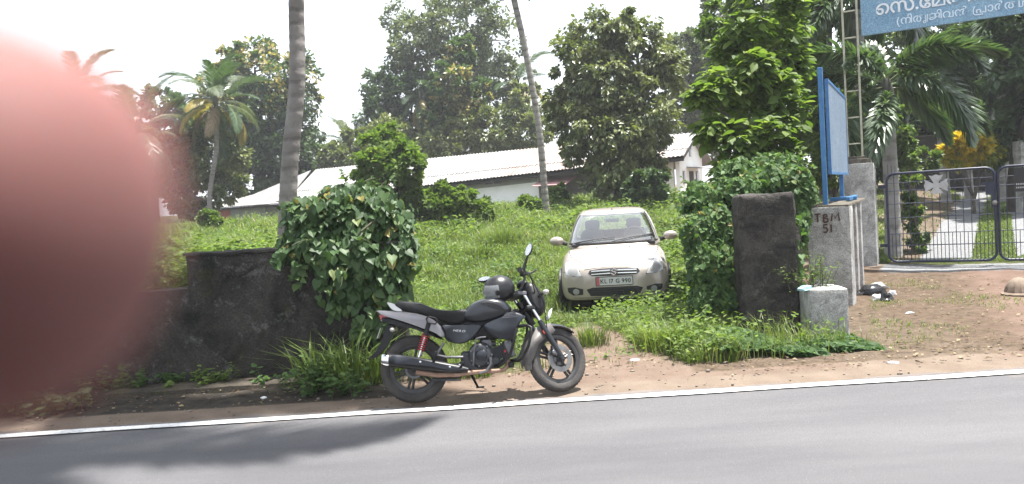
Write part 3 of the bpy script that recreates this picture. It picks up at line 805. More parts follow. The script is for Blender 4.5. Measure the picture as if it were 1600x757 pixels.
mb.add(V, [(0, 1, 2, 3), (7, 6, 5, 4), (0, 4, 5, 1), (1, 5, 6, 2), (2, 6, 7, 3), (3, 7, 4, 0)]); mb.obj('rear_roof', M_roof_grey, sh, True)
def slab(name, pts, th, m, parent, dirv=None):
    n = len(pts); d = dirv if dirv is not None else (Vector(pts[1]) - Vector(pts[0])).cross(Vector(pts[-1]) - Vector(pts[0])).normalized()
    V = [Vector(p) for p in pts] + [Vector(p) + d * th for p in pts]
    F = [tuple(range(n - 1, -1, -1)), tuple(range(n, 2 * n))] + [(i, (i + 1) % n, (i + 1) % n + n, i + n) for i in range(n)]
    mb = MB(); mb.add(V, F); return mb.obj(name, m, parent, True)
slab('eave_beam', [roofpt(0, .0, -.06), roofpt(SL, .0, -.06), roofpt(SL, .0, -.20), roofpt(0, .0, -.20)], .08, M_dark_wood, sh, NN)
slab('soffit', [roofpt(0, .1, -.08), roofpt(SL, .1, -.08), roofpt(SL, .9, -.08), roofpt(0, .9, -.08)], -.04, M_dark_wood, sh, Vector((0, 0, 1)))
def wall_run(name, pa, pb, w, m, ztop=-.12, zb=1.2):
    sa, sb_ = s_of(pa, w), s_of(pb, w); a = roofpt(sa, 0, ztop); b = roofpt(sb_, 0, ztop)
    return slab(name, [shpt(sa, w, zb), shpt(sb_, w, zb), shpt(sb_, w, b.z), shpt(sa, w, a.z)], .2, m, sh, NN)
WF = .55
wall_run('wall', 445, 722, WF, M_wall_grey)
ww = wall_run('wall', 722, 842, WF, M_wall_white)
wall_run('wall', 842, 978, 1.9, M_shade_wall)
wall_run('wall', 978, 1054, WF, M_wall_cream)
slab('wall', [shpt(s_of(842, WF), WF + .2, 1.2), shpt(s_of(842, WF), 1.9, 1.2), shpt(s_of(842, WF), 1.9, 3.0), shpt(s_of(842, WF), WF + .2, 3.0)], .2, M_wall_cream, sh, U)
sa, sb_ = s_of(724, WF - .03), s_of(841, WF - .03); za, zb_ = roofpt(sa, 0, -.12).z, roofpt(sb_, 0, -.12).z
slab('lintel_band', [shpt(sa, WF - .04, za - .30), shpt(sb_, WF - .04, zb_ - .30), shpt(sb_, WF - .04, zb_ - .01), shpt(sa, WF - .04, za - .01)], .035, M_wall_grey, sh, NN)
for a, b in ((760, 771), (774, 785)):
    sa, sb_ = s_of(a, WF), s_of(b, WF); z = P(772, 285.5, shpt(sa, WF, 0).y).z
    slab('vent', [shpt(sa, WF - .05, z - .07), shpt(sb_, WF - .05, z - .07), shpt(sb_, WF - .05, z + .05), shpt(sa, WF - .05, z + .05)], .03, M_glass_dark, sh, NN)
def shed_window(pa, pb, ya, yb, w):
    sa, sb_ = s_of(pa, w), s_of(pb, w); y0 = shpt(sa, w, 0).y; z1, z0 = P(pa, ya, y0).z, P(pa, yb, y0).z
    o = slab('window', [shpt(sa, w - .06, z0), shpt(sb_, w - .06, z0), shpt(sb_, w - .06, z1), shpt(sa, w - .06, z1)], .05, M_wall_cream, sh, NN)
    s1, s2 = sa + (sb_ - sa) * .14, sa + (sb_ - sa) * .86; dz = (z1 - z0) * .07
    slab('pane', [shpt(s1, w - .075, z0 + dz), shpt(s2, w - .075, z0 + dz), shpt(s2, w - .075, z1 - dz), shpt(s1, w - .075, z1 - dz)], .02, M_glass_dark, o, NN)
shed_window(826, 834, 291, 308, WF) if False else None
shed_window(848, 855, 290, 312, 1.9); shed_window(858, 866, 290, 312, 1.9); shed_window(868, 879, 297, 312, 1.9)
sa, sb_ = s_of(838, .2), s_of(884, -.4)
za = P(842, 283, shpt(sa, .2, 0).y).z; zb_ = P(884, 288, shpt(sb_, -.6, 0).y).z
slab('awning', [shpt(sa, 1.2, za + .12), shpt(sb_, 1.2, za + .10), shpt(sb_, -.35, zb_ - .02), shpt(sa, -.35, zb_ + .0)], .03, M_awning, sh, Vector((0, 0, 1)))
# gable end facing the road gate side
g0 = .35
ap_ = roofpt(g0, WR, -.10)
slab('gable_wall', [shpt(g0, WF, 1.2), shpt(g0, 2 * WR - WF, 1.2), roofpt(g0, 2 * WR - WF, -.12), ap_, roofpt(g0, WF, -.12)], .2, M_wall_white, sh, U)
def gable_box(name, w0, w1, z0, z1, d, m, parent=None, off=0.):
    return slab(name, [shpt(g0 - off, w0, z0), shpt(g0 - off, w1, z0), shpt(g0 - off, w1, z1), shpt(g0 - off, w0, z1)], d, m, parent or sh, -U)
gd = gable_box('door', 2.5, 3.4, 1.3, 2.75, .03, M_dark_wood)
gw = gable_box('window', 1.1, 1.5, 2.1, 2.75, .03, M_wall_grey); gable_box('pane', 1.16, 1.44, 2.16, 2.69, .02, M_glass_dark, gw, .03)
gw = gable_box('window', 4.0, 4.5, 2.1, 2.75, .03, M_wall_grey); gable_box('pane', 4.06, 4.44, 2.16, 2.69, .02, M_glass_dark, gw, .03)
gw = gable_box('vent', 2.7, 3.1, 3.5, 4.0, .03, M_glass_dark)
slab('door_awning', [shpt(g0, 2.0, 2.92), shpt(g0, 4.6, 2.92), shpt(g0 - .7, 4.6, 2.84), shpt(g0 - .7, 2.0, 2.84)], .05, M_roof_grey, sh, Vector((0, 0, 1)))
slab('verge_board', [roofpt(-.04, -.12, -.02), roofpt(-.04, WR, -.02), roofpt(-.04, WR, -.2), roofpt(-.04, -.12, -.2)], .05, M_dark_wood, sh, U)
# lean-to at the far end
Y1 = eL.y
A_ = P(316, 326, Y1 + 3.2); B_ = P(446, 317, Y1 - .05); C_ = P(486, 266, rL.y); D_ = P(396, 304, Y1 + 6.5)
dn = Vector((0, 0, -.05))
slab('leanto_roof', [B_, C_, D_], .05, M_roof_white, sh, Vector((0, 0, -1)))
slab('leanto_roof', [A_, B_ + Vector((0, 0, .002)), D_], .05, M_roof_grey, sh, Vector((0, 0, -1)))
def lean(a, b, m):
    p = A_.lerp(B_, a) + NN * .3; q = A_.lerp(B_, b) + NN * .3
    slab('leanto_wall', [Vector((p.x, p.y, 1.0)), Vector((q.x, q.y, 1.0)), q - Vector((0, 0, .12)), p - Vector((0, 0, .12))], .15, m, sh, NN)
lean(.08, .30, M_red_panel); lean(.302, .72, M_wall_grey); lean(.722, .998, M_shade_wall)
slab('eave_beam', [A_ + dn * 1.2, B_ + dn * 1.2, B_ + dn * 4, A_ + dn * 4], .06, M_dark_wood, sh, NN)

# ================================================================ foliage and bark materials
def tri(a, b, c): return [(0.1, a), (.5, b), (.9, c)]
LM_dark = leaf_mat('leaf_dark', tri((.024, .048, .018), (.046, .084, .030), (.082, .125, .048)), .3, .4)
LM_mid = leaf_mat('leaf_mid', tri((.040, .074, .015), (.080, .132, .028), (.142, .190, .050)), .35, .4)
LM_olive = leaf_mat('leaf_olive', tri((.056, .074, .023), (.110, .136, .044), (.180, .200, .078)), .3, .4)
LM_grey = leaf_mat('leaf_grey', tri((.052, .074, .034), (.100, .126, .058), (.168, .188, .098)), .3, .42)
LM_bright = leaf_mat('leaf_bright', tri((.046, .084, .016), (.094, .150, .030), (.168, .215, .062)), .42, .55, .25)
LM_yellow = leaf_mat('leaf_flowering', [(.1, (.028, .056, .018)), (.5, (.060, .105, .030)), (.72, (.10, .14, .045)), (.86, (.33, .26, .11))], .35, .42)
LM_heart = leaf_mat('leaf_creeper', tri((.026, .056, .018), (.048, .092, .030), (.100, .150, .050)) + [(.985, (.24, .20, .06))], .3, .5, .28)
LM_ivy = leaf_mat('leaf_ivy', tri((.030, .066, .020), (.056, .110, .032), (.110, .175, .052)) + [(.985, (.22, .18, .07))], .35, .58, .22)
LM_croton = leaf_mat('leaf_croton', [(.1, (.06, .10, .02)), (.4, (.16, .19, .03)), (.6, (.42, .34, .03)), (.9, (.58, .40, .02))], .3, .4)
LM_grass = leaf_mat('grass_blades', [(.08, (.045, .075, .018)), (.4, (.092, .134, .030)), (.65, (.145, .180, .052)), (.82, (.20, .21, .095)), (.96, (.28, .25, .15))], .4, .5, .35)
LM_palm = leaf_mat('palm_leaflets', tri((.022, .045, .018), (.042, .078, .030), (.075, .12, .046)), .3, .34, .55)
LM_palm_y = leaf_mat('palm_leaflets_yellow', tri((.14, .13, .03), (.26, .21, .05), (.36, .27, .09)), .4, .45)
LM_palm_b = leaf_mat('palm_leaflets_dry', tri((.12, .085, .055), (.20, .15, .10), (.30, .24, .17)), .25, .7, .2)
LM_palm_s = leaf_mat('palm_leaflets_silver', tri((.060, .082, .052), (.105, .130, .080), (.17, .185, .12)), .3, .34, .6)
LM_fox = leaf_mat('foxtail_leaflets', tri((.022, .046, .020), (.050, .090, .036), (.120, .160, .075)), .28, .3, .6)
M_bark = mat('bark', (.10, .085, .068), .9, col2=(.045, .038, .030), nscale=7, bump=.5, bscale=22)
M_bark_pale = mat('bark_pale', (.19, .17, .145), .9, col2=(.11, .095, .08), nscale=6, bump=.4, bscale=22)
M_bark_dark = mat('bark_dark', (.045, .038, .030), .9, col2=(.022, .02, .016), nscale=6, bump=.4, bscale=22)
def trunk_mat(name, a, b, c, ring):
    m, nt, bs = new_mat(name); L = nt.links.new; tc = N(nt, 'ShaderNodeTexCoord')
    w_ = N(nt, 'ShaderNodeTexWave', wave_type='BANDS', bands_direction='Z', Scale=ring, Distortion=2.2, Detail=3.); w_.inputs['Detail Scale'].default_value = 1.6
    L(tc.outputs['Object'], w_.inputs['Vector']); r = ramp(nt, [(.1, a), (.35, b), (.9, b)]); L(w_.outputs['Fac'], r.inputs['Fac'])
    n = N(nt, 'ShaderNodeTexNoise', Scale=3.5, Detail=7., Roughness=.7); L(tc.outputs['Object'], n.inputs['Vector']); r2 = ramp(nt, [(.4, (0, 0, 0)), (.66, (1, 1, 1))]); L(n.outputs['Fac'], r2.inputs['Fac'])
    mx = N(nt, 'ShaderNodeMixRGB'); mx.inputs['Color2'].default_value = c4(c); L(r2.outputs['Color'], mx.inputs['Fac']); L(r.outputs['Color'], mx.inputs['Color1'])
    L(mx.outputs['Color'], bs.inputs['Base Color']); bs.inputs['Roughness'].default_value = .9; bs.inputs['Specular IOR Level'].default_value = .2
    n3 = N(nt, 'ShaderNodeTexNoise', Scale=26., Detail=6.); L(tc.outputs['Object'], n3.inputs['Vector']); ad = N(nt, 'ShaderNodeMath', operation='ADD'); L(n3.outputs['Fac'], ad.inputs[0]); L(w_.outputs['Fac'], ad.inputs[1])
    bp = N(nt, 'ShaderNodeBump', Strength=.6, Distance=.012); L(ad.outputs[0], bp.inputs['Height']); L(bp.outputs['Normal'], bs.inputs['Normal'])
    return m
M_coco = trunk_mat('coconut_trunk', (.115, .104, .098), (.165, .150, .142), (.225, .21, .20), 1.6)
M_slim = trunk_mat('slim_palm_trunk', (.085, .075, .065), (.19, .175, .16), (.25, .235, .215), 1.3)
M_foxt = trunk_mat('foxtail_trunk', (.15, .14, .13), (.235, .225, .21), (.29, .28, .265), .9)
M_rachis = mat('palm_rachis', (.12, .14, .06), .5); M_rachis_b = mat('palm_rachis_dry', (.20, .15, .09), .7)
M_crownshaft = mat('crownshaft', (.055, .058, .04), .6, col2=(.03, .028, .022), nscale=9)

# ================================================================ palms
def frond_mesh(L, droop, nl, ll, wdt, plum, seed, m, mr, e0=.0, start=.2, hang=.4, power=1.4):
    rng = np.random.default_rng(seed); n = 14; th = e0; p = np.zeros(3); R = [p.copy()]; T = []
    for i in range(n):
        t = (i + .5) / n; a = e0 - droop * t ** power; d = np.array([math.cos(a), .04 * math.sin(3 * t + seed), math.sin(a)]); p = p + d * L / n; R.append(p.copy()); T.append(d)
    R = np.array(R); T.append(T[-1]); T = np.array(T)
    mb = MB(); mb.tube([tuple(r) for r in R], [.022 * L / 3 * (1 - .85 * i / n) + .003 for i in range(n + 1)], 5, flat=.7)
    V0 = np.array(mb.v); F0 = []
    for f in mb.f:
        for k in range(1, len(f) - 1): F0.append((f[0], f[k], f[k + 1]))
    ts = np.linspace(start, .995, nl); Vs, Fs, vv = [V0], [np.array(F0)], [np.full(len(V0), .5)]; off = len(V0)
    for side in (-1, 1):
        for t in ts:
            q = t * n; i = min(int(q), n - 1); f = q - i; b = R[i] * (1 - f) + R[i + 1] * f; tg = T[i]
            s = np.array([0, side, 0.]); up = np.cross(tg, s) * side; 
            if up[2] < 0: up = -up
            k = (t - start) / (1 - start)
            if plum: an = rng.uniform(-1.4, 1.4)
            else: an = rng.normal(.12, .10)
            d = s * math.cos(an) + up * math.sin(an)
            d = d * (.86 - .35 * k) + tg * (.42 + .45 * k); d /= np.linalg.norm(d)
            l = ll * (math.sin(PI * (.16 + .80 * k)) ** .7) * rng.uniform(.85, 1.1)
            w_ = wdt * rng.uniform(.8, 1.15)
            sd_ = np.cross(d, up); sd_ /= np.linalg.norm(sd_) + 1e-9
            mid = b + d * l * .55 - np.array([0, 0, hang * .16 * l]); tip = b + d * l * .95 - np.array([0, 0, hang * .62 * l])
            Vs.append(np.array([b - sd_ * w_ * .3, b + sd_ * w_ * .3, mid - sd_ * w_ * .5, mid + sd_ * w_ * .5, tip]))
            Fs.append(np.array([(0, 1, 3), (0, 3, 2), (2, 3, 4)]) + off); off += 5
            vv.append(np.full(5, np.clip(.5 + rng.normal(0, .16), 0, 1)))
    V = np.concatenate(Vs); F = np.concatenate(Fs)
    me = mesh_np('frond', V, F, np.concatenate(vv)); me.materials.append(m); me.materials.append(mr)
    mi = np.zeros(len(F), np.int32); mi[:len(F0)] = 1; me.polygons.foreach_set('material_index', mi)
    return me
def trunk_obj(parent, pts, r, m, rings, base_flare=1.35, n=14):
    mb = MB(); k = len(pts); rr = []
    for i in range(k):
        t = i / (k - 1); fl = 1 + (base_flare - 1) * math.exp(-t * 14); rr.append(r * fl * (1 - .22 * t) * (1 + .022 * ((i % 3) - 1)))
    mb.tube(pts, rr, n); return mb.obj('trunk', m, parent, True, smooth=70)
def curve_pts(ctrl, n):
    ctrl = [Vector(c) for c in ctrl]; out = []
    for i in range(n + 1):
        u = i / n * (len(ctrl) - 1); k = min(int(u), len(ctrl) - 2); f = u - k
        p0 = ctrl[max(k - 1, 0)]; p1 = ctrl[k]; p2 = ctrl[k + 1]; p3 = ctrl[min(k + 2, len(ctrl) - 1)]
        out.append(.5 * ((2 * p1) + (p2 - p0) * f + (2 * p0 - 5 * p1 + 4 * p2 - p3) * f * f + (3 * p1 - p0 - 3 * p2 + p3) * f ** 3))
    return out
def put_frond(parent, me, pos, az, el, roll=0., sc=1.):
    o = bpy.data.objects.new('frond', me); COL.objects.link(o); o.parent = parent
    M_ = Matrix.Translation(pos) @ Matrix.Rotation(az, 4, 'Z') @ Matrix.Rotation(-el, 4, 'Y') @ Matrix.Rotation(roll, 4, 'X') @ Matrix.Scale(sc, 4)
    o.matrix_parent_inverse = parent.matrix_basis.inverted(); o.matrix_basis = M_; return o
CO = [frond_mesh(3.6, 1.35, 62, .75, .055, False, 11, LM_palm, M_rachis), frond_mesh(3.7, 1.75, 62, .8, .055, False, 12, LM_palm, M_rachis, hang=.7), frond_mesh(3.4, 1.0, 58, .7, .055, False, 13, LM_palm, M_rachis)]
CO_Y = [frond_mesh(3.3, 1.5, 56, .62, .06, False, 14, LM_palm_y, M_rachis_b, hang=.8)]
CO_B = [frond_mesh(3.2, 1.3, 56, .6, .05, False, 15, LM_palm_b, M_rachis_b, hang=1.2)]
CO_S = [frond_mesh(3.6, 1.6, 60, .75, .06, False, 16, LM_palm_s, M_rachis, hang=.8)]
FX = [frond_mesh(2.5, 1.75, 190, .46, .05, True, 21, LM_fox, M_rachis, start=.13, hang=.5, power=1.1), frond_mesh(2.7, 2.15, 190, .48, .05, True, 22, LM_fox, M_rachis, start=.13, hang=.55, power=1.0), frond_mesh(2.3, 1.3, 180, .42, .05, True, 23, LM_fox, M_rachis, start=.13, hang=.4)]
def coconut(name, label, ctrl, r, seed, n=22, sc=1., mix=(0, 0, 0), rings=60, tm=None, group=None, elo=-50, ehi=78, nuts=True, cat='palm'):
    rg = random.Random(seed); t = thing(name, label, cat, ctrl[0], group=group)
    pts = curve_pts(ctrl, rings); trunk_obj(t, pts, r, tm or M_coco, rings)
    top = pts[-1]
    for k in range(n):
        f = k / (n - 1); el = rad(ehi + (elo - ehi) * f ** .9 + rg.uniform(-7, 7)); az = k * 2.39996 + rg.uniform(-.25, .25)
        q = rg.random(); pool = CO
        if f > .45 and q < mix[0]: pool = CO_Y
        elif f > .60 and q < mix[0] + mix[1]: pool = CO_B
        elif q > 1 - mix[2]: pool = CO_S
        put_frond(t, rg.choice(pool), top + Vector((math.cos(az), math.sin(az), 0)) * r * .5 - Vector((0, 0, .25 * f)), az, el, rg.uniform(-.4, .4), sc * rg.uniform(.85, 1.08))
    mb = MB(); mb.tube([top - Vector((0, 0, .5)), top + Vector((0, 0, .25)), top + Vector((0, 0, .7))], [r * .8, r * 1.35, r * .25], 8); mb.obj('crown_heart', M_crownshaft, t, True, smooth=60)
    if nuts:
        for k in range(7):
            a = rg.random() * 2 * PI; mb = MB(); mb.ball(tuple(top + Vector((math.cos(a) * r * 1.6, math.sin(a) * r * 1.6, -.35 - .2 * rg.random()))), (.11 * sc, .11 * sc, .14 * sc), 8, 6); mb.obj('coconut', M_rachis, t, True, smooth=60)
    return t
def gz(p): q = Vector(p); q.z = Hs(q.x, q.y) - .1; return q
c0 = gz(P(440, 380, 11)); c1 = P(452, 270, 11); c2 = P(464, 130, 11); c3 = P(463, 0, 11); c4_ = P(462, -230, 10.6); c5 = Vector((-2.75, 9.3, 9.3)); c6 = Vector((-2.1, 7.5, 11.3))  # unseen upper trunk bent roadward so the crown throws the road's shadow
coconut('coconut_palm', 'tall coconut palm whose thick ringed grey trunk rises behind the creeper and leaves the frame', [c0, c1, c2, c3, c4_, c5, c6], .118, 4, 22, 1.3, (.1, .1, .1), 150)
coconut('coconut_palm', 'short coconut palm with browning drooping fronds in front of the shed\'s red panel', [gz(P(326, 330, 44)), P(328, 300, 44), P(338, 230, 44), P(337, 160, 44)], .14, 9, 28, .92, (.2, .15, .45), 50, elo=-38, ehi=86)
coconut('coconut_palm', 'hazy coconut palm far left, partly hidden by the blurred finger', [gz(P(120, 380, 44)), P(122, 250, 44), P(122, 148, 44)], .14, 10, 24, .98, (0, .1, .35), 40, elo=-45)
coconut('coconut_palm', 'low silvery palm with arching fronds beside the finger and left of the short palm', [gz(P(212, 340, 44)), P(214, 260, 44), P(216, 205, 44)], .13, 30, 18, 1.05, (0, .15, .7), 30, elo=-50, nuts=False)
coconut('slim_palm', 'slender leaning palm with a pale thin trunk standing before the shed', [gz(P(855, 340, 28)), P(851, 300, 28), P(842, 200, 28), P(821, 80, 28), P(800, -15, 28), P(788, -85, 28)], .125, 12, 16, .62, (0, 0, .2), 70, M_slim, elo=-30, nuts=False)
coconut('coconut_palm', 'small yellowish palm behind the shed roof beside the bushy tree', [gz(P(548, 300, 60)), P(547, 262, 60), P(545, 222, 60)], .15, 14, 20, 1.0, (.5, .2, .2), 30, elo=-70)
coconut('coconut_palm', 'palm with orange yellow hanging fronds among the dark trees behind the shed', [gz(P(655, 300, 58.5)), P(656, 220, 58.5), P(657, 152, 58.5)], .15, 15, 16, .75, (.55, .1, 0), 30, elo=-45)
coconut('coconut_palm', 'green palm rising behind the slender leaning trunk, beyond the shed', [gz(P(812, 300, 62)), P(810, 200, 62), P(808, 132, 62)], .15, 16, 18, 1.05, (.1, .0, .3), 30, elo=-60)
for k, (a, b_) in enumerate(((574, 178), (603, 158))):
    coconut('areca_palm', ['slim areca palm against the sky left of the dark round tree', 'slim areca palm touching the dark round tree\'s left side'][k], [gz(P(a + 14, 300, 66)), P(a + 8, b_ + 50, 66), P(a, b_ + 5, 66)], .11, 40 + k, 12, .55, (0, .1, 0), 20, M_slim, elo=-40, nuts=False)
def foxtail(label, ctrl, r, seed, n=11, sc=1., shaft=.55, els=(62, -15)):
    rg = random.Random(seed); t = thing('foxtail_palm', label, 'palm', ctrl[0]); pts = curve_pts(ctrl, 44); trunk_obj(t, pts, r, M_foxt, 40, 1.25)
    top = pts[-1]; mb = MB(); mb.tube([top - Vector((0, 0, .02)), top + Vector((0, 0, shaft * .5)), top + Vector((0, 0, shaft))], [r * .85, r * .9, r * .35], 10); mb.obj('crownshaft', M_crownshaft, t, True, smooth=60)
    for k in range(n):
        f = k / (n - 1); el = rad(els[0] + (els[1] - els[0]) * f + rg.uniform(-6, 6)); az = k * 2.39996 + seed + rg.uniform(-.2, .2)
        put_frond(t, rg.choice(FX), top + Vector((0, 0, shaft * (.95 - .4 * f))), az, el, rg.uniform(-.5, .5), sc * rg.uniform(.88, 1.08))
    return t
foxtail('foxtail palm with a stout pale trunk right behind the gate pillar', [gz(P(1396, 395, 16.2)), P(1393, 300, 16.2), P(1386, 165, 16.2)], .165, 3, 12, .98)
foxtail('tall foxtail palm whose plumes hang above the blue notice board', [gz(P(1352, 340, 19)), P(1350, 200, 19), P(1338, 15, 19)], .16, 5, 13, 1.15)
foxtail('foxtail palm with slim trunk left of the yellow croton bush', [gz(P(1478, 285, 25)), P(1472, 230, 25), P(1466, 150, 25)], .14, 8, 11, .98)
foxtail('foxtail palm standing directly behind the yellow croton bush', [gz(P(1514, 285, 26)), P(1510, 230, 26), P(1506, 130, 26)], .14, 13, 11, 1.0)
foxtail('foxtail palm with brownish trunk right of the yellow croton bush', [gz(P(1568, 280, 24)), P(1567, 200, 24), P(1562, 60, 24)], .15, 17, 11, 1.05)

# ================================================================ trees
def tp(name, label, lobes, Y, n, size, lm, bm, r0, seed, basepx, **kw):
    rng = np.random.default_rng(seed + 500); bpt = gz(P(basepx[0], basepx[1], Y))
    return tree(name, label, 'tree', bpt, px_lobes(lobes, Y, 1.0, rng), n, size, lm, bm, r0, seed, **kw)
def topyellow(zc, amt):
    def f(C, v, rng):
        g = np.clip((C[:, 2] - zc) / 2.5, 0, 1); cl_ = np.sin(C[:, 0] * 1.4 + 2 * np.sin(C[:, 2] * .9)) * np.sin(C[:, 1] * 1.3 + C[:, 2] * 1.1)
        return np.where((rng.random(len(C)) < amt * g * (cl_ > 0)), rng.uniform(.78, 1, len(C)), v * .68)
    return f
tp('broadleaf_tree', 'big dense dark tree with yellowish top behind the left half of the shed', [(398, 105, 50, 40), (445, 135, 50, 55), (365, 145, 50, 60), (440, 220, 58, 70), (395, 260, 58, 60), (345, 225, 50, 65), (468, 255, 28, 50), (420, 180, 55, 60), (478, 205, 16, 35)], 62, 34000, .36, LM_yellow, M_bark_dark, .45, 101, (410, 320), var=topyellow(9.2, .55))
tp('broadleaf_tree', 'olive green bushy tree at the left end of the shed, under the short palm', [(262, 258, 45, 52), (325, 245, 48, 45), (355, 290, 26, 34), (238, 240, 40, 40), (300, 300, 48, 35), (285, 225, 30, 24)], 46, 24000, .26, LM_olive, M_bark_pale, .22, 102, (300, 340))
tp('broadleaf_tree', 'dark tree between the hazy far palm and the short browning palm', [(250, 165, 36, 26), (213, 182, 30, 40), (282, 180, 30, 30), (180, 200, 40, 50)], 66, 12000, .32, LM_dark, M_bark_dark, .3, 103, (240, 320))
tp('broadleaf_tree', 'tall airy grey green tree towering behind the middle of the shed', [(700, 40, 70, 40), (648, 72, 42, 42), (770, 62, 40, 55), (738, 105, 48, 55), (680, 115, 48, 45), (783, 130, 26, 45), (640, 28, 40, 25), (725, -8, 65, 26), (622, 90, 22, 22), (700, 165, 50, 40)], 62, 25000, .30, LM_grey, M_bark_pale, .35, 104, (715, 300), shell=.35, tuft=.30, per=60)
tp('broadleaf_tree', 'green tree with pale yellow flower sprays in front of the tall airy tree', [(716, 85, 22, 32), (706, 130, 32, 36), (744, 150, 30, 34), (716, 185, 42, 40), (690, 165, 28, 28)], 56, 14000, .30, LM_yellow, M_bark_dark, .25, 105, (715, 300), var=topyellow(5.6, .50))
tp('broadleaf_tree', 'dark round crowned tree left of the tall airy tree', [(608, 140, 36, 34), (645, 158, 44, 42), (598, 185, 42, 36), (676, 205, 48, 48), (640, 215, 45, 40)], 60, 20000, .32, LM_dark, M_bark_dark, .35, 106, (640, 300))
tp('broadleaf_tree', 'low spreading olive tree showing above the middle of the shed roof', [(700, 222, 50, 30), (765, 208, 52, 38), (826, 212, 42, 40), (815, 165, 34, 34), (740, 235, 45, 24)], 55, 22000, .28, LM_olive, M_bark_pale, .25, 107, (760, 310))
tp('broadleaf_tree', 'pale olive tree showing above the shed roof left of the bushy creeper covered tree', [(602, 215, 46, 30), (558, 228, 36, 26), (520, 243, 28, 16), (575, 245, 60, 20)], 57, 16000, .28, LM_olive, M_bark_pale, .22, 108, (570, 310))
tp('broadleaf_tree', 'low hazy tree on the skyline between the tall trunk and the pale olive tree', [(500, 245, 30, 18), (475, 262, 22, 14), (525, 262, 36, 14)], 80, 6000, .34, LM_grey, M_bark_pale, .2, 109, (500, 310))
tp('broadleaf_tree', 'large drooping branched tree standing in front of the shed right of the slim palm', [(935, 58, 52, 38), (995, 82, 56, 52), (905, 108, 46, 46), (955, 135, 58, 55), (1035, 108, 40, 46), (882, 172, 32, 46), (930, 205, 56, 50), (1000, 190, 56, 55), (962, 262, 52, 46), (905, 228, 28, 32), (1020, 268, 24, 24), (965, 40, 35, 25), (985, 235, 40, 40)], 30, 36000, .20, LM_olive, M_bark_dark, .26, 110, (972, 320), shell=.4, droop=.9, tuft=.30, per=70)
tp('broadleaf_tree', 'grey green tree behind the right end of the shed', [(1078, 108, 46, 56), (1058, 170, 46, 48), (1098, 165, 42, 50), (1110, 62, 30, 44), (1060, 80, 30, 30), (1120, 15, 34, 40), (1125, 120, 34, 50), (1105, 215, 40, 40)], 52, 27000, .28, LM_grey, M_bark_pale, .3, 111, (1080, 300))
bgl = [('dense shadowy tree behind the foxtail palms, left of the gate pillar', [(1290, 60, 60, 60), (1330, 140, 60, 60), (1290, 190, 50, 50), (1350, 220, 50, 40), (1300, -20, 70, 40)], 30, LM_dark),
       ('dense shadowy tree behind the middle foxtail palms', [(1420, 60, 60, 60), (1440, 140, 50, 50), (1400, 190, 40, 50), (1480, 90, 50, 60), (1430, -20, 70, 40)], 36, LM_mid),
       ('bright backlit tree above the yellow croton bush', [(1540, 60, 40, 40), (1500, 110, 40, 40), (1530, 150, 30, 40), (1560, 10, 50, 40)], 33, LM_bright),
       ('dark overhanging tree at the photo\'s right edge', [(1590, 90, 40, 60), (1620, 160, 45, 60), (1600, 20, 50, 40), (1640, 60, 50, 60), (1590, 190, 25, 30)], 22, LM_dark)]
for k, (lb, lo, Y, lm) in enumerate(bgl):
    tp('broadleaf_tree', lb, lo, Y, 15000, .24, lm, M_bark_dark, .22, 130 + k, (lo[0][0], 285))
tp('broadleaf_tree', 'mid green small leaved tree right behind the large leaved tree', [(1130, 45, 36, 46), (1190, 100, 56, 60), (1250, 40, 40, 60), (1160, 180, 48, 50), (1240, 170, 40, 50), (1200, -20, 60, 40)], 19, 17000, .16, LM_mid, M_bark_dark, .14, 140, (1195, 330))
# large leaved tree beside the black pier: 300 leaves as parts
rng = np.random.default_rng(77)
lob = px_lobes([(1195, -20, 50, 45, .3), (1165, 50, 34, 36), (1215, 70, 34, 40, .2), (1120, 140, 34, 26, -.3), (1165, 150, 36, 34), (1225, 150, 34, 36, -.2), (1112, 205, 24, 22, -.5), (1150, 225, 36, 30, -.6), (1205, 215, 44, 34, -.5), (1255, 245, 30, 36, -.6), (1190, 275, 50, 26, -.8), (1262, 165, 22, 34, -.2), (1135, 85, 20, 20, .3), (1245, 100, 24, 28, .5), (1240, 20, 30, 34, .6), (1140, 272, 26, 18, -.6), (1098, 150, 13, 11, -.4), (1180, 110, 26, 24, -.3)], 12.2, .9, rng)
_old = lambda: px_lobes([(1185, 30, 55, 50, .3), (1150, 105, 42, 42), (1222, 120, 48, 50), (1140, 165, 42, 36), (1200, 195, 60, 46, -.5), (1132, 228, 32, 36, -.5), (1190, 262, 60, 34, -.8), (1250, 235, 40, 48, -.6), (1262, 60, 30, 50, .6), (1210, -60, 75, 55), (1130, 60, 30, 30, .8), (1265, 180, 26, 40, -.2), (1160, 200, 40, 40, -.9), (1132, 272, 30, 22, -.6), (1150, 20, 36, 36, .6)], 12.2, .9, rng)
bt = gz(P(1200, 330, 12.4)); lt_ = thing('large_leaf_tree', 'bright green large leaved tree rising beside the black pier and blue sign', 'tree', bt)
mb = MB(); tpz = P(1200, 120, 12.4); mb.tube(bent(rng, bt, tpz, 6, .03), [.11 - .012 * i for i in range(7)], 8); mb.obj('trunk', M_bark_pale, lt_, True, smooth=60)
for c, r in lob:
    mb = MB(); st = Vector(bt).lerp(tpz, .35 + .5 * rng.random()); mb.tube(bent(rng, st, Vector(c), 5, .08), [.045, .04, .033, .025, .018, .01], 6); mb.obj('limb', M_bark_pale, lt_, True, smooth=60)
C, O, v = [], [], []
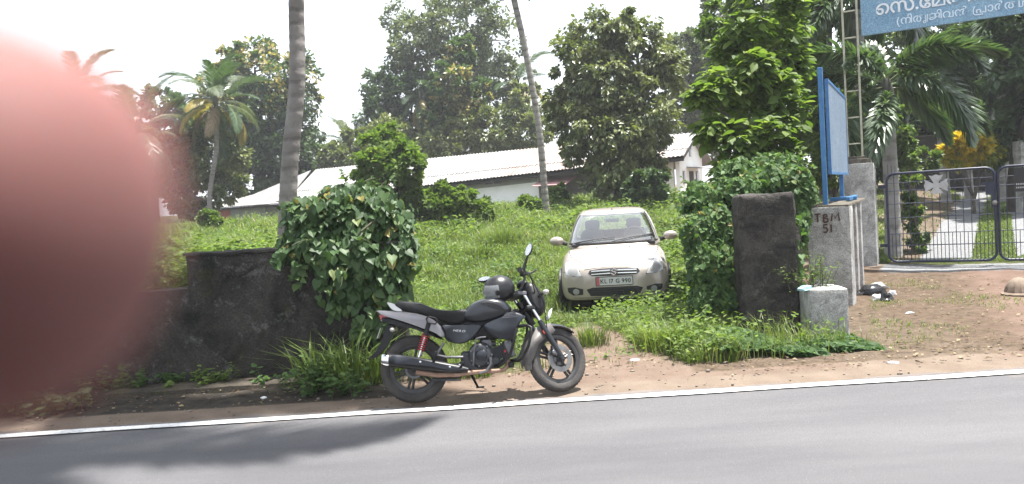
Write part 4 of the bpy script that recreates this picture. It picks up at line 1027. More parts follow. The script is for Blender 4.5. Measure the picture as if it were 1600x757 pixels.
for c, r in lob:                                  # rosettes of leaves at twig ends
    c = np.array(c); r = np.array(r); k = 40
    d = nrm(rng.normal(size=(k, 3))); d[:, 1] -= .25; d = nrm(d); q = c + d * r * (.5 + .55 * rng.random((k, 1)) ** .6)
    for j in range(k):
        m_ = rng.integers(6, 11); a = rng.random() * 6.28 + np.arange(m_) * 2.4; up = nrm(d[j] * .6 + np.array([0, 0, .8])); 
        s1 = nrm(np.cross(up, [0.3, 1, .2])); s2 = np.cross(up, s1); tv = rng.normal(0, .16)
        rd = np.cos(a)[:, None] * s1 + np.sin(a)[:, None] * s2
        C.append(q[j] + rd * .05 + up * rng.normal(0, .05, (m_, 1))); O.append(rd + up * rng.uniform(-.1, .6, (m_, 1))); v.append(.5 + tv + rng.normal(0, .1, m_))
C, O, v = np.concatenate(C), np.concatenate(O), np.concatenate(v)
_a = (C[:, 0] - T0.x) * E1.x + (C[:, 1] - T0.y) * E1.y; _q = (C[:, 0] - T0.x) * E2.x + (C[:, 1] - T0.y) * E2.y
k_ = ~((_a > -.12) & (_q > -.45)); C, O, v = C[k_], O[k_], v[k_]          # nothing grows through the sign
O[:, 2] -= .25; Nn = rng.normal(0, .35, C.shape); Nn[:, 2] += 1; S = .085 + .135 * rng.random(len(C)) ** 1.2
leaf_parts('leaf', lt_, C, O, Nn, S, LEAFB, np.clip(v, .02, .98), LM_bright, 300)
# bushes
def bush(name, label, lobes, Y, n, size, lm, seed, cat='bush', group=None, **kw):
    rng = np.random.default_rng(seed); lo = px_lobes(lobes, Y, .9, rng); cx = np.mean([c for c, r in lo], 0); b = gz((cx[0], cx[1], 0))
    return tree(name, label, cat, b, lo, n, size, lm, M_bark, .05, seed, group=group, fork=.3, **kw)
bush('bushy_tree', 'leafy tree smothered in creeper in front of the shed, right of the thick trunk', [(606, 232, 38, 30), (584, 258, 34, 28), (634, 262, 34, 32), (612, 300, 46, 36), (640, 310, 26, 28), (585, 300, 26, 30), (607, 215, 16, 14)], 26, 17000, .18, LM_bright, 201, 'tree', upn=.9)
bush('shrub', 'pale green creeper covered shrub right of the smothered tree', [(665, 325, 28, 24), (700, 328, 34, 22), (740, 330, 34, 18), (690, 306, 26, 18), (720, 314, 26, 16), (650, 340, 20, 14)], 26, 14000, .16, LM_bright, 202)
bush('shrub', 'dark leafed shrub at the foot of the large drooping tree', [(1010, 285, 26, 22), (1030, 295, 18, 16), (990, 298, 20, 14)], 27, 6000, .16, LM_dark, 203)
bush('shrub', 'round bright shrub beside the slim palm trunk', [(828, 322, 16, 12), (842, 326, 12, 9)], 28.5, 3000, .15, LM_bright, 204)
bush('shrub', 'small upright shrub before the shed\'s pink awning', [(872, 305, 13, 14), (880, 316, 16, 10)], 31, 3000, .17, LM_mid, 205)
bush('shrub', 'small bush before the shed\'s red panel at the far left', [(326, 342, 14, 12), (334, 348, 12, 8)], 30, 2500, .16, LM_mid, 206)
0 and bush('weed_bed', 'sunlit yellow green weeds behind the black wall left of the creeper', [(350, 368, 40, 22), (400, 362, 40, 22), (310, 372, 30, 22), (430, 362, 30, 20), (280, 385, 26, 24), (370, 385, 60, 16), (255, 400, 25, 22)], 10.5, 9000, .085, LM_bright, 207, 'weeds', limbs=False)
bush('croton_bush', 'yellow leaved croton bush inside the gate', [(1500, 240, 22, 20), (1535, 232, 24, 18), (1515, 228, 22, 16), (1548, 245, 18, 14), (1492, 232, 16, 14)], 22.5, 9500, .20, LM_croton, 208, var=lambda C, v, r: np.clip(v + .25 * np.clip((P(1515, 240, 22.5).x - C[:, 0]) * 2.2, -1.2, 1), 0, 1))
bush('garden_shrub', 'pale leafy shrub beside the stout palm trunk behind the gate', [(1425, 330, 14, 30), (1420, 290, 16, 26), (1432, 370, 12, 24)], 16.6, 2600, .10, LM_mid, 209)
bush('bush', 'leafy bush filling the gap behind the white wall and the blue sign', [(1300, 250, 22, 40), (1240, 290, 36, 34), (1330, 200, 22, 50), (1285, 200, 30, 40)], 17.5, 9000, .12, LM_bright, 210)
bush('hedge', 'dense dark hedge growing behind the garden wall', [(1320 + 40 * i, 215 + 14 * math.sin(i * 2.1), 36, 56) for i in range(9)], 31, 26000, .24, LM_dark, 212, 'hedge')
bush('bush', 'dark bush in the shade under the foxtail palms behind the gate', [(1410, 240, 22, 30), (1440, 255, 24, 20), (1400, 200, 20, 30)], 22, 5000, .14, LM_mid, 211)
# ================================================================ background fence inside the gate
bf = thing('garden_wall', 'dark stained wall at the back of the garden behind the croton bush', 'wall', (16, 29, 1.2))
M_garden_wall = mossy('garden_wall', (.06, .056, .052), (.03, .028, .026), (.11, .105, .10), (.03, .035, .018), .6, .3)
fa, fb_ = P(1405, 262, 30), P(1665, 262, 26)
d_ = Vector((fb_.x - fa.x, fb_.y - fa.y, 0)); Lf = d_.length; d_.normalize(); dnn = Vector((-d_.y, d_.x, 0))
base_f = Vector((fa.x, fa.y, Hs(fa.x, fa.y) - .4))
rough_box(base_f, d_, dnn, (Lf, .2, 2.3), .22, .012).obj('wall', M_garden_wall, bf, True, smooth=50)
rough_box(base_f + Vector((0, 0, 2.29)) - dnn * .04, d_, dnn, (Lf, .28, .08), .25, .01).obj('coping', M_garden_wall, bf, True, smooth=50)
M_bamboo = mat('bamboo_slat', (.17, .15, .12), .8, col2=(.095, .085, .07), nscale=5)
sf = thing('slat_fence', 'weathered upright wooden slat fence rising above the dark garden wall', 'fence', base_f + d_ * Lf * .35 + Vector((0, 0, 2.4)))
sl_me = None
rg = random.Random(4)
p0 = P(1512, 200, 27.6); p1 = P(1566, 200, 27.2)
for k in range(17):
    p = p0.lerp(p1, k / 16) + dnn * .3; z0 = base_f.z + 2.1; z1 = P(1530, 182 + rg.uniform(-4, 8), 27.5).z
    if sl_me is None:
        mb = MB(); mb.box((0, 0, .5), (.062, .018, 1)); sl_me = mb.mesh('slat'); sl_me.materials.append(M_bamboo)
    o = bpy.data.objects.new('slat', sl_me); COL.objects.link(o); o.parent = sf; o.matrix_parent_inverse = sf.matrix_basis.inverted()
    o.matrix_basis = Matrix.Translation((p.x, p.y, z0)) @ Matrix.Rotation(math.atan2(d_.y, d_.x), 4, 'Z') @ Matrix.Diagonal((1, 1, z1 - z0, 1))
mb = MB(); q0, q1 = p0 + dnn * .33, p1 + dnn * .33; mb.tube([Vector((q0.x, q0.y, base_f.z + 2.9)), Vector((q1.x, q1.y, base_f.z + 2.9))], .03, 6); mb.obj('rail', M_bamboo, sf, True)
wp = P(1596, 270, 21.5); wp = gz(wp)
mb = rough_box(wp, ex, ey, (.5, .4, 2.1), .12, .006); tag(mb.obj('white_post', M_white_old, None, smooth=50), 'white painted post inside the garden beyond the second gate leaf', 'post')
rp = G(1450, 283); mb = MB(); rng = np.random.default_rng(8)
rt = thing('rubble_heap', 'grey heap of stone chips inside the gate left of the drive', 'heap', rp)
mb = MB()
def heap(mb, c, rx_, ry_, rz_, seed, n=20, m=8):
    V = []; F = []
    for i in range(m + 1):
        th = .5 * PI * i / m
        for k in range(n):
            a = 2 * PI * k / n; q = Vector((rx_ * math.sin(th) * math.cos(a), ry_ * math.sin(th) * math.sin(a), rz_ * math.cos(th)))
            V.append(Vector(c) + q * (1 + .35 * mnoise.noise(q * 4 + Vector((seed, 0, 0)))))
    for i in range(m):
        for k in range(n): F.append((i * n + k, (i + 1) * n + k, (i + 1) * n + (k + 1) % n, i * n + (k + 1) % n))
    mb.add(V, F)
heap(mb, rp - Vector((0, 0, .05)), .75, .5, .42, 2, 26, 9)
mb.obj('heap', mat('stone_chips', (.10, .10, .105), .9, col2=(.26, .26, .27), nscale=14, bump=.8, bscale=30), rt, True, smooth=80)

def add_shoots(rng, C, A, Nn, S, v, k, parent, L):
    """free runners that stand out of the heap, each with its own thin stem"""
    ctr = C.mean(0); M_s = mat('runner_stem', (.07, .075, .03), .7); inv = []
    for i in rng.integers(0, len(C), k):
        p = Vector(C[i]); d = Vector(nrm(C[i] - ctr)) + Vector(rng.normal(0, .45, 3)); d.z += .15; d.y -= .25; d.normalize(); l = L * rng.uniform(.35, 1.)
        pts = [p + d * l * t + Vector((0, 0, -.35 * l * t * t)) for t in np.linspace(0, 1, 5)]; mb = MB(); mb.tube(pts, [.005, .0045, .004, .003, .002], 4); mb.obj('stem', M_s, parent, True)
        m = int(rng.integers(5, 10)); t = rng.random(m); q = np.array([pts[min(int(a * 4), 3)].lerp(pts[min(int(a * 4), 3) + 1], a * 4 - int(a * 4)) for a in t]) + rng.normal(0, .012, (m, 3))
        C = np.vstack([C, q]); A = np.vstack([A, np.array(d)[None] * .5 + rng.normal(0, .6, (m, 3)) + np.array([0, -.1, -.4])]); nn = rng.normal(0, .4, (m, 3)) + np.array([0, -.4, .7]); Nn = np.vstack([Nn, nn]); S = np.append(S, rng.uniform(.035, .085, m) * (1.2 - .5 * t)); v = np.append(v, np.clip(rng.normal(.6, .15, m), 0, .93))
    return C, A, Nn, S, v
# ================================================================ heart leaved creeper on the black wall
rng = np.random.default_rng(31)
hv = thing('creeper', 'heart leaved green creeper heaped over the right end of the black wall', 'creeper', (-1.9, 8.3, 0))
lo = px_lobes([(492, 352, 46, 44, .1), (548, 336, 56, 42, .15), (600, 350, 44, 46, .1), (618, 410, 30, 50, .0), (560, 402, 52, 54, -.02), (500, 392, 44, 34, -.05), (590, 450, 42, 34, -.05), (548, 452, 34, 26, -.12), (625, 375, 26, 40, .2), (458, 390, 26, 22, -.05), (530, 308, 32, 20, .2), (580, 305, 30, 16, .2), (470, 335, 26, 26, .2)], 8.35, .85, None)
C, Nn, S, v = [], [], [], []
for c, r in lo:
    c = np.array(c); r = np.array(r) ; r[1] = min(r[1], .42); m = int(840 * r[0] * r[2] / .12); d = nrm(rng.normal(size=(m, 3))); d[:, 1] -= .35; d[:, 2] += .2; d = nrm(d)
    lump = 1 + .16 * np.sin(d[:, 0:1] * 6 + c[0] * 9) * np.sin(d[:, 2:3] * 5 + c[2] * 7); q = c + d * r * lump * (.55 + .52 * rng.random((m, 1)) + .22 * (rng.random((m, 1)) > .93)); C.append(q); Nn.append(d * .8 + np.array([0, -.35, .5]) + rng.normal(0, .33, (m, 3))); S.append(.045 + .085 * rng.random(m) ** 1.2); v.append(.42 + rng.normal(0, .2, m) + .9 * (rng.random(m) > .965))
C, Nn, S, v = map(np.concatenate, (C, Nn, S, v))
# trailing strands
strands = [[(470, 400), (462, 425), (470, 440)], [(520, 440), (525, 475), (520, 500)], [(545, 470), (560, 500), (556, 520), (570, 522)], [(600, 480), (585, 500), (590, 512)], [(500, 430), (505, 455), (500, 470)], [(575, 480), (600, 500), (605, 515)], [(440, 395), (430, 405)], [(610, 470), (640, 470)], [(560, 500), (585, 520), (600, 535)]]
M_stem = mat('creeper_stem', (.05, .045, .025), .8)
for st in strands:
    pts = [P(a, b, 8.1) for a, b in st]; mb = MB(); mb.tube(pts, .006, 5); mb.obj('stem', M_stem, hv, True)
    m = 4 * len(pts)
    for k in range(m):
        u = rng.random() * (len(pts) - 1); i = int(u); q = np.array(pts[i].lerp(pts[i + 1], u - i)) + rng.normal(0, .03, 3); q[1] = 8.08 - .03 * rng.random()
        C = np.vstack([C, q]); Nn = np.vstack([Nn, [rng.normal(0, .3), -1, .5]]); S = np.append(S, rng.uniform(.07, .12)); v = np.append(v, rng.uniform(.35, .8))
A = np.tile(np.array([0, -.25, -1.]), (len(C), 1)) + rng.normal(0, .42, C.shape) + Nn * np.array([.35, .35, 0])
C, A, Nn, S, v = add_shoots(rng, C, A, Nn, S, v, 46, hv, .36)
leaf_parts('leaf', hv, C, A, Nn, S, HEART, np.clip(v, .02, .98), LM_heart, 300)
# dark inner stems that carry the heap
for k in range(9):
    a = P(540 + rng.uniform(-60, 60), 470, 8.35); b = P(540 + rng.uniform(-90, 90), 330 + rng.uniform(0, 60), 8.35); mb = MB(); mb.tube(bent(rng, a, b, 5, .12), .012, 5); mb.obj('stem', M_stem, hv, True)
# dangling bare runner
mb = MB(); mb.tube([P(533, 505, 8.05), P(530, 530, 8.05), P(545, 552, 8.0), P(575, 545, 7.95)], .005, 5); mb.obj('runner', M_stem, hv, True)

# ================================================================ creeper wrapped round the black pier
rng = np.random.default_rng(41)
iv = thing('creeper', 'leafy creeper bank wrapped round the left and back of the black pier', 'creeper', (2.6, 9.8, 0))
lo = px_lobes([(1105, 322, 38, 32, .9), (1092, 372, 26, 38, .6), (1112, 420, 38, 46, .4), (1126, 472, 36, 36, .25), (1150, 300, 40, 24, .9), (1200, 285, 46, 26, 1.2), (1245, 300, 26, 40, 1.0), (1150, 270, 34, 22, 1.6), (1120, 365, 30, 46, .6), (1098, 470, 22, 26, .2), (1210, 262, 40, 22, 1.7), (1245, 345, 16, 40, .9), (1090, 300, 18, 18, 1.4)], 9.3, .9, None)
C, Nn, S, v = [], [], [], []
for c, r in lo:
    c = np.array(c); r = np.array(r); m = int(1500 * r[0] * r[2] / .08); d = nrm(rng.normal(size=(m, 3))); d[:, 1] -= .25; d[:, 2] += .25; d = nrm(d)
    lump = 1 + .12 * np.sin(d[:, 0:1] * 7 + c[0] * 5) * np.sin(d[:, 2:3] * 6 + c[2] * 3)
    C.append(c + d * r * lump * (.6 + .48 * rng.random((m, 1)))); Nn.append(d * .7 + np.array([0, -.2, .6]) + rng.normal(0, .42, (m, 3))); S.append(rng.uniform(.035, .095, m)); v.append(.42 + rng.normal(0, .2, m) + .25 * np.clip(d[:, 2], 0, 1))
C, Nn, S, v = map(np.concatenate, (C, Nn, S, v))
strands = [[(1248, 330), (1252, 380), (1247, 420), (1252, 470)], [(1250, 430), (1256, 480), (1250, 520)], [(1244, 400), (1250, 450), (1248, 540)]]
for st in strands:
    pts = [P(a, b, 9.15) for a, b in st]; mb = MB(); mb.tube(pts, .005, 5); mb.obj('stem', M_stem, iv, True)
    for k in range(34):
        u = rng.random() * (len(pts) - 1); i = int(u); q = np.array(pts[i].lerp(pts[i + 1], u - i)) + rng.normal(0, .035, 3)
        C = np.vstack([C, q]); Nn = np.vstack([Nn, [rng.normal(0, .4), -1, .7]]); S = np.append(S, rng.uniform(.05, .10)); v = np.append(v, rng.uniform(.2, .7))
px0, px1 = 2.60, 3.30                              # keep the pier's face clear
keep = ~((C[:, 0] > 2.62) & (C[:, 0] < 3.28) & (C[:, 1] < 9.5) & (C[:, 2] < 1.58))
C, Nn, S, v = C[keep], Nn[keep], S[keep], v[keep]
A = np.tile(np.array([0, -.3, -.8]), (len(C), 1)) + rng.normal(0, .5, C.shape)
C, A, Nn, S, v = add_shoots(rng, C, A, Nn, S, v, 70, iv, .34)
leaf_parts('leaf', iv, C, A, Nn, S, HEART, np.clip(v, .02, .98), LM_ivy, 300)
for k in range(8):
    a = P(1105 + rng.uniform(-15, 35), 515, 9.6); b = P(1110 + rng.uniform(-30, 60), 300 + rng.uniform(0, 60), 10.0); mb = MB(); mb.tube(bent(rng, a, b, 5, .12), .012, 5); mb.obj('stem', M_stem, iv, True)

# ================================================================ grass of the field (nobody could count it)
rng = np.random.default_rng(51)
def inview(X, Y, m=.05): return np.abs(X / Y) < (.68 + m)
def scatter(n, y0, y1, pw=1.0):
    u = rng.random(n); Y = (y0 ** (1 - pw) + u * (y1 ** (1 - pw) - y0 ** (1 - pw))) ** (1 / (1 - pw)) if pw != 1 else y0 * (y1 / y0) ** u
    X = (rng.random(n) * 2 - 1) * .74 * Y; return X, Y
CARX, CARY = 1.56, 13.4
def free(X, Y, keep_path=True):
    ok = Y > 7.62 + .2 * np.sin(X * 2.3) + .12 * np.sin(X * 5.9)
    ok &= ~((np.abs(X - CARX - .12 * (Y - 12)) < .70) & (Y > 11.75) & (Y < 15.3))
    S_, T_ = gst(X, Y); ok &= ~((X > 3.55) & (T_ < .6))
    ok &= ~((T_ > -1) & inpoly(X, Y, poly_grav)) & ~((T_ > -1) & inpoly(X, Y, poly_grav2)) & ~((T_ > -1) & inpoly(X, Y, poly_soil) & (rng.random(len(X)) < .9))
    ok &= ~((X > -9.7) & (X < -1.0) & (Y < 8.5)); ok &= ~((X > 2.55) & (X < 3.35) & (Y > 8.9) & (Y < 9.6))
    pw = np.clip((1.0 - .30 * (Y - 7.5)), .16, 2); cx = .72 + .07 * (Y - 7.5)
    nzv = .35 * np.sin(X * 4 + 2 * Y) + .25 * np.sin(X * 9 - 3 * Y)
    ok &= ~((np.abs(X - cx) < pw * (1 + .4 * nzv)) & (Y < 10.6) & (rng.random(len(X)) < .97))
    ok &= ~((X > 2.15) & (X < 3.75) & (Y < 9.0) & (rng.random(len(X)) < .88))
    ok &= ~((Y > 35) ) ; ok &= ~((X > .6 * Y + 2.0) & (T_ < .3))
    return ok
X, Y = scatter(390000, 7.6, 34, 1.35); k = free(X, Y); X, Y = X[k], Y[k]
bare = np.sin(X * 1.5 + 1.3 * np.sin(Y * 1.1)) * np.sin(Y * 1.2 - X * .7) + .5 * np.sin(X * 3.3 + Y * 2.1) * np.sin(Y * 2.9 - X); k = (bare < .35) | (rng.random(len(X)) < .28) | (X > 5); X, Y = X[k], Y[k]
S_, T_ = gst(X, Y); lawn = (T_ > .4) & (X > 5)
patch = .5 + .28 * np.sin(X * .9 + 1.7 * np.sin(Y * .55)) * np.sin(Y * .8 + 1.1 * np.sin(X * .7)) + .2 * np.sin(X * 2.7 + Y) * np.sin(Y * 2.1 - X * .8)
hgt = (.06 + .30 * patch + .08 * sstep(9, 14, Y) + .14 * sstep(16, 26, Y)) * rng.uniform(.5, 1.35, len(X))
hgt = np.where(lawn, .07 * rng.uniform(.6, 1.5, len(X)), hgt)
pd = np.abs(X - .75 - .07 * (Y - 7.5)); hgt = np.where((Y < 11.8) & ~lawn, hgt * np.clip(.32 + .42 * pd, .3, 1.0), hgt)
var = np.clip(.38 + .26 * (patch - .5) * 2 * .6 + rng.normal(0, .13, len(X)) + .5 * (rng.random(len(X)) > .955), 0, 1)
var = np.where(lawn, np.clip(.42 + rng.normal(0, .1, len(X)), 0, 1), var)
wdt = (.0055 + .0011 * np.maximum(Y - 8, 0)) * rng.uniform(.7, 1.6, len(X))
V, F, vv = blades(rng, X, Y, H(X, Y) - .01, hgt, wdt, rng.uniform(.15, .95, len(X)), var)
o = obj('field_grass', mesh_np('field_grass', V, F, vv), LM_grass); tag(o, 'uneven grass growing over the plot around the car and inside the gate', 'grass', kind='stuff')
# leafy weeds through the grass
X, Y = scatter(26000, 7.7, 34, 1.3); k = free(X, Y); X, Y = X[k], Y[k]; S_, T_ = gst(X, Y); k = ~((T_ > .4) & (X > 5)); X, Y = X[k], Y[k]
pat2 = np.sin(X * 1.1 + 2 * np.sin(Y * .6 + 1)) * np.sin(Y * .9 + X * .4); k = pat2 > -.25 + .5 * rng.random(len(X)); X, Y = X[k], Y[k]
per = 6; n = len(X) * per; xi = np.repeat(np.arange(len(X)), per); hh = rng.uniform(.08, .40, len(X)) * (1 + .5 * sstep(15, 24, Y)) * np.where(Y < 11.8, np.clip(.35 + .4 * np.abs(X - .75), .3, 1), 1)
a = rng.random(n) * 6.28; f = rng.random(n); rr = rng.uniform(.01, .09, n)
C = np.stack([X[xi] + np.cos(a) * rr, Y[xi] + np.sin(a) * rr, H(X[xi], Y[xi]) + hh[xi] * (.35 + .75 * f)], 1)
A = np.stack([np.cos(a), np.sin(a), rng.uniform(-.3, .7, n)], 1); Nn = rng.normal(0, .35, (n, 3)); Nn[:, 2] += 1
o = obj('field_weeds', leaf_mesh('field_weeds', C, A, Nn, rng.uniform(.04, .085, n) * (1 + .03 * np.maximum(Y[xi] - 9, 0)), LEAF4, np.clip(.5 + rng.normal(0, .2, n), 0, 1)), LM_bright)
tag(o, 'broad leaved weeds growing through the grass of the plot', 'weeds', kind='stuff')
# taller grass tussocks in the field
def tussock(name, label, cat, p, n, h, w_, seed, lean=(.3, 1.0), spread=.12, m=LM_grass, vr=(.15, .55), group=None, aim=None):
    rng = np.random.default_rng(seed); X = p.x + rng.normal(0, spread, n); Y = p.y + rng.normal(0, spread * .7, n)
    a = np.arctan2(Y - p.y, X - p.x) + rng.normal(0, .6, n)
    V, F, vv = blades(rng, X, Y, H(X, Y) - .01, h * rng.uniform(.5, 1.15, n), w_ * rng.uniform(.6, 1.3, n), rng.uniform(*lean, n), rng.uniform(*vr, n), aim=a)
    o = obj(name, mesh_np(name, V - np.array(p)[None], F, vv), m); o.location = p; return tag(o, label, cat, group)
for k, (a, b, lb) in enumerate([(783, 372, 'tall grass tussock in the field between the shed\'s white wall and the car'), (745, 388, 'low tussock in the field left of the tall tussock'), (1030, 545, 'bright yellow green grass tuft at the left front of the creeper bank'), (1075, 548, 'green grass tuft before the creeper bank'), (925, 540, 'grass tuft right of the motorcycle\'s front wheel'), (838, 578, 'small grass tuft on the dirt behind the crash guard')]):
    p = G(a, b + (20 if k < 2 else 0)); hh = [.75, .5, .34, .36, .3, .14][k]
    tussock('grass_tussock', lb, 'grass tuft', p, [420, 260, 420, 420, 300, 150][k], hh, .008 if k > 1 else .018, 60 + k, (.15, .7), [.18, .2, .16, .2, .10, .10][k], vr=(.35, .75) if k == 2 else (.15, .6))
# long bladed grass behind the motorcycle's tail
pt = Vector((-1.62, 7.62, 0))
for k, (dx, dy, lb) in enumerate([(0, 0, 'clump of long arching grass blades behind the motorcycle\'s rear wheel'), (-.35, .1, 'clump of long grass at the wall foot left of the rear wheel'), (.28, .18, 'clump of long grass under the motorcycle\'s tail against the wall end')]):
    tussock('grass_clump', lb, 'grass clump', pt + Vector((dx, dy, 0)), 95, .62 - .08 * k, .021, 80 + k, (.25, 1.15), .13, vr=(.12, .5))
# small leafy plants along the wall foot
def weed(name, label, p, n, rx_, hz, size, lm, seed, cat='weed', group=None, ry_=None, tm=LEAFB):
    rng = np.random.default_rng(seed); t = thing(name, label, cat, p, group=group); k = max(3, n // 16); C = []; O = []; v = []
    for j in range(k):
        b = Vector((p.x + rng.normal(0, rx_ * .5), p.y + rng.normal(0, (ry_ or rx_ * .6) * .5), 0)); b.z = Hs(b.x, b.y); tip = b + Vector((rng.normal(0, .4), rng.normal(0, .3) - .1, 1)).normalized() * hz * rng.uniform(.5, 1.1)
        mb = MB(); mb.tube([b, b.lerp(tip, .5) + Vector((0, 0, .02)), tip], [.004, .003, .002], 4); mb.obj('stem', M_stem, t, True)
        for i in range(16):
            f = rng.random() ** .6; q = b.lerp(tip, f); a = rng.random() * 6.28; C.append(np.array(q) + rng.normal(0, .015, 3)); O.append([math.cos(a), math.sin(a), rng.uniform(-.2, .4)]); v.append(.35 + .3 * f + rng.normal(0, .1))
    C = np.array(C); O = np.array(O); Nn = rng.normal(0, .3, C.shape); Nn[:, 2] += 1; Nn[:, 1] -= .25
    o = obj('leaves', leaf_mesh('leaves', C, O, Nn, size * rng.uniform(.6, 1.3, len(C)), tm, np.clip(v, 0, 1)), lm, t, True); o['kind'] = 'stuff'
    return t
for k, (a, b, n, r, h, lb) in enumerate([(200, 612, 110, .16, .22, 'leafy weed at the foot of the low wall below the blurred finger'), (143, 612, 60, .12, .18, 'small yellowish weed left of the leafy weed under the finger'), (325, 606, 130, .20, .16, 'bright weeds at the wall foot left of the drain slab\'s middle'), (262, 606, 60, .14, .12, 'low weeds on the wall foot between the two brighter weeds'), (400, 605, 40, .12, .08, 'tiny weeds at the wall foot near the long grass'), (480, 612, 220, .20, .24, 'leafy weeds at the left side of the long grass'), (545, 618, 160, .2, .2, 'leafy weeds in front of the long grass behind the rear wheel'), (268, 560, 36, .10, .14, 'small fern sprouting from the black wall')]):
    p = G(a, b); 
    if k == 7: p = P(268, 585, 8.1); p.z = .1
    weed('weed', lb, p, int(n * 1.8), r * 1.35, h * 1.35, .055, LM_ivy if k != 2 else LM_bright, 90 + k)
weed('roadside_shrub', 'sprawling pale leafy shrub at the photo\'s lower left corner by the road', G(45, 648), 520, .55, .26, .075, LM_olive, 120, 'shrub', ry_=.28)
weed('roadside_shrub', 'second low shrub at the far lower left, half outside the frame', G(-60, 650), 400, .5, .28, .075, LM_olive, 121, 'shrub', ry_=.28)
# tall sunlit weeds standing behind the long wall
def stand(name, label, x0, x1, y0, y1, ns, h0, h1, sz, seed, lm=LM_bright, cond=None):
    rng = np.random.default_rng(seed); X = rng.uniform(x0, x1, ns); Y = rng.uniform(y0, y1, ns)
    if cond is not None: k = cond(X, Y, rng); X, Y = X[k], Y[k]
    ns = len(X); hw_ = rng.uniform(h0, h1, ns) * (1 + .6 * np.sin(X * 2.1 + Y) * np.sin(Y * 1.7 + X * .6)); per = 26; i_ = np.repeat(np.arange(ns), per); n = ns * per
    f = rng.random(n) ** .6; a = rng.random(n) * 6.28; rr = rng.uniform(.01, .10, n) * (h1 / .5)
    C = np.stack([X[i_] + np.cos(a) * rr + .12 * f * np.sin(i_), Y[i_] + np.sin(a) * rr, H(X[i_], Y[i_]) + hw_[i_] * f], 1); A = np.stack([np.cos(a), np.sin(a), rng.uniform(-.4, .5, n)], 1); Nn = rng.normal(0, .35, (n, 3)); Nn[:, 2] += 1
    o = obj(name, leaf_mesh(name, C, A, Nn, sz * rng.uniform(.6, 1.35, n), LEAF4, np.clip(.5 + rng.normal(0, .2, n) + .15 * np.sin(i_ * 1.7), 0, 1)), lm); tag(o, label, kind='stuff'); return o
stand('tall_weeds', 'sunlit yellow green weeds standing behind the long black wall', -7.5, -2.3, 9.0, 13.5, 1500, .25, .55, .08, 131)
stand('tall_weeds', 'leafy weeds growing tall along the foot of the shed', -3.5, 6.8, 22.5, 31, 800, .2, .5, .15, 132, LM_bright, lambda X, Y, r: np.sin(X * .9 + Y * .7) * np.sin(Y * .8 - X * .5) > -.25)
stand('tall_weeds', 'tall bright weeds between the parked car and the creeper bank', 2.35, 4.4, 10.6, 19, 420, .25, .6, .085, 133, LM_bright, lambda X, Y, r: (X > 1.0 + .12 * Y) & (X < 1.5 + .14 * Y + r.random(len(X))))
stand('tall_weeds', 'patches of broad leaved weeds in the field left of the car', -2.6, .8, 10.2, 21, 260, .15, .4, .085, 134, LM_ivy, lambda X, Y, r: np.sin(X * 1.9 + Y * .7) * np.sin(Y * 1.1 - X * .6) > .15)
weed('shrublet', 'feathery green shrub growing on top of the low white block', P(1272, 462, 8.95) * 1.0, 10, .1, .2, .05, LM_ivy, 122) if False else None
# plant on top of the block
rng = np.random.default_rng(123); pb = P(1275, 452, 8.85); pb.z = .50
bs = thing('block_plant', 'feathery light green plant growing on top of the low white block', 'plant', pb); C = []; O = []; v = []
for j in range(26):
    b = pb + Vector((rng.normal(0, .10), rng.normal(.05, .06), 0)); tip = b + Vector((rng.normal(0, .13), rng.normal(0, .1), rng.uniform(.15, .42)))
    mb = MB(); mb.tube([b, b.lerp(tip, .6), tip], [.004, .003, .002], 4); mb.obj('stem', M_stem, bs, True)
    for i in range(22):
        f = rng.random() ** .6; C.append(np.array(b.lerp(tip, f)) + rng.normal(0, .02, 3)); a = rng.random() * 6.28; O.append([math.cos(a), math.sin(a), .1]); v.append(.5 + rng.normal(0, .15))
C = np.array(C); Nn = rng.normal(0, .35, C.shape); Nn[:, 2] += 1
o = obj('leaves', leaf_mesh('leaves', C, np.array(O), Nn, rng.uniform(.02, .045, len(C)), LEAF4, np.clip(v, 0, 1)), LM_bright, bs, True); o['kind'] = 'stuff'
# ground creeper before the pier and block
rng = np.random.default_rng(61); n = 6500
u = rng.random(n); X = 2.0 + 1.6 * u; wv = .34 + .2 * np.sin(X * 3) + .25 * (X < 3.0); Y = 8.62 - .55 * u * .3 - rng.random(n) ** .8 * (.95 - .15 * u) + .1 * np.sin(X * 6)
patch = np.sin(X * 5 + 2 * np.sin(Y * 4)) * np.sin(Y * 6 + X); k = (patch > -.75 + .25 * rng.random(n)) & (Y > 7.62); X, Y = X[k], Y[k]; n = len(X)
hh = (.03 + .13 * rng.random(n) * (.5 + .5 * np.sin(X * 4.3 + 1) * np.sin(Y * 5)) + .16 * sstep(2.9, 2.1, X)) * np.clip((3.8 - X) / .7, .3, 1) * .6
C = np.stack([X, Y, H(X, Y) + hh], 1); a = rng.random(n) * 6.28; A = np.stack([np.cos(a) * .8, np.sin(a) * .6 - .4, rng.uniform(-.4, .2, n)], 1); Nn = rng.normal(0, .4, (n, 3)) + np.array([0, -.45, 1.])
o = obj('ground_creeper', leaf_mesh('ground_creeper', C, A, Nn, rng.uniform(.035, .085, n), HEART, np.clip(.45 + rng.normal(0, .2, n) + .8 * (hh - .15), 0, 1)), LM_ivy)
tag(o, 'leafy creeper spreading on the ground before the pier and white block', 'ground cover', kind='stuff')
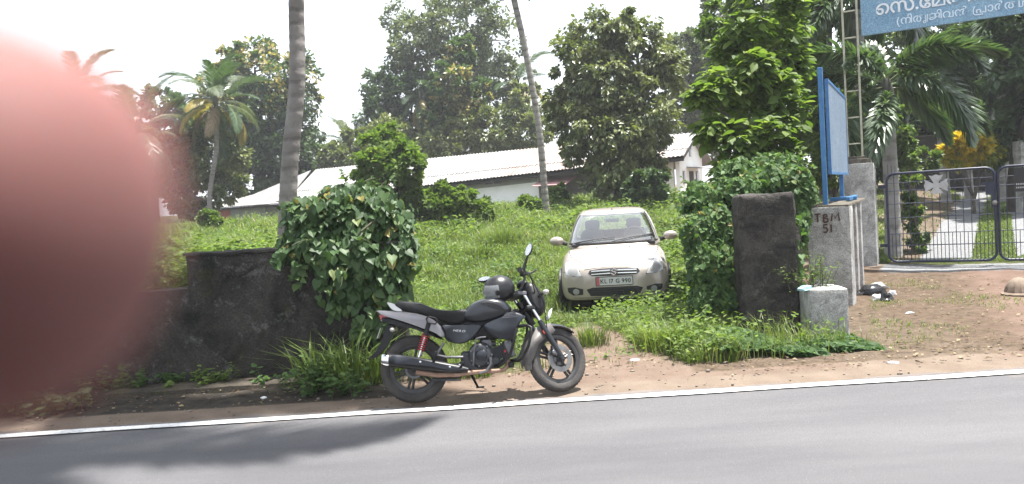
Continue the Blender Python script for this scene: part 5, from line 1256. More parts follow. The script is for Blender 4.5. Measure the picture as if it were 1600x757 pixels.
# dry leaf litter and crumbs of soil
rng = np.random.default_rng(71); n = 1700; X = rng.uniform(-4.4, 8.2, n); Y = 7.0 + 1.0 * rng.random(n) ** 1.2
far = rng.random(n) < .55; X = np.where(far, rng.uniform(3.6, 7.5, n), X); Y = np.where(far, rng.uniform(7.3, 13.5, n), Y); S_, T_ = gst(X, Y); k = (T_ < -.1) & ~((X > -1.8) & (X < 1.8) & (Y < 7.5) & (rng.random(n) < .9)); X, Y = X[k], Y[k]; n = len(X)
a = rng.random(n) * 6.28; C = np.stack([X, Y, H(X, Y) + .014 + .012 * rng.random(n)], 1); A = np.stack([np.cos(a), np.sin(a), rng.normal(0, .15, n)], 1); Nn = rng.normal(0, .25, (n, 3)); Nn[:, 2] += 1
LM_dry = leaf_mat('dry_leaf', tri((.045, .032, .02), (.12, .085, .05), (.26, .21, .13)), .15, .8, .2)
o = obj('leaf_litter', leaf_mesh('leaf_litter', C, A, Nn, rng.uniform(.02, .06, n), LEAF4, rng.random(n)), LM_dry); tag(o, 'dry leaves and chips scattered along the verge and beside the white wall', 'litter', kind='stuff')
# thin low grass on the trodden earth before the gate
n = 6000; rng = np.random.default_rng(72); X = rng.uniform(3.6, 6.6, n); Y = rng.uniform(7.6, 14.3, n); S_, T_ = gst(X, Y); pt2 = np.sin(X * 2.1 + Y) * np.sin(Y * 1.7 - X) ; k = (T_ < -.3) & ((X - 3.7) - .45 * (Y - 8) < 1.5 + .5 * np.sin(Y * 2)) & ((X - 3.7) - .45 * (Y - 8) > -.1) & (pt2 > -.2 + .4 * rng.random(n)); X, Y = X[k], Y[k]; n = len(X)
V, F, vv = blades(rng, X, Y, H(X, Y), rng.uniform(.02, .06, n), rng.uniform(.006, .012, n), rng.uniform(.4, 1.2, n), np.clip(rng.normal(.5, .2, n), 0, 1))
o = obj('verge_grass', mesh_np('verge_grass', V, F, vv), LM_grass); tag(o, 'thin patchy grass on the trodden earth before the gate', 'grass', kind='stuff')
# stones and pebbles on the shoulder
rng = np.random.default_rng(73); base_s = []
mb = MB(); cnt = 0
for k in range(420):
    x = rng.uniform(-4.6, 9); y = rng.uniform(6.7, 7.7); r = rng.uniform(.004, .014) * (1.5 if rng.random() > .93 else 1); mb.ball((x, y, Hs(x, y) + r * .3), (r * rng.uniform(.8, 1.5), r, r * .7), 6, 3)
o = mb.obj('gravel', mat('pebble', (.20, .17, .14), .9, col2=(.10, .085, .07), nscale=3), None); tag(o, 'small pebbles scattered on the roadside dirt', 'pebbles', kind='stuff')
# litter
M_plastic_w = mat('white_plastic', (.62, .63, .64), .35, col2=(.45, .46, .48), nscale=12); M_plastic_k = mat('black_plastic_bag', (.014, .014, .016), .25); M_plastic_b = mat('blue_plastic', (.30, .50, .55), .4, col2=(.20, .38, .44), nscale=14)
def crumple(name, label, p, dims, m, seed, cat='litter', group=None, world=None):
    mb = MB(); V = []; n, k_ = 14, 7
    for i in range(k_ + 1):
        th = PI * i / k_
        for k in range(n):
            a = 2 * PI * k / n; q = Vector((math.sin(th) * math.cos(a), math.sin(th) * math.sin(a), math.cos(th)))
            q *= 1 + .55 * mnoise.noise(q * 2.2 + Vector((seed * 3.1, 0, 0))) + .25 * mnoise.noise(q * 6 + Vector((0, seed, 0)))
            V.append((q.x * dims[0], q.y * dims[1], max(q.z, -.5) * dims[2] + dims[2] * .5))
    F = [(i * n + k, (i + 1) * n + k, (i + 1) * n + (k + 1) % n, i * n + (k + 1) % n) for i in range(k_) for k in range(n)]
    mb.add(V, F); o = mb.obj(name, m, None, smooth=35); o.location = p; return tag(o, label, cat, group)
for k, (a, b, d, m, lb) in enumerate([(1362, 462, (.20, .13, .10), M_plastic_k, 'crumpled black plastic bag on the ground beside the white wall'), (1384, 470, (.10, .08, .07), M_plastic_k, 'second black bag scrap right of the crumpled black bag'), (1372, 470, (.085, .06, .06), M_plastic_w, 'white plastic scrap lying on the black bags'), (1394, 462, (.06, .05, .05), M_plastic_w, 'small white plastic scrap at the right end of the black bags'), (1372, 452, (.13, .07, .07), M_white_old, 'broken grey concrete chunk behind the black bags')]):
    p = G(a, b); crumple('plastic_scrap' if k < 4 else 'rubble', lb, p, d, m, k + 1, ['bag', 'bag', 'litter', 'litter', 'rubble'][k])
pbag = P(1257, 457, 8.75); pbag.z = .50; crumple('plastic_scrap', 'crumpled light blue plastic scrap on the low white block', pbag, (.065, .05, .04), M_plastic_b, 9, 'litter')
for k, (a, b, d, lb) in enumerate([(992, 564, (.055, .035, .012), 'flat white scrap on the dirt path right of the front wheel'), (1395, 568, (.05, .03, .012), 'flat white scrap on the verge below the white block'), (1422, 490, (.05, .03, .012), 'flat white scrap on the earth before the gate'), (412, 623, (.03, .02, .012), 'tiny yellowish scrap at the drain slab')]):
    crumple('paper_scrap', lb, G(a, b), d, M_plastic_w, 20 + k)
# ribbed brown lump at the right edge
pl = G(1592, 462); mb = MB(); n = 26; prof = [(.20, 0), (.21, .03), (.17, .05), (.15, .12), (.11, .19), (.05, .24), (.0, .25)]
V = []; F = []
for i, (r, z) in enumerate(prof):
    for k in range(n):
        a = 2 * PI * k / n; q = r * (1 + .05 * math.cos(a * 13) * (0 < i < 6)); V.append((q * math.cos(a), q * math.sin(a), z))
for i in range(len(prof) - 1):
    for k in range(n): F.append((i * n + k, i * n + (k + 1) % n, (i + 1) * n + (k + 1) % n, (i + 1) * n + k))
mb.add(V, F); o = mb.obj('ribbed_dome', mat('brown_stone', (.12, .085, .06), .85, col2=(.20, .155, .12), nscale=9), None, smooth=40); o.location = pl; tag(o, 'ribbed brown dome shaped lump on the earth at the photo\'s right edge', 'stone')
# ================================================================ motorcycle (local x forward, y to its left, z up)
BS = 182.0; _c, _s = math.cos(ROLL), math.sin(ROLL)
def kp(px, py):
    du, dv = px - 651.0, -(py - 579.4); return ((du * _c + dv * _s) / BS, (-du * _s + dv * _c) / BS + .295)
def ka(*uv): return [kp(580 + u / 3.983, 450 + v / 3.983) for u, v in uv]
def kb(*uv): return [kp(740 + u / 3.983, 430 + v / 3.983) for u, v in uv]
def kh(*uv): return [kp(720 + u / 5.407, 380 + v / 5.407) for u, v in uv]
M_tyre = mat('tyre_rubber', (.022, .021, .021), .85, col2=(.052, .047, .043), nscale=7, bump=.3, bscale=60)
M_rim = mat('rim_black', (.014, .014, .015), .4, col2=(.028, .027, .027), nscale=9)
M_rimlip = mat('rim_lip', (.10, .10, .105), .45, .5)
M_bk_paint = mat('bike_black_paint', (.007, .008, .011), .32, coat=.3, col2=(.014, .016, .022), nscale=4)
M_bk_dark = mat('bike_blue_black', (.007, .009, .014), .42, coat=.12, col2=(.014, .017, .024), nscale=5)
M_silver = mat('bike_silver', (.19, .185, .195), .35, .55, coat=.4, col2=(.155, .15, .16), nscale=6)
M_bright = mat('bike_bright_silver', (.5, .5, .51), .35, .3)
M_seat = mat('seat_vinyl', (.008, .008, .009), .45, spec=.35, col2=(.014, .014, .015), nscale=18, bump=.25, bscale=120)
M_plastic = mat('black_plastic', (.007, .007, .008), .42, spec=.35, col2=(.013, .013, .014), nscale=11)
M_chrome = mat('chrome', (.66, .66, .68), .12, 1.)
M_alu = mat('cast_alu', (.16, .16, .17), .45, .7, col2=(.09, .09, .095), nscale=14)
M_engine = mat('engine_dark', (.022, .024, .030), .45, .3, col2=(.055, .056, .062), nscale=10)
M_rust = mat('rusty_pipe', (.15, .085, .055), .6, .35, col2=(.26, .17, .13), nscale=14)
M_red_spring = mat('red_spring', (.17, .014, .016), .4)
M_red_lens = mat('red_lens', (.34, .012, .016), .12, coat=.8)
M_dust = mat('dusty_fender', (.07, .064, .064), .55, col2=(.11, .10, .095), nscale=6)
M_mirror = mat('mirror_glass', (.85, .86, .88), .02, 1.)
M_white_lens = mat('white_lens', (.34, .33, .31), .15, coat=.6)
M_disc = mat('brake_disc', (.20, .195, .19), .4, .8, col2=(.12, .115, .11), nscale=16)
bike_loc = G(651, 633); bike_loc.z = .0
bk = thing('motorcycle', 'black and silver motorcycle leaning on its side stand at the road edge', 'motorcycle', bike_loc)
bk.rotation_euler = (rad(-8), 0, rad(3)); bk.location = bike_loc + Vector((0, 0, .008))
def bp(name, mb, m, parent=None, smooth=50, **kw): return mb.obj(name, m, parent or bk, False, smooth=smooth, **kw)
def puff(outline, hw, yc=0., prof=((-1, .78), (-.82, .93), (-.4, 1.), (.4, 1.), (.82, .93), (1, .78)), mb=None):
    cx = sum(p[0] for p in outline) / len(outline); cz = sum(p[1] for p in outline) / len(outline)
    # round the drawn outline a little
    o = []
    n = len(outline)
    for i in range(n):
        a, b, c = outline[i - 1], outline[i], outline[(i + 1) % n]
        o.append((b[0] * .78 + a[0] * .22, b[1] * .78 + a[1] * .22)); o.append((b[0] * .78 + c[0] * .22, b[1] * .78 + c[1] * .22))
    mb = mb or MB(); mb.loft([[(cx + (x - cx) * s, yc + y * hw, cz + (z - cz) * s) for x, z in o] for y, s in prof]); return mb
RY = Matrix.Rotation(PI / 2, 4, 'X')               # lathe axis z -> bike's y
def wheel(name, R, w_, cx, cz, parent, spokes, disc):
    M0 = Matrix.Translation((cx, 0, cz)) @ RY
    tp_ = MB(); rt_ = R - w_ * .98
    prof = [(rt_, -w_ * .33), (rt_ + .012, -w_ * .46), (R - w_ * .42, -w_ * .52), (R - w_ * .16, -w_ * .42), (R - .006, -w_ * .22), (R, 0), (R - .006, w_ * .22), (R - w_ * .16, w_ * .42), (R - w_ * .42, w_ * .52), (rt_ + .012, w_ * .46), (rt_, w_ * .33)]
    tp_.lathe(prof, 56, M0, closed=True)
    for k in range(56):                             # tread blocks
        a = 2 * PI * (k + .5) / 56
        for sgn in (-1, 1):
            Mt = M0 @ Matrix.Rotation(a, 4, 'Z') @ Matrix.Translation((R - .0095, 0, sgn * w_ * .25)) @ Matrix.Rotation(sgn * -.55, 4, 'Y') @ Matrix.Rotation(.5 * sgn, 4, 'X')
            tp_.box((0, 0, 0), (.010, .017, w_ * .28), Mt)
    ty = bp(name + '_tyre', tp_, M_tyre, parent); ty.name = 'tyre'
    rm = MB(); rm.lathe([(rt_ + .010, -w_ * .36), (rt_ + .012, -w_ * .30), (rt_ - .014, -w_ * .24), (rt_ - .026, 0), (rt_ - .014, w_ * .24), (rt_ + .012, w_ * .30), (rt_ + .010, w_ * .36), (rt_ - .012, w_ * .38), (rt_ - .030, w_ * .28), (rt_ - .036, 0), (rt_ - .030, -w_ * .28), (rt_ - .012, -w_ * .38)], 56, M0, closed=True)
    bp('rim', rm, M_rim, parent)
    lp = MB(); lp.lathe([(rt_ + .001, -w_ * .392), (rt_ - .012, -w_ * .41), (rt_ - .014, -w_ * .385)], 56, M0, closed=True); bp('rim_lip', lp, M_rimlip, parent)
    hb = MB(); hb.lathe([(.0, -.07), (.028, -.07), (.034, -.05), (.06, -.04), (.06, .04), (.034, .05), (.028, .07), (0, .07)], 24, M0); bp('hub', hb, M_alu if disc else M_rim, parent)
    for k in range(spokes):
        a = 2 * PI * (k + .25) / spokes; ms = MB(); q = rt_ - .018
        for da in (-.10, .10):
            p0 = (.045 * math.cos(a + da * 3), .0, .045 * math.sin(a + da * 3)); p1 = (q * math.cos(a + da), 0, q * math.sin(a + da))
            ms.tube([p0, tuple((p0[i] + p1[i]) / 2 for i in range(3)), p1], [.017, .012, .014], 6, M=Matrix.Translation((cx, 0, cz)))
        bp('spoke', ms, M_rim, parent)
    return ty
rw = bpy.data.objects.new('wheel', None); COL.objects.link(rw); rw.parent = bk; rw['label'] = 'rear wheel'
wheel('rear', .291, .088, 0, .295, rw, 6, False)
mb = MB(); mb.lathe([(.0, -.045), (.075, -.045), (.08, -.03), (.08, .03), (0, .03)], 30, Matrix.Translation((0, 0, .295)) @ RY); bp('drum', mb, M_alu, rw)
# ---- steered front end
st_p = Vector((.90, 0, .90)); st_d = Vector((-math.sin(rad(27)), 0, math.cos(rad(27))))
fe = bpy.data.objects.new('front_fork', None); COL.objects.link(fe); fe.parent = bk
fe.matrix_basis = Matrix.Translation(st_p) @ Matrix.Rotation(rad(27), 4, st_d) @ Matrix.Translation(-st_p)
FC = (1.245, .288)
fw = bpy.data.objects.new('front_wheel', None); COL.objects.link(fw); fw.parent = bk; fw.matrix_basis = fe.matrix_basis.copy(); fw.name = 'wheel'; fw['label'] = 'front wheel turned to the left'
wheel('front', .285, .078, FC[0], FC[1], fw, 5, True)
M0 = Matrix.Translation((FC[0], 0, FC[1])) @ RY
mb = MB(); mb.lathe([(.075, .058), (.12, .058), (.12, .062), (.075, .062)], 40, M0, closed=True)
for k in range(20):
    a = 2 * PI * k / 20; mb.tube([(FC[0] + .097 * math.cos(a), -.0575, FC[1] + .097 * math.sin(a)), (FC[0] + .097 * math.cos(a), -.0635, FC[1] + .097 * math.sin(a))], .006, 6)
bp('brake_disc', mb, M_disc, fw)
mb = MB()
for k in range(5):
    a = 2 * PI * k / 5; mb.tube([(FC[0] + .03 * math.cos(a), -.06, FC[1] + .03 * math.sin(a)), (FC[0] + .08 * math.cos(a + .3), -.06, FC[1] + .08 * math.sin(a + .3))], .008, 5)
bp('disc_carrier', mb, M_rim, fw)
def fpt(t, y, off=0.): return (FC[0] + st_d.x * t + .891 * off, y, FC[1] + st_d.z * t + .454 * off)
def fpart(name, mb, m, **kw): return bp(name, mb, m, fe, **kw)
for sgn in (-1, 1):
    mb = MB(); mb.tube([fpt(.34, sgn * .09), fpt(.665, sgn * .09)], .0165, 12); fpart('fork_tube', mb, M_chrome)
    mb = MB(); mb.tube([fpt(-.03, sgn * .09), fpt(.0, sgn * .09), fpt(.34, sgn * .09), fpt(.375, sgn * .09)], [.018, .025, .025, .021], 12); fpart('fork_slider', mb, M_bk_paint)
mb = MB(); mb.box((.045 + FC[0] - .10, -.075, FC[1] + .07), (.05, .045, .085)); mb.tube([(FC[0] - .07, -.08, FC[1] + .05), (FC[0] - .07, -.10, FC[1] + .05)], .02, 10); fpart('brake_caliper', mb, M_alu, bevel=.006)
mb = MB(); mb.tube([fpt(0, -.11), fpt(0, .11)], .012, 8); mb.tube([fpt(0, -.115), fpt(0, -.10)], .02, 6); fpart('axle', mb, M_engine)
for t in (.50, .645):
    mb = MB(); a = fpt(t, 0); mb.box((a[0] - .02, 0, a[2]), (.085, .235, .035)); fpart('triple_clamp', mb, M_alu if t > .6 else M_plastic, bevel=.008)
# fender around the wheel
def arc_sheet(R, a0, a1, hw, n=20, cx=FC[0], cz=FC[1], th=.004):
    rings = []
    for k in range(n + 1):
        a = rad(a0 + (a1 - a0) * k / n); pr = []
        f = min(1, 4 * min(k, n - k) / n + .55)
        for j in range(9):
            q = -1 + 2 * j / 8; rr = R - .030 * q * q; pr.append((cx + rr * math.cos(a), q * hw * f, cz + rr * math.sin(a)))
        for j in range(8, -1, -1):
            q = -1 + 2 * j / 8; rr = R - th - .030 * q * q; pr.append((cx + rr * math.cos(a), q * hw * f * .97, cz + rr * math.sin(a)))
        rings.append(pr)
    mb = MB(); mb.loft(rings); return mb
fpart('fender', arc_sheet(.318, 48, 128, .062), M_bk_paint)
fpart('fender_skirt', arc_sheet(.322, 122, 196, .070), M_dust)
for sgn in (-1, 1):
    mb = MB(); mb.add([(FC[0] - .20, sgn * .082, FC[1] + .28), (FC[0] - .06, sgn * .082, FC[1] + .31), (FC[0] - .02, sgn * .082, FC[1] + .24), (FC[0] - .20, sgn * .082, FC[1] + .13), (FC[0] - .255, sgn * .078, FC[1] + .03), (FC[0] - .315, sgn * .075, FC[1] - .06), (FC[0] - .325, sgn * .075, FC[1] + .02), (FC[0] - .285, sgn * .08, FC[1] + .15)], [(0, 1, 2, 3, 4, 5, 6, 7)])
    o = fpart('fender_side', mb, M_dust); m_ = o.modifiers.new('solid', 'SOLIDIFY'); m_.thickness = .006
mb = MB(); mb.lathe([(0, 0), (.024, 0), (.027, .006), (.024, .012), (0, .014)], 16, Matrix.Translation((FC[0] - .13, -.088, FC[1] + .235)) @ RY); fpart('reflector', mb, mat('orange_reflector', (.45, .05, .02), .2, coat=.6))
# headlight cowl, lamp, indicators
cowl = [(.985, .95), (1.03, .99), (1.115, .92), (1.165, .82), (1.17, .75), (1.13, .665), (1.06, .67), (1.02, .74), (.985, .85)]
fpart('headlight_cowl', puff(cowl, .115, 0, ((-1, .70), (-.8, .90), (-.35, 1.), (.35, 1.), (.8, .9), (1, .7))), M_plastic)
mb = MB(); mb.ball((1.125, 0, .79), (.058, .085, .08), 16, 10, Matrix.Identity(4)); fpart('headlight', mb, M_white_lens)
mb = MB(); mb.ball((1.0, 0, .965), (.045, .08, .04), 14, 8); fpart('instrument_pod', mb, M_plastic)
for sgn in (-1, 1):
    mb = MB(); mb.tube([(1.08, sgn * .10, .83), (1.11, sgn * .17, .845)], .011, 6); i_ = fpart('indicator', mb, M_plastic); mb = MB(); mb.ball((1.12, sgn * .19, .85), (.03, .03, .022), 10, 7); bp('lens', mb, M_white_lens, i_)
mb = MB(); mb.add([(1.15, -.05, .62), (1.19, -.08, .64), (1.225, -.08, .73), (1.20, -.06, .71)], [(0, 1, 2, 3)]); o = fpart('badge_plate', mb, M_bright); m_ = o.modifiers.new('solid', 'SOLIDIFY'); m_.thickness = .004
# handlebar, grips, levers, mirrors
hc = fpt(.665, 0)
def hb(y):                                          # bar centreline by lateral place
    a = abs(y); return (hc[0] + .01 - .72 * max(0, a - .15), y, hc[2] + .03 + .10 * min(1, max(0, (a - .05) / .14)) - .08 * max(0, a - .2))
ys = np.linspace(-.30, .30, 17); mb = MB(); mb.tube([hb(y) for y in ys], .0115, 10); fpart('handlebar', mb, M_alu)
for sgn in (-1, 1):
    mb = MB(); mb.tube([hb(sgn * .24), hb(sgn * .26), hb(sgn * .36), hb(sgn * .37)], [.016, .019, .019, .022], 10); fpart('grip', mb, M_plastic)
    mb = MB(); q = hb(sgn * .205); mb.box(q, (.045, .06, .04)); fpart('switch_pod', mb, M_plastic, bevel=.008)
    q = Vector(hb(sgn * .21)); mb = MB(); mb.tube([q + Vector((.02, 0, 0)), q + Vector((.06, sgn * .03, -.005)), q + Vector((.055, sgn * .10, -.012)), q + Vector((.04, sgn * .17, -.015))], [.007, .008, .006, .007], 6); fpart('lever', mb, M_alu)
q = Vector(hb(-.215)); tipm = q + Vector((.045, -.05, .15)); mb = MB(); mb.tube([q, q + Vector((.012, -.02, .06)), tipm], [.017, .015, .008], 8); mr = fpart('mirror_stalk', mb, M_plastic)
def mirror(c, nvec, upv, rx_, ry_, parent):
    z = Vector(nvec).normalized(); x = Vector(upv).cross(z).normalized(); y = z.cross(x); Mm = Matrix((x, y, z)).transposed().to_4x4(); Mm.translation = c
    mb = MB(); mb.lathe([(0, -.03), (.55, -.026), (.9, -.012), (1, .0), (.97, .004)], 24, Mm @ Matrix.Diagonal((rx_, ry_, 1, 1))); o = bp('mirror_housing', mb, M_plastic, parent)
    mb = MB(); mb.lathe([(0, .0055), (.96, .0055)], 24, Mm @ Matrix.Diagonal((rx_, ry_, 1, 1)), cap=True); bp('mirror_glass', mb, M_mirror, o if o.parent is bk else parent)
mirror(tipm + Vector((.01, -.01, .045)), (-.80, -.28, .35), (.25, 0, 1), .036, .062, fe)
q = Vector(hb(.215)); tipm = q + Vector((-.11, .05, .075)); mb = MB(); mb.tube([q, q + Vector((0, .02, .05)), tipm], [.014, .011, .007], 8); fpart('mirror_stalk', mb, M_plastic)
mirror(tipm + Vector((-.035, .0, .01)), (-.30, -.62, .72), (.0, .7, .7), .056, .036, fe)
# cables
for k, (a, b_) in enumerate([((hb(-.19)), (1.02, -.05, .68)), (hb(-.2), (1.14, -.09, .46)), (hb(.2), (.98, .06, .64))]):
    a = Vector(a); b_ = Vector(b_); mb = MB(); mb.tube([a, a + Vector((.06, 0, .0)), a.lerp(b_, .5) + Vector((.08, 0, .03)), b_], .0045, 6); fpart('cable', mb, M_plastic)

# ---- frame-fixed parts
tank = kb((-55, 292), (-62, 262), (-30, 215), (20, 178), (75, 158), (130, 150), (190, 160), (235, 188), (262, 225), (240, 262), (190, 285), (110, 305), (20, 312))
bp('fuel_tank', puff(tank, .158, 0, ((-1, .66), (-.9, .84), (-.6, .97), (-.2, 1.), (.2, 1.), (.6, .97), (.9, .84), (1, .66))), M_bk_paint, smooth=60)
ins = kb((45, 182), (120, 178), (185, 200), (225, 235), (170, 232), (95, 205)); 
bp('tank_inlay', puff(ins, .006, -.155, ((-1, .92), (0, 1), (1, 1))), M_plastic)
mb = MB(); q = kb((175, 158))[0]; mb.lathe([(0, .02), (.035, .018), (.04, .008), (.04, 0)], 18, Matrix.Translation((q[0], 0, q[1] - .004))); bp('tank_cap', mb, M_chrome)
shroud = kb((70, 325), (120, 298), (200, 268), (262, 236), (300, 248), (348, 272), (318, 292), (292, 335), (272, 400), (240, 418), (150, 404), (95, 362))
for sgn in (-1, 1): bp('tank_shroud', puff(shroud, .03, sgn * .135, ((-1, .88), (-.6, .97), (0, 1), (.6, .97), (1, .88))), M_bk_dark)
dec = MB()
for k in range(4):
    o_ = kb((195 + 7 * k, 276 - 9 * k), (290 - 6 * k, 268 - 9 * k), (288 - 6 * k, 273 - 9 * k), (190 + 7 * k, 281 - 9 * k)); dec.prism(o_, -.169, -.1655)
bp('stripe_decal', dec, mat('grey_decal', (.11, .11, .12), .4))
seat = ka((158, 102), (185, 90), (250, 92), (310, 98), (370, 122), (405, 138), (450, 146), (500, 150), (560, 150), (610, 143), (650, 155), (662, 172), (645, 203), (600, 232), (545, 242), (470, 226), (400, 200), (310, 168), (225, 158), (170, 132))
bp('seat', puff(seat, .125, 0, ((-1, .80), (-.88, .93), (-.6, .99), (0, 1.01), (.6, .99), (.88, .93), (1, .8))), M_seat, smooth=60)
cowl_t = ka((45, 148), (120, 150), (222, 158), (305, 168), (385, 195), (445, 238), (476, 290), (472, 326), (425, 292), (352, 266), (272, 236), (182, 206), (112, 186), (68, 170))
for sgn in (-1, 1): bp('tail_cowl', puff(cowl_t, .022, sgn * .112, ((-1, .94), (-.5, 1), (.5, 1), (1, .94))), M_silver)
under = ka((66, 176), (180, 208), (352, 270), (452, 318), (470, 340), (380, 300), (290, 265), (200, 248), (120, 228), (60, 214))
bp('tail_underside', puff(under, .10), M_plastic)
core = ka((60, 165), (220, 165), (420, 200), (640, 200), (760, 190), (900, 230), (880, 300), (760, 350), (690, 330), (560, 350), (440, 310), (250, 225), (80, 205))
bp('frame_core', puff(core, .085), M_plastic)
fin = ka((112, 95), (148, 106), (224, 156), (166, 152), (142, 138))
for sgn in (-1, 1): bp('grab_rail', puff(fin, .012, sgn * .115, ((-1, .95), (0, 1), (1, .95))), M_bright)
bp('tail_light', puff(ka((58, 172), (84, 164), (128, 200), (124, 216), (72, 214)), .085), M_red_lens)
bp('tail_light_lens', puff(ka((70, 205), (125, 206), (124, 217), (72, 215)), .087), M_white_lens)
guard = ka((112, 232), (168, 236), (155, 292), (114, 372), (62, 432), (6, 458), (-6, 448), (38, 415), (78, 345), (98, 280))
bp('rear_mudguard', puff(guard, .055, 0, ((-1, .95), (-.6, 1), (.6, 1), (1, .95))), M_plastic)
q = ka((150, 268))[0]
for sgn in (-1, 1):
    mb = MB(); mb.ball((q[0], sgn * .10, q[1]), (.024, .045, .022), 12, 8); bp('indicator', mb, M_white_lens if sgn < 0 else M_white_lens)
pl_ = ka((62, 322), (84, 258)); mb = MB(); a, b_ = Vector((pl_[0][0] - .012, 0, pl_[0][1])), Vector((pl_[1][0] - .012, 0, pl_[1][1])); zc = (b_ - a).normalized(); Mp = Matrix((zc.cross(Vector((0, 1, 0))), Vector((0, 1, 0)), zc)).transposed().to_4x4(); Mp.translation = (a + b_) / 2
mb.box((0, 0, 0), (.004, .17, (b_ - a).length), Mp); bp('number_plate', mb, M_bright)
side = ka((448, 236), (545, 246), (640, 232), (712, 238), (700, 268), (662, 315), (612, 350), (560, 360), (505, 346), (478, 330), (478, 288))
for sgn in (-1, 1): bp('side_panel', puff(side, .025, sgn * .118, ((-1, .9), (-.5, .98), (0, 1), (.5, .98), (1, .9))), M_bk_dark)
# maker's lettering on the side panel, in a slanted bright script
q = ka((528, 280))[0]; Md = Matrix(((1, 0, .0, q[0]), (0, 0, -1, -.1445), (-.16, 1, 0, q[1]), (0, 0, 0, 1)))
dm = MB(); x = 0.
for ch in 'HERO':
    me, wd_ = GL_DECAL[ch]; V = [(x + (p.co.x + p.co.y * .35) * .036, p.co.y * .026, p.co.z) for p in me.vertices]; dm.add(V, [tuple(p.vertices) for p in me.polygons], Md); x += wd_ * .036 + .006
bp('side_lettering', dm, M_bright, fix=False)
# shock absorbers
for sgn in (-1, 1):
    a = ka((378, 225))[0]; b_ = ka((316, 442))[0]; A3, B3 = Vector((a[0], sgn * .135, a[1])), Vector((b_[0], sgn * .135, b_[1]))
    mb = MB(); mb.tube([A3, A3.lerp(B3, .38)], .020, 10); sh_ = bp('shock_absorber', mb, M_plastic)
    mb = MB(); mb.tube([A3.lerp(B3, .3), B3], .012, 10); bp('shock_rod', mb, M_chrome, sh_)
    mb = MB(); d3 = (B3 - A3).normalized(); u3 = d3.orthogonal().normalized(); v3 = d3.cross(u3); pts = []
    for k in range(91):
        t = k / 90; an = 2 * PI * 7.5 * t; pts.append(A3.lerp(B3, .34 + .46 * t) + (u3 * math.cos(an) + v3 * math.sin(an)) * .027)
    mb.tube(pts, .0072, 6); bp('spring', mb, M_red_spring, sh_)
# hook loop by the shock, pillion bracket, foot pegs
lp_ = ka((362, 200), (378, 188), (420, 198), (432, 218), (418, 234), (372, 226), (362, 200)); mb = MB(); mb.tube([(x, -.165, z) for x, z in lp_], .008, 6); bp('helmet_hook', mb, M_plastic)
mb = MB(); pts = ka((470, 350), (440, 400), (432, 425), (480, 438), (590, 440)); mb.tube([(x, -.14, z) for x, z in pts], [.010, .012, .014, .012, .012], 7); bp('footrest_bracket', mb, M_alu)
for sgn in (-1, 1):
    for nm, uv in (('footrest', (585, 470)), ('pillion_footrest', (425, 408))):
        q = ka(uv)[0]; mb = MB(); mb.tube([(q[0], sgn * .14, q[1]), (q[0] - .01, sgn * .255, q[1])], [.012, .014], 8); bp('footrest', mb, M_plastic)
# swingarm, chain case
for sgn in (-1, 1):
    q = ka((600, 500))[0]; mb = MB(); mb.tube([(.0, sgn * .075, .295), (q[0], sgn * .085, q[1])], [.019, .024], 8); bp('swingarm', mb, M_plastic)
cc = ka((390, 565), (480, 560), (575, 555), (582, 580), (480, 590), (392, 585)); bp('chain_case', puff(cc, .025, .10), M_plastic)
lowp = ka((385, 572), (578, 575), (575, 588), (388, 584)); bp('lower_rail', puff(lowp, .016, -.10), M_engine)
# exhaust
def ax(*uv): return [Vector((x, -.165, z)) for x, z in ka(*uv)]
e = ax((98, 452), (140, 452), (240, 465), (360, 484), (480, 500), (580, 512), (620, 518))
mb = MB(); mb.tube(e, [.052, .054, .056, .053, .044, .030, .020], 16, flat=1.0); ex_ = bp('exhaust', mb, M_plastic)
mb = MB(); mb.tube(ax((92, 450), (96, 450), (132, 453), (136, 453)), [.046, .052, .057, .055], 18); bp('exhaust_tip', mb, M_chrome, ex_)
shd = ka((150, 415), (260, 432), (400, 462), (520, 488), (600, 506), (560, 520), (470, 508), (380, 486), (250, 478), (150, 470)); bp('heat_shield', puff(shd, .008, -.216, ((-1, .92), (0, 1), (1, 1))), M_bk_dark, ex_)
for uv in ((330, 462), (510, 494), (570, 482)):
    q = ka(uv)[0]; mb = MB(); mb.lathe([(0, 0), (.009, 0), (.009, .006), (0, .007)], 10, Matrix.Translation((q[0], -.222, q[1])) @ RY); bp('bolt', mb, M_chrome, ex_)
pp = [Vector((x, -.15, z)) for x, z in ka((300, 525), (430, 545), (560, 545), (640, 533))] + [Vector((x, y, z)) for (x, z), y in zip(kb((60, 608), (150, 606), (205, 600), (226, 578), (232, 545), (228, 505)), (-.15, -.14, -.12, -.10, -.07, -.04))]
mb = MB(); mb.tube(pp, [.026, .024, .021, .02, .019, .019, .019, .019, .02, .02], 10); bp('exhaust_pipe', mb, M_rust)
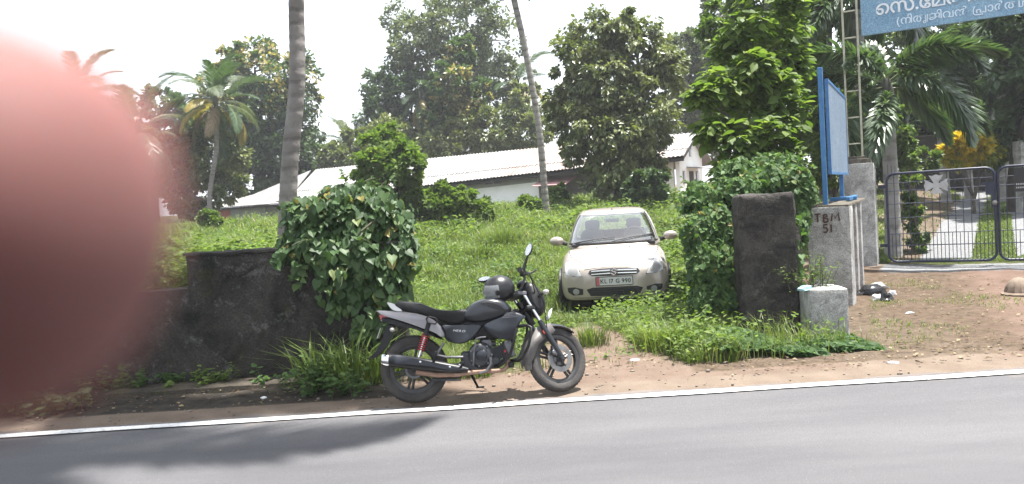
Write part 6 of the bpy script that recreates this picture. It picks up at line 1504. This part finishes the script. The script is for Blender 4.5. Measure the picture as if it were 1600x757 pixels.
# engine
ec = kb((62, 508))[0]
mb = MB(); mb.lathe([(0, .155), (.075, .155), (.098, .142), (.108, .115), (.108, -.05), (.09, -.10), (0, -.10)], 30, Matrix.Translation((ec[0], 0, ec[1])) @ RY); eg = bp('engine', mb, M_engine)
mb = MB(); mb.lathe([(0, .170), (.042, .168), (.05, .16), (.05, .15)], 24, Matrix.Translation((ec[0] + .005, 0, ec[1] + .0)) @ RY); bp('clutch_cover', mb, M_bk_dark, eg)
mb = MB(); q = kb((-10, 545))[0]; mb.box((q[0] + .03, 0, q[1]), (.20, .22, .16)); q = kb((110, 560))[0]; mb.box((q[0], 0, q[1]), (.20, .20, .10)); bp('crankcase', mb, M_engine, eg, bevel=.02)
for k in range(7):
    a = 2 * PI * k / 7; mb = MB(); mb.lathe([(0, .160), (.008, .160), (.008, .14)], 8, Matrix.Translation((ec[0] + .092 * math.cos(a), 0, ec[1] + .092 * math.sin(a))) @ RY); bp('bolt', mb, M_alu, eg)
q0, q1 = kb((135, 512))[0], kb((250, 470))[0]; d2 = Vector((q1[0] - q0[0], 0, q1[1] - q0[1])); L2 = d2.length; d2.normalize(); Mc = Matrix((d2, Vector((0, 1, 0)), d2.cross(Vector((0, 1, 0))))).transposed().to_4x4(); Mc.translation = (q0[0], 0, q0[1])
mb = MB(); mb.box((L2 * .5, 0, 0), (L2, .10, .11), Mc); bp('cylinder', mb, M_engine, eg)
for k in range(6):
    mb = MB(); mb.box((L2 * (.1 + .12 * k), 0, 0), (.007, .17, .165), Mc); bp('fin', mb, M_engine, eg)
mb = MB(); mb.box((L2 * .93, 0, 0), (.07, .15, .15), Mc); bp('cylinder_head', mb, M_alu, eg, bevel=.01)
mb = MB(); q = kb((212, 486))[0]; mb.tube([(q[0], -.08, q[1]), (q[0], -.11, q[1])], .012, 8); bp('plug_cap', mb, mat('red_cap', (.35, .02, .03), .4), eg)
mb = MB(); q = kb((98, 440))[0]; mb.tube([(q[0], -.07, q[1]), (q[0], .07, q[1])], .045, 12); mb.tube([(q[0] - .06, 0, q[1] + .01), (q[0] + .08, 0, q[1] - .01)], .025, 10); mb.ball((q[0] - .03, -.03, q[1] + .055), (.03, .03, .04), 10, 6); bp('carburettor', mb, M_alu)
mb = MB(); mb.tube([(x, -.17, z) for x, z in kb((14, 570), (20, 480), (34, 405), (60, 398), (92, 396))], .0075, 6); bp('kick_lever', mb, M_alu)
mb = MB(); mb.tube([(x, -.165, z) for x, z in kb((120, 520), (125, 560), (95, 605), (50, 618))], [.012, .014, .012, .010], 7); bp('brake_pedal', mb, M_alu)
# frame tubes
for pts, r in ((kb((300, 240), (275, 300), (235, 420), (235, 540), (180, 575), (60, 585)), .016), (kb((300, 235), (180, 250), (40, 290), (-60, 330)), .018)):
    for sgn in (-1, 1): mb = MB(); mb.tube([(x, sgn * .055, z) for x, z in pts], r, 8); bp('frame_tube', mb, M_plastic)
mb = MB(); mb.tube([st_p - st_d * .34 , st_p - st_d * .10], .03, 12); bp('head_tube', mb, M_plastic)
# crash guard
for sgn in (-1, 1):
    pts = kb((262, 340), (300, 332), (348, 326), (370, 338), (368, 380), (352, 450), (322, 518), (295, 545), (255, 548)); yy = (.06, .15, .22, .25, .26, .255, .22, .15, .05)
    mb = MB(); mb.tube([(x, sgn * y, z) for (x, z), y in zip(pts, yy)], .0125, 10); bp('crash_guard', mb, M_plastic, smooth=70)
    pts = kb((285, 342), (272, 390), (258, 450), (240, 515), (205, 552), (150, 578), (115, 582)); mb = MB(); mb.tube([(x, sgn * y, z) for (x, z), y in zip(pts, (.17, .185, .185, .17, .14, .10, .05))], .0125, 10); bp('crash_guard', mb, M_plastic, smooth=70)
mb = MB(); q = kb((250, 570))[0]; mb.box((q[0], 0, q[1]), (.05, .24, .05)); bp('guard_clamp', mb, M_plastic, bevel=.01)
# side stand
k0, k1 = ka((640, 560))[0], ka((682, 655))[0]; mb = MB(); mb.tube([(k0[0], .09, k0[1]), (k1[0], .19, k1[1] + .012)], [.013, .010], 8); mb.box((k1[0] + .02, .20, k1[1] + .012), (.075, .04, .012)); bp('side_stand', mb, M_plastic)

# ---------------------------------------------------------------- helmet resting on the tank
Mbk = Matrix.Translation(bk.location) @ bk.rotation_euler.to_matrix().to_4x4()
hq = kh((350, 372))[0]
hl = thing('helmet', 'matt black full face helmet with clear visor resting on the motorcycle tank', 'helmet', Mbk @ Vector((hq[0], .01, hq[1] - .035)))
hl.rotation_euler = (rad(-4), rad(6), rad(180 + 3 + 10))          # it looks back over the seat, turned to the road
M_helm = mat('helmet_black', (.010, .010, .012), .36, coat=.1); M_lining = mat('helmet_lining', (.018, .018, .02), .9)
m_v, nt_, b_v = new_mat('visor_clear'); b_v.inputs['Base Color'].default_value = (.35, .36, .36, 1); b_v.inputs['Roughness'].default_value = .12; b_v.inputs['Coat Weight'].default_value = .8; b_v.inputs['Alpha'].default_value = .5
def helm_shell(rx_, ry_, rz_, keepf, mb, n=40, m=24):
    V = []; idx_ = {}; F = []
    for i in range(m + 1):
        th = PI * i / m
        for k in range(n):
            a = 2 * PI * k / n; x, y, z = math.sin(th) * math.cos(a), math.sin(th) * math.sin(a), math.cos(th)
            sx = rx_ * (1.0 if z > -.2 else 1 - .16 * (-z - .2) ** 1.2); ch = .018 * max(0, x) * max(0, -z)
            V.append((x * sx + ch, y * ry_ * (1 if z > 0 else 1 - .12 * z * z), max(z, -.80) * rz_))
    for i in range(m):
        for k in range(n):
            k2 = (k + 1) % n; th = PI * (i + .5) / m; a = 2 * PI * (k + .5) / n
            a = (a + PI) % (2 * PI) - PI
            if keepf(math.cos(th), a): F.append((i * n + k, (i + 1) * n + k, (i + 1) * n + k2, i * n + k2))
    mb.add(V, F); return mb
vis = lambda z, a: abs(a) < 1.25 and -.34 < z < .42
o = helm_shell(.142, .118, .128, lambda z, a: not vis(z, a), MB()).obj('shell', M_helm, hl, False, smooth=50, fix=False)
o = helm_shell(.145, .121, .131, lambda z, a: abs(a) < 1.38 and -.40 < z < .46, MB()).obj('visor', m_v, hl, False, smooth=50, fix=False)
mb = MB(); mb.ball((0, 0, -.01), (.128, .106, .105), 20, 12); mb.obj('lining', M_lining, hl, False, smooth=60)
for sgn in (-1, 1):
    mb = MB(); mb.lathe([(0, .012), (.022, .010), (.026, 0)], 16, Matrix.Translation((.035, sgn * .117, .0)) @ Matrix.Rotation(-sgn * PI / 2, 4, 'X')); mb.obj('visor_pivot', M_plastic, hl, False, smooth=40)
mb = MB(); mb.tube([(.05, -.11, -.09), (.09, -.06, -.115), (.10, .03, -.12), (.07, .10, -.10)], [.006, .009, .009, .006], 6, flat=.4); mb.obj('chin_strap', M_lining, hl, False)
# ================================================================ hatchback (local x across, y from nose to tail, z up)
M_car = mat('champagne_paint', (.345, .305, .265), .36, .4, coat=.6, col2=(.365, .32, .28), nscale=3)
M_car_blk = mat('car_black_trim', (.012, .012, .013), .5); M_car_dark = mat('car_interior', (.022, .022, .024), .8); M_car_seat = mat('car_seat', (.05, .05, .052), .85)
M_lamp = mat('lamp_lens', (.46, .46, .455), .2, .0, coat=1., col2=(.38, .38, .38), nscale=4); M_lamp_in = mat('lamp_bowl', (.24, .237, .23), .35, .0, coat=.8)
M_plate = mat('number_plate', (.52, .52, .51), .45); M_plate_red = mat('plate_red', (.40, .10, .11), .5); M_ink = mat('plate_ink', (.012, .012, .014), .5)
m_gl, nt_, b_ = new_mat('car_glass'); L = nt_.links.new
tr = N(nt_, 'ShaderNodeBsdfTransparent'); tr.inputs['Color'].default_value = (.86, .90, .90, 1); gs = N(nt_, 'ShaderNodeBsdfGlossy', Roughness=.02); gs.inputs['Color'].default_value = (1, 1, 1, 1)
fz = N(nt_, 'ShaderNodeLayerWeight'); pw_ = N(nt_, 'ShaderNodeMath', operation='POWER'); pw_.inputs[1].default_value = 2.2; L(fz.outputs['Facing'], pw_.inputs[0]); ml_ = N(nt_, 'ShaderNodeMath', operation='MULTIPLY_ADD'); ml_.inputs[1].default_value = .8; ml_.inputs[2].default_value = .06; L(pw_.outputs[0], ml_.inputs[0]); mxs = N(nt_, 'ShaderNodeMixShader'); L(ml_.outputs[0], mxs.inputs['Fac']); L(tr.outputs['BSDF'], mxs.inputs[1]); L(gs.outputs['BSDF'], mxs.inputs[2]); L(mxs.outputs['Shader'], nt_.nodes['Material Output'].inputs['Surface'])
CW = .845
car = thing('parked_car', 'champagne coloured hatchback parked in the grass facing the road', 'car', (1.49, 11.72, -.02), rad(-8))
car.location.z = Hs(1.5, 12) - .005
def cs(xs, ys, x):                                   # smooth curve through the given stations
    xs = np.asarray(xs, float); ys = np.asarray(ys, float); x = np.asarray(x, float)
    d = np.diff(ys) / np.diff(xs); m = np.zeros_like(ys); m[1:-1] = np.where(d[:-1] * d[1:] > 0, 2 * d[:-1] * d[1:] / (d[:-1] + d[1:] + 1e-12), 0); m[0], m[-1] = d[0], d[-1]
    i = np.clip(np.searchsorted(xs, x) - 1, 0, len(xs) - 2); h = xs[i + 1] - xs[i]; t = (x - xs[i]) / h
    return (2 * t**3 - 3 * t**2 + 1) * ys[i] + (t**3 - 2 * t**2 + t) * h * m[i] + (-2 * t**3 + 3 * t**2) * ys[i + 1] + (t**3 - t**2) * h * m[i + 1]
Y_ = [0, .02, .06, .13, .24, .40, .65, 1.0, 1.6, 2.6, 3.2, 3.5, 3.62, 3.68]
W_ = [.40, .52, .64, .735, .79, .825, .842, .845, .845, .845, .835, .78, .70, .58]
T_ = [.53, .60, .66, .715, .757, .795, .845, .915, .93, .94, .93, .91, .86, .78]
B_ = [.23, .20, .185, .18, .18, .19, .20, .20, .20, .20, .22, .26, .30, .38]
ys = np.concatenate([np.linspace(0, .3, 22), np.linspace(.33, 1.1, 20), np.linspace(1.2, 3.3, 18), np.linspace(3.35, 3.68, 12)])
rings = []; CC = []
for y in ys:
    w_, t, b0 = float(cs(Y_, W_, y)), float(cs(Y_, T_, y)), float(cs(Y_, B_, y)); h = t - b0; pr = []
    crown_ = .035 * (1 - .3 * (y > 1))
    half = [(0, t), (.25, t - crown_ * .06), (.5, t - crown_ * .28), (.7, t - crown_ * .7), (.82, t - crown_ * 1.35), (.90, t - .085), (.955, t - .15), (.985, t - .24), (1.0, t - .36 if h > .45 else t - h * .55), (.995, b0 + h * .28), (.985, b0 + .10), (.96, b0 + .035), (.90, b0), (.5, b0 - .01), (0, b0 - .01)]
    xs_ = np.array([a for a, _ in half]); zs_ = np.array([b for _, b in half])
    u = np.linspace(0, 1, len(half)); uu = np.linspace(0, 1, 43); hx = cs(u, xs_, uu) * w_; hz = cs(u, zs_, uu)
    p = [(-hx[i], y, hz[i]) for i in range(len(uu))][::-1] + [(hx[i], y, hz[i]) for i in range(1, len(uu) - 1)]
    rings.append(p)
mb = MB(); mb.loft(rings); BV = list(mb.v); BF = list(mb.f)
tree_b = BVHTree.FromPolygons([Vector(v) for v in BV], BF)
# wheel arches: dark liners let into the sides; the body itself
mb.obj('body', M_car, car, False, smooth=40)
def hit_front(x, z, lift=.0):
    r = tree_b.ray_cast(Vector((x, -2, z)), Vector((0, 1, 0)))
    if r[0] is None:
        r = tree_b.find_nearest(Vector((x, .2, z)))
    return r[0] + (r[1] if r[1].y < 0 or True else r[1]) * lift * (1 if r[1].dot(Vector((0, -1, .3))) > 0 else -1)
def hit_top(x, y, lift=0.):
    r = tree_b.ray_cast(Vector((x, y, 3)), Vector((0, 0, -1))); return r[0] + Vector((0, 0, lift))
import bmesh
def patch(name, outline, m, parent, lift=.006, cuts=3, depth=.03, world=False, hit=hit_front, smooth=40):
    """a panel following the bodywork, cut to the outline (x, z)"""
    bm = bmesh.new(); vs_ = [bm.verts.new((x, 0, z)) for x, z in outline]; bm.faces.new(vs_); bmesh.ops.triangulate(bm, faces=bm.faces)
    for _ in range(cuts): bmesh.ops.subdivide_edges(bm, edges=[e for e in bm.edges if e.calc_length() > .03], cuts=1, use_grid_fill=True); bmesh.ops.triangulate(bm, faces=bm.faces)
    for v_ in bm.verts: v_.co = hit(v_.co.x, v_.co.z, lift)
    bmesh.ops.recalc_face_normals(bm, faces=bm.faces)
    ed = [e for e in bm.edges if e.is_boundary]; r = bmesh.ops.extrude_edge_only(bm, edges=ed)
    for g in r['geom']:
        if isinstance(g, bmesh.types.BMVert): g.co.y += depth
    bmesh.ops.recalc_face_normals(bm, faces=bm.faces)
    me = bpy.data.meshes.new(name); bm.to_mesh(me); bm.free(); me.polygons.foreach_set('use_smooth', [True] * len(me.polygons)); me.set_sharp_from_angle(angle=rad(smooth))
    return obj(name, me, m, parent)
def kc(*uv):
    out = []
    for u, v_ in uv:
        px, py = 840 + u / 4.2042, 310 + v_ / 4.2042; du, dv = px - 957, -(py - 462.5); s_ = 105.
        out.append(((du * _c + dv * _s) / s_, (-du * _s + dv * _c) / s_ + .185))
    return out
def mirror_x(o): return [(-x, z) for x, z in o][::-1]
hlR = [(.475, .545), (.515, .62), (.565, .705), (.625, .765), (.70, .765), (.735, .70), (.74, .62), (.715, .565), (.60, .548)]
for sgn in (-1, 1):
    o_ = [(sgn * x, z) for x, z in hlR]; 
    if sgn < 0: o_ = o_[::-1]
    hd = patch('headlight', o_, M_lamp, car, .007, 4)
    cx_, cz_ = sgn * .612, .622; patch('lamp_bowl', [(cx_ + .078 * math.cos(a), cz_ + .072 * math.sin(a)) for a in np.linspace(0, 2 * PI, 20, endpoint=False)], M_lamp_in, hd, .012, 3, .01)
    cx_, cz_ = sgn * .665, .705; patch('side_lamp', [(cx_ + .035 * math.cos(a), cz_ + .032 * math.sin(a)) for a in np.linspace(0, 2 * PI, 14, endpoint=False)], M_lamp_in, hd, .011, 2, .01)
    mb = MB(); ring = [hit_front(x, z, .004) for x, z in o_]; mb.tube(ring + ring[:1], .0055, 5, caps=False); mb.obj('headlight_seal', M_car_blk, hd, False)
gr = [(-.385, .585), (-.36, .628), (-.2, .648), (0, .655), (.2, .648), (.36, .628), (.385, .585), (.33, .545), (.0, .535), (-.33, .545)]
g_ = patch('grille', gr, M_car_blk, car, .004, 4)
for z0, wd_ in ((.612, .335), (.572, .335)):
    for sgn in (-1, 1):
        mb = MB(); mb.tube([hit_front(sgn * x, z0 - .006 * (x / .3) ** 2, .012) for x in np.linspace(.055, wd_, 8)], .0175, 8, flat=.8); mb.obj('grille_bar', M_chrome, g_, False, smooth=60)
# chrome maker's emblem: an angular S
ec_ = hit_front(0, .592, .02); Me = Matrix.Translation(ec_) @ Matrix.Rotation(PI / 2, 4, 'X')
mb = MB(); stroke(mb, [(.046, .020), (.0, .046), (-.040, .018), (.040, -.018), (.0, -.046), (-.046, -.020)], .021, Me, .010); mb.obj('emblem', M_chrome, g_, False)
lg = [(-.42, .345), (-.33, .372), (.33, .372), (.42, .345), (.36, .245), (0, .232), (-.36, .245)]
lg_ = patch('lower_grille', lg, M_car_blk, car, .004, 4)
for z0 in (.335, .305, .275):
    mb = MB(); mb.tube([hit_front(x, z0, .010) for x in np.linspace(-.345, .345, 11)], .006, 6); mb.obj('grille_bar', M_plastic, lg_, False)
for sgn in (-1, 1):
    o_ = [(sgn * .475, .27), (sgn * .47, .355), (sgn * .60, .385), (sgn * .71, .375), (sgn * .70, .31), (sgn * .63, .262)]
    fb = patch('fog_light', o_, M_car_blk, car, .004, 4); patch('fog_lens', [(sgn * .575 + .048 * math.cos(a), .318 + .045 * math.sin(a)) for a in np.linspace(0, 2 * PI, 16, endpoint=False)], M_lamp_in, fb, .014, 2, .01)
# number plate KL 17 G 990
pz = .462; fy = min(hit_front(x, pz).y for x in (-.27, 0, .27)) - .012; tilt = rad(0)
mb = MB(); mb.box((0, fy, pz), (.555, .012, .135)); npl = mb.obj('number_plate', M_plate, car, False, bevel=.004)
mb = MB()
for a, b_ in (((0, .064), (.555, .009)), ((0, -.064), (.555, .009)), ((-.273, 0), (.009, .137)), ((.273, 0), (.009, .137))): mb.box((a[0], fy - .007, pz + a[1]), (b_[0], .006, b_[1]))
mb.obj('plate_frame', M_car_blk, npl, False)
mb = MB(); mb.box((-.243, fy - .0075, pz), (.048, .004, .115)); mb.obj('plate_strip', M_plate_red, npl, False)
Mt = Matrix.Translation((-.205, fy - .0075, pz - .030)) @ Matrix.Rotation(PI / 2, 4, 'X'); mb = MB(); x = 0.
for ch in 'KL 17 G 990':
    if ch == ' ': x += .026; continue
    me, wd_ = GL_LAT[ch]; mb.add([(x + p.co.x * .085, p.co.y * .088, p.co.z) for p in me.vertices], [tuple(p.vertices) for p in me.polygons], Mt); x += wd_ * .085 + .0085
mb.obj('plate_lettering', M_ink, npl, False, fix=False)
# bonnet and bumper joints
def seam(pts): mb = MB(); mb.tube(pts, .0045, 5); mb.obj('panel_joint', M_car_blk, car, False)
for sgn in (-1, 1):
    seam([hit_top(sgn * x, y, -.0005) for x, y in ((.44, .16), (.50, .24), (.585, .40), (.655, .60), (.70, .85), (.705, 1.0))])
    seam([hit_front(sgn * x, z, .0) for x, z in ((.74, .60), (.78, .60), (.81, .585))])
seam([hit_front(x, .668 - .028 * (x / .44) ** 2, .001) for x in np.linspace(-.44, .44, 13)])
seam([hit_front(x, .222 , .001) for x in np.linspace(-.62, .62, 13)])
for x in (-.26, .26): mb = MB(); mb.ball(tuple(hit_top(x, .93, .004)), (.014, .012, .008), 8, 5); mb.obj('washer_nozzle', M_car_blk, car, False)
# greenhouse: one ring grid split into glass and painted skin
Zg = [.90, .96, 1.05, 1.15, 1.25, 1.34, 1.41, 1.46, 1.495, 1.515, 1.522]
yf = [.99, 1.05, 1.17, 1.315, 1.475, 1.635, 1.79, 1.95, 2.13, 2.4, 2.6]; yr = [3.60, 3.58, 3.54, 3.49, 3.43, 3.37, 3.30, 3.2, 3.08, 2.9, 2.75]; wg = [.80, .785, .758, .725, .688, .648, .608, .56, .49, .33, .05]
zz = np.concatenate([np.linspace(.90, 1.46, 30), np.linspace(1.467, 1.522, 10)]); na = 96
angs = np.linspace(0, 2 * PI, na, endpoint=False); G_ = []
for z in zz:
    a_f, a_r, w_ = float(cs(Zg, yf, z)), float(cs(Zg, yr, z)), float(cs(Zg, wg, z)); row = []
    for a in angs:
        ca, sa_ = math.cos(a), math.sin(a); e_ = .42                       # rounded box plan
        x = w_ * math.copysign(abs(sa_) ** e_, sa_); yq = math.copysign(abs(ca) ** .55, ca)
        ym, yl = (a_f + a_r) / 2, (a_r - a_f) / 2; y = ym - yl * yq
        row.append((x, y, z))
    G_.append(row)
skin, shield, sidew = [], [], []
V = [p for r in G_ for p in r]; cnt = len(zz)
for i in range(cnt - 1):
    for k in range(na):
        k2 = (k + 1) % na; f = (i * na + k, i * na + k2, (i + 1) * na + k2, (i + 1) * na + k); c = [sum(V[j][q] for j in f) / 4 for q in range(3)]
        a = ((2 * PI * (k + .5) / na) + PI) % (2 * PI) - PI; zc = c[2]; wz = float(cs(Zg, wg, zc))
        front = abs(a) < rad(58)
        rear = abs(a) > rad(124)
        side_ = rad(68) < abs(a) < rad(114) and abs(abs(a) - rad(91)) > rad(2.5)
        if front and .955 < zc < 1.425: shield.append(f)
        elif (side_ or (rear and zc > 1.0)) and .965 < zc < 1.385: sidew.append(f)
        else: skin.append(f)
skin.append(tuple((cnt - 1) * na + k for k in range(na)))
for nm, ff, m_, sm in (('roof', skin, M_car, 40), ('windscreen', shield, m_gl, 60), ('side_window', sidew, m_gl, 60)):
    used = sorted({j for f in ff for j in f}); mp = {j: i for i, j in enumerate(used)}; mb = MB(); mb.v = [V[j] for j in used]; mb.f = [tuple(mp[j] for j in f) for f in ff]; o = mb.obj(nm, m_, car, False, smooth=sm)
    if nm == 'roof': s_ = o.modifiers.new('solid', 'SOLIDIFY'); s_.thickness = .02; s_.offset = -1
tree_g = BVHTree.FromPolygons([Vector(v) for v in V], skin[:-1] + shield + sidew)
def hit_glass(x, z, lift=0.):
    r = tree_g.ray_cast(Vector((x, -2, z)), Vector((0, 1, 0))); n_ = r[1] if r[1].y < 0 else -r[1]; return r[0] + n_ * lift
# dark screen surround, wipers
mb = MB(); pts = [hit_glass(x, .968, .004) for x in np.linspace(-.70, .70, 15)]; mb.tube(pts, .020, 6); mb.obj('cowl_trim', M_car_blk, car, False)
for sgn in (-1, 1):
    mb = MB(); kk = int(round(58 / 360 * na)) if sgn > 0 else na - int(round(58 / 360 * na)); mb.tube([Vector(G_[i][kk]) + Vector((0, -.004, .002)) for i in range(3, 29, 2)], .011, 5); mb.obj('screen_seal', M_car_blk, car, False)
for x0, x1, z1 in ((-.62, .03, 1.035), (-.02, .66, 1.05)):
    mb = MB(); mb.tube([hit_glass(x0 + (x1 - x0) * t, .975 + (z1 - .975) * math.sin(t * PI * .55), .018) for t in np.linspace(0, 1, 9)], .010, 5); w_ = mb.obj('wiper', M_car_blk, car, False)
mb = MB(); q = hit_glass(0, 1.455, .0); mb.tube([q + Vector((0, .12, .03)), q + Vector((0, .16, .08))], [.01, .004], 6); mb.obj('aerial', M_car_blk, car, False)
# interior
mb = MB(); mb.box((0, 2.2, .945), (1.36, 2.2, .03)); mb.obj('cabin_floor', M_car_dark, car, False)
mb = MB(); mb.loft([[(-.66, y, z), (.66, y, z), (.66, y, .93), (-.66, y, .93)] for y, z in ((1.14, .965), (1.3, 1.005), (1.5, 1.02), (1.58, .98))]); mb.obj('dashboard', M_car_dark, car, False, smooth=30)
for x in (-.36, .36):
    mb = MB(); mb.loft([[(x - w_, y - .06, z), (x + w_, y - .06, z), (x + w_ * .95, y + .06, z), (x - w_ * .95, y + .06, z)] for y, z, w_ in ((2.0, .95, .21), (2.06, 1.08, .215), (2.1, 1.16, .17))]); sx_ = mb.obj('car_seat', M_car_seat, car, False, bevel=.03)
    mb = MB(); mb.box((x, 2.12, 1.24), (.25, .09, .17)); mb.obj('headrest', M_car_seat, sx_, False, bevel=.035)
mb = MB(); mb.box((0, 3.0, 1.0), (1.2, .14, .22)); mb.obj('rear_seat', M_car_seat, car, False, bevel=.04)
Ms = Matrix.Translation((.36, 1.62, 1.03)) @ Matrix.Rotation(rad(65), 4, 'X'); mb = MB(); mb.tube([Ms @ Vector((.17 * math.cos(a), .17 * math.sin(a), 0)) for a in np.linspace(0, 2 * PI, 25)], .014, 8, caps=False); mb.box((0, 0, 0), (.3, .05, .02), Ms); mb.obj('steering_wheel', M_car_dark, car, False, smooth=60)
mb = MB(); q = hit_glass(0, 1.37, -.06); mb.box(tuple(q), (.22, .02, .06)); mb.obj('rear_view_mirror', M_car_dark, car, False, bevel=.012)
# door mirrors
for sgn in (-1, 1):
    mb = MB(); mb.ball((sgn * .935, 1.33, 1.03), (.118, .075, .076), 18, 10); 
    o = mb.obj('wing_mirror', M_car, car, False, smooth=60)
    mb = MB(); mb.tube([(sgn * .77, 1.38, .975), (sgn * .86, 1.36, .995)], [.035, .03], 8); mb.obj('mirror_arm', M_car_blk, o, False)
    mb = MB(); mb.box((sgn * .935, 1.385, 1.03), (.15, .02, .09)); mb.obj('mirror_glass', M_mirror, o, False, bevel=.02)
# wheels
for sgn in (-1, 1):
    for y0 in (.66, 3.05):
        Mw = Matrix.Translation((sgn * .765, y0, .285)) @ Matrix.Rotation(PI / 2, 4, 'Y'); mb = MB()
        mb.lathe([(.19, -.085), (.25, -.098), (.28, -.085), (.29, -.05), (.29, .05), (.28, .085), (.25, .098), (.19, .085)], 36, Mw, closed=True); wo = mb.obj('wheel', M_tyre, car, False, smooth=50)
        mb = MB(); mb.lathe([(0, sgn * .06), (.06, sgn * .075), (.14, sgn * .06), (.192, sgn * .085), (.195, sgn * .06), (0, sgn * .04)], 30, Mw); mb.obj('wheel_cover', M_silver, wo, False, smooth=40)
        mb = MB(); pts = [Vector((sgn * .846, y0 + .335 * math.cos(a), .285 + .335 * math.sin(a))) for a in np.linspace(rad(-10), rad(190), 19)]
        mb.tube(pts, .018, 6); mb.obj('wheel_arch', M_car_blk, car, False)
        mb = MB(); mb.lathe([(0, sgn * .086), (.325, sgn * .086), (.325, sgn * .0)], 30, Matrix.Translation((sgn * .762, y0, .285)) @ Matrix.Rotation(PI / 2, 4, 'Y')); mb.obj('arch_liner', M_car_blk, car, False)
# ================================================================ the photographer's hand: a fingertip strays before the lens
def cv(x, y, z): return CAM + RIGHT * x + UP * y + FWD * z
m_sk, nt_, b_ = new_mat('skin'); b_.inputs['Base Color'].default_value = (.155, .078, .072, 1); b_.inputs['Roughness'].default_value = .7; b_.inputs['Specular IOR Level'].default_value = .2
b_.inputs['Subsurface Weight'].default_value = .9; b_.inputs['Subsurface Radius'].default_value = (1., .24, .17); b_.inputs['Subsurface Scale'].default_value = .011
M_nail = mat('fingernail', (.24, .12, .10), .55)
HJ = dict(wrist=((-.125, -.135, -.05), .02860, .02200), palm=((-.112, -.085, -.022), .03300, .01870), k1=((-.100, -.030, -.004), .01375, .01375), k2=((-.106, -.052, -.004), .01375, .01375), k3=((-.112, -.074, -.006), .01320, .01320), k4=((-.116, -.094, -.010), .01210, .01210),
    i1=((-.078, -.010, .022), .01078, .01078), i2=((-.049, .0034, .0345), .0114, .0114), i3=((-.0274, .0014, .0350), .0110, .0110), i4=((-.0151, -.0006, .0350), .0090, .0090),
    m1=((-.086, -.045, .022), .01100, .01100), m2=((-.064, -.042, .024), .01012, .01012), m3=((-.044, -.040, .018), .00880, .00880),
    r1=((-.092, -.068, .020), .01056, .01056), r2=((-.072, -.066, .022), .00968, .00968), r3=((-.054, -.065, .017), .00836, .00836),
    l1=((-.098, -.090, .014), .00935, .00935), l2=((-.082, -.089, .017), .00858, .00858), l3=((-.067, -.088, .014), .00748, .00748),
    t0=((-.100, -.085, -.040), .01650, .01430), t1=((-.080, -.060, -.046), .01298, .01298), t2=((-.052, -.046, -.034), .01078, .01012),
    f1=((-.150, -.20, -.13), .02970, .02640), f2=((-.185, -.29, -.25), .03960, .03630))
ED = [('wrist', 'palm'), ('palm', 'k1'), ('palm', 'k2'), ('palm', 'k3'), ('palm', 'k4'), ('k1', 'i1'), ('i1', 'i2'), ('i2', 'i3'), ('i3', 'i4'), ('k2', 'm1'), ('m1', 'm2'), ('m2', 'm3'), ('k3', 'r1'), ('r1', 'r2'), ('r2', 'r3'), ('k4', 'l1'), ('l1', 'l2'), ('l2', 'l3'), ('wrist', 't0'), ('t0', 't1'), ('t1', 't2'), ('wrist', 'f1'), ('f1', 'f2')]
kn = list(HJ); me = bpy.data.meshes.new('hand'); O_ = cv(*HJ['wrist'][0])
me.from_pydata([tuple(cv(*HJ[k][0]) - O_) for k in kn], [(kn.index(a), kn.index(b)) for a, b in ED], [])
hand = obj('hand', me, m_sk); hand.location = O_
sk_ = hand.modifiers.new('skin', 'SKIN'); sk_.use_smooth_shade = True
for i, k in enumerate(kn): me.skin_vertices[0].data[i].radius = (HJ[k][1], HJ[k][2])
me.skin_vertices[0].data[0].use_root = True
sb_ = hand.modifiers.new('sub', 'SUBSURF'); sb_.levels = 2; sb_.render_levels = 3
tag(hand, 'blurred hand whose fingertip strays before the lens at the left of the view', 'hand')
mb = MB(); Mn = Matrix((RIGHT, UP, FWD)).transposed().to_4x4(); Mn.translation = cv(-.0255, .0005, .0418)
mb.ball((0, 0, 0), (.0065, .0055, .0022), 16, 8, Mn); nl_ = mb.obj('fingernail', M_nail, hand, True, smooth=60)
# the phone it holds, its lens at the camera
M_ph = mat('phone_back', (.03, .032, .036), .35); Mp_ = Matrix((RIGHT, UP, FWD)).transposed().to_4x4(); Mp_.translation = CAM
ph = thing('phone', 'dark phone held sideways in the photographer\'s hand', 'phone', cv(.045, -.022, -.008))
mb = MB(); mb.box((.045, -.022, -.0095), (.160, .076, .0085), Mp_); mb.obj('case', M_ph, ph, True, bevel=.003)
mb = MB(); mb.lathe([(.0032, -.0052), (.0032, -.0035), (.0055, -.0035), (.0058, -.0052)], 24, Mp_, closed=True); mb.obj('lens_ring', M_chrome, ph, True, smooth=40)
mb = MB(); mb.box((.045, -.022, -.01395), (.150, .068, .0003), Mp_); mb.obj('screen', M_black_board, ph, True)
# ================================================================ thin warm-season haze over the whole place
mb = MB(); mb.box((0, 40, 13), (400, 320, 30)); hz = mb.obj('haze', None); hz['kind'] = 'stuff'; hz['label'] = 'thin pale haze in the air over the whole place'
mh, nt_, b_ = new_mat('haze'); nt_.nodes.remove(b_); pv = N(nt_, 'ShaderNodeVolumePrincipled'); pv.inputs['Color'].default_value = (.92, .95, 1., 1); pv.inputs['Density'].default_value = .0008; pv.inputs['Anisotropy'].default_value = .2
nt_.links.new(pv.outputs['Volume'], nt_.nodes['Material Output'].inputs['Volume']); hz.data.materials.append(mh)
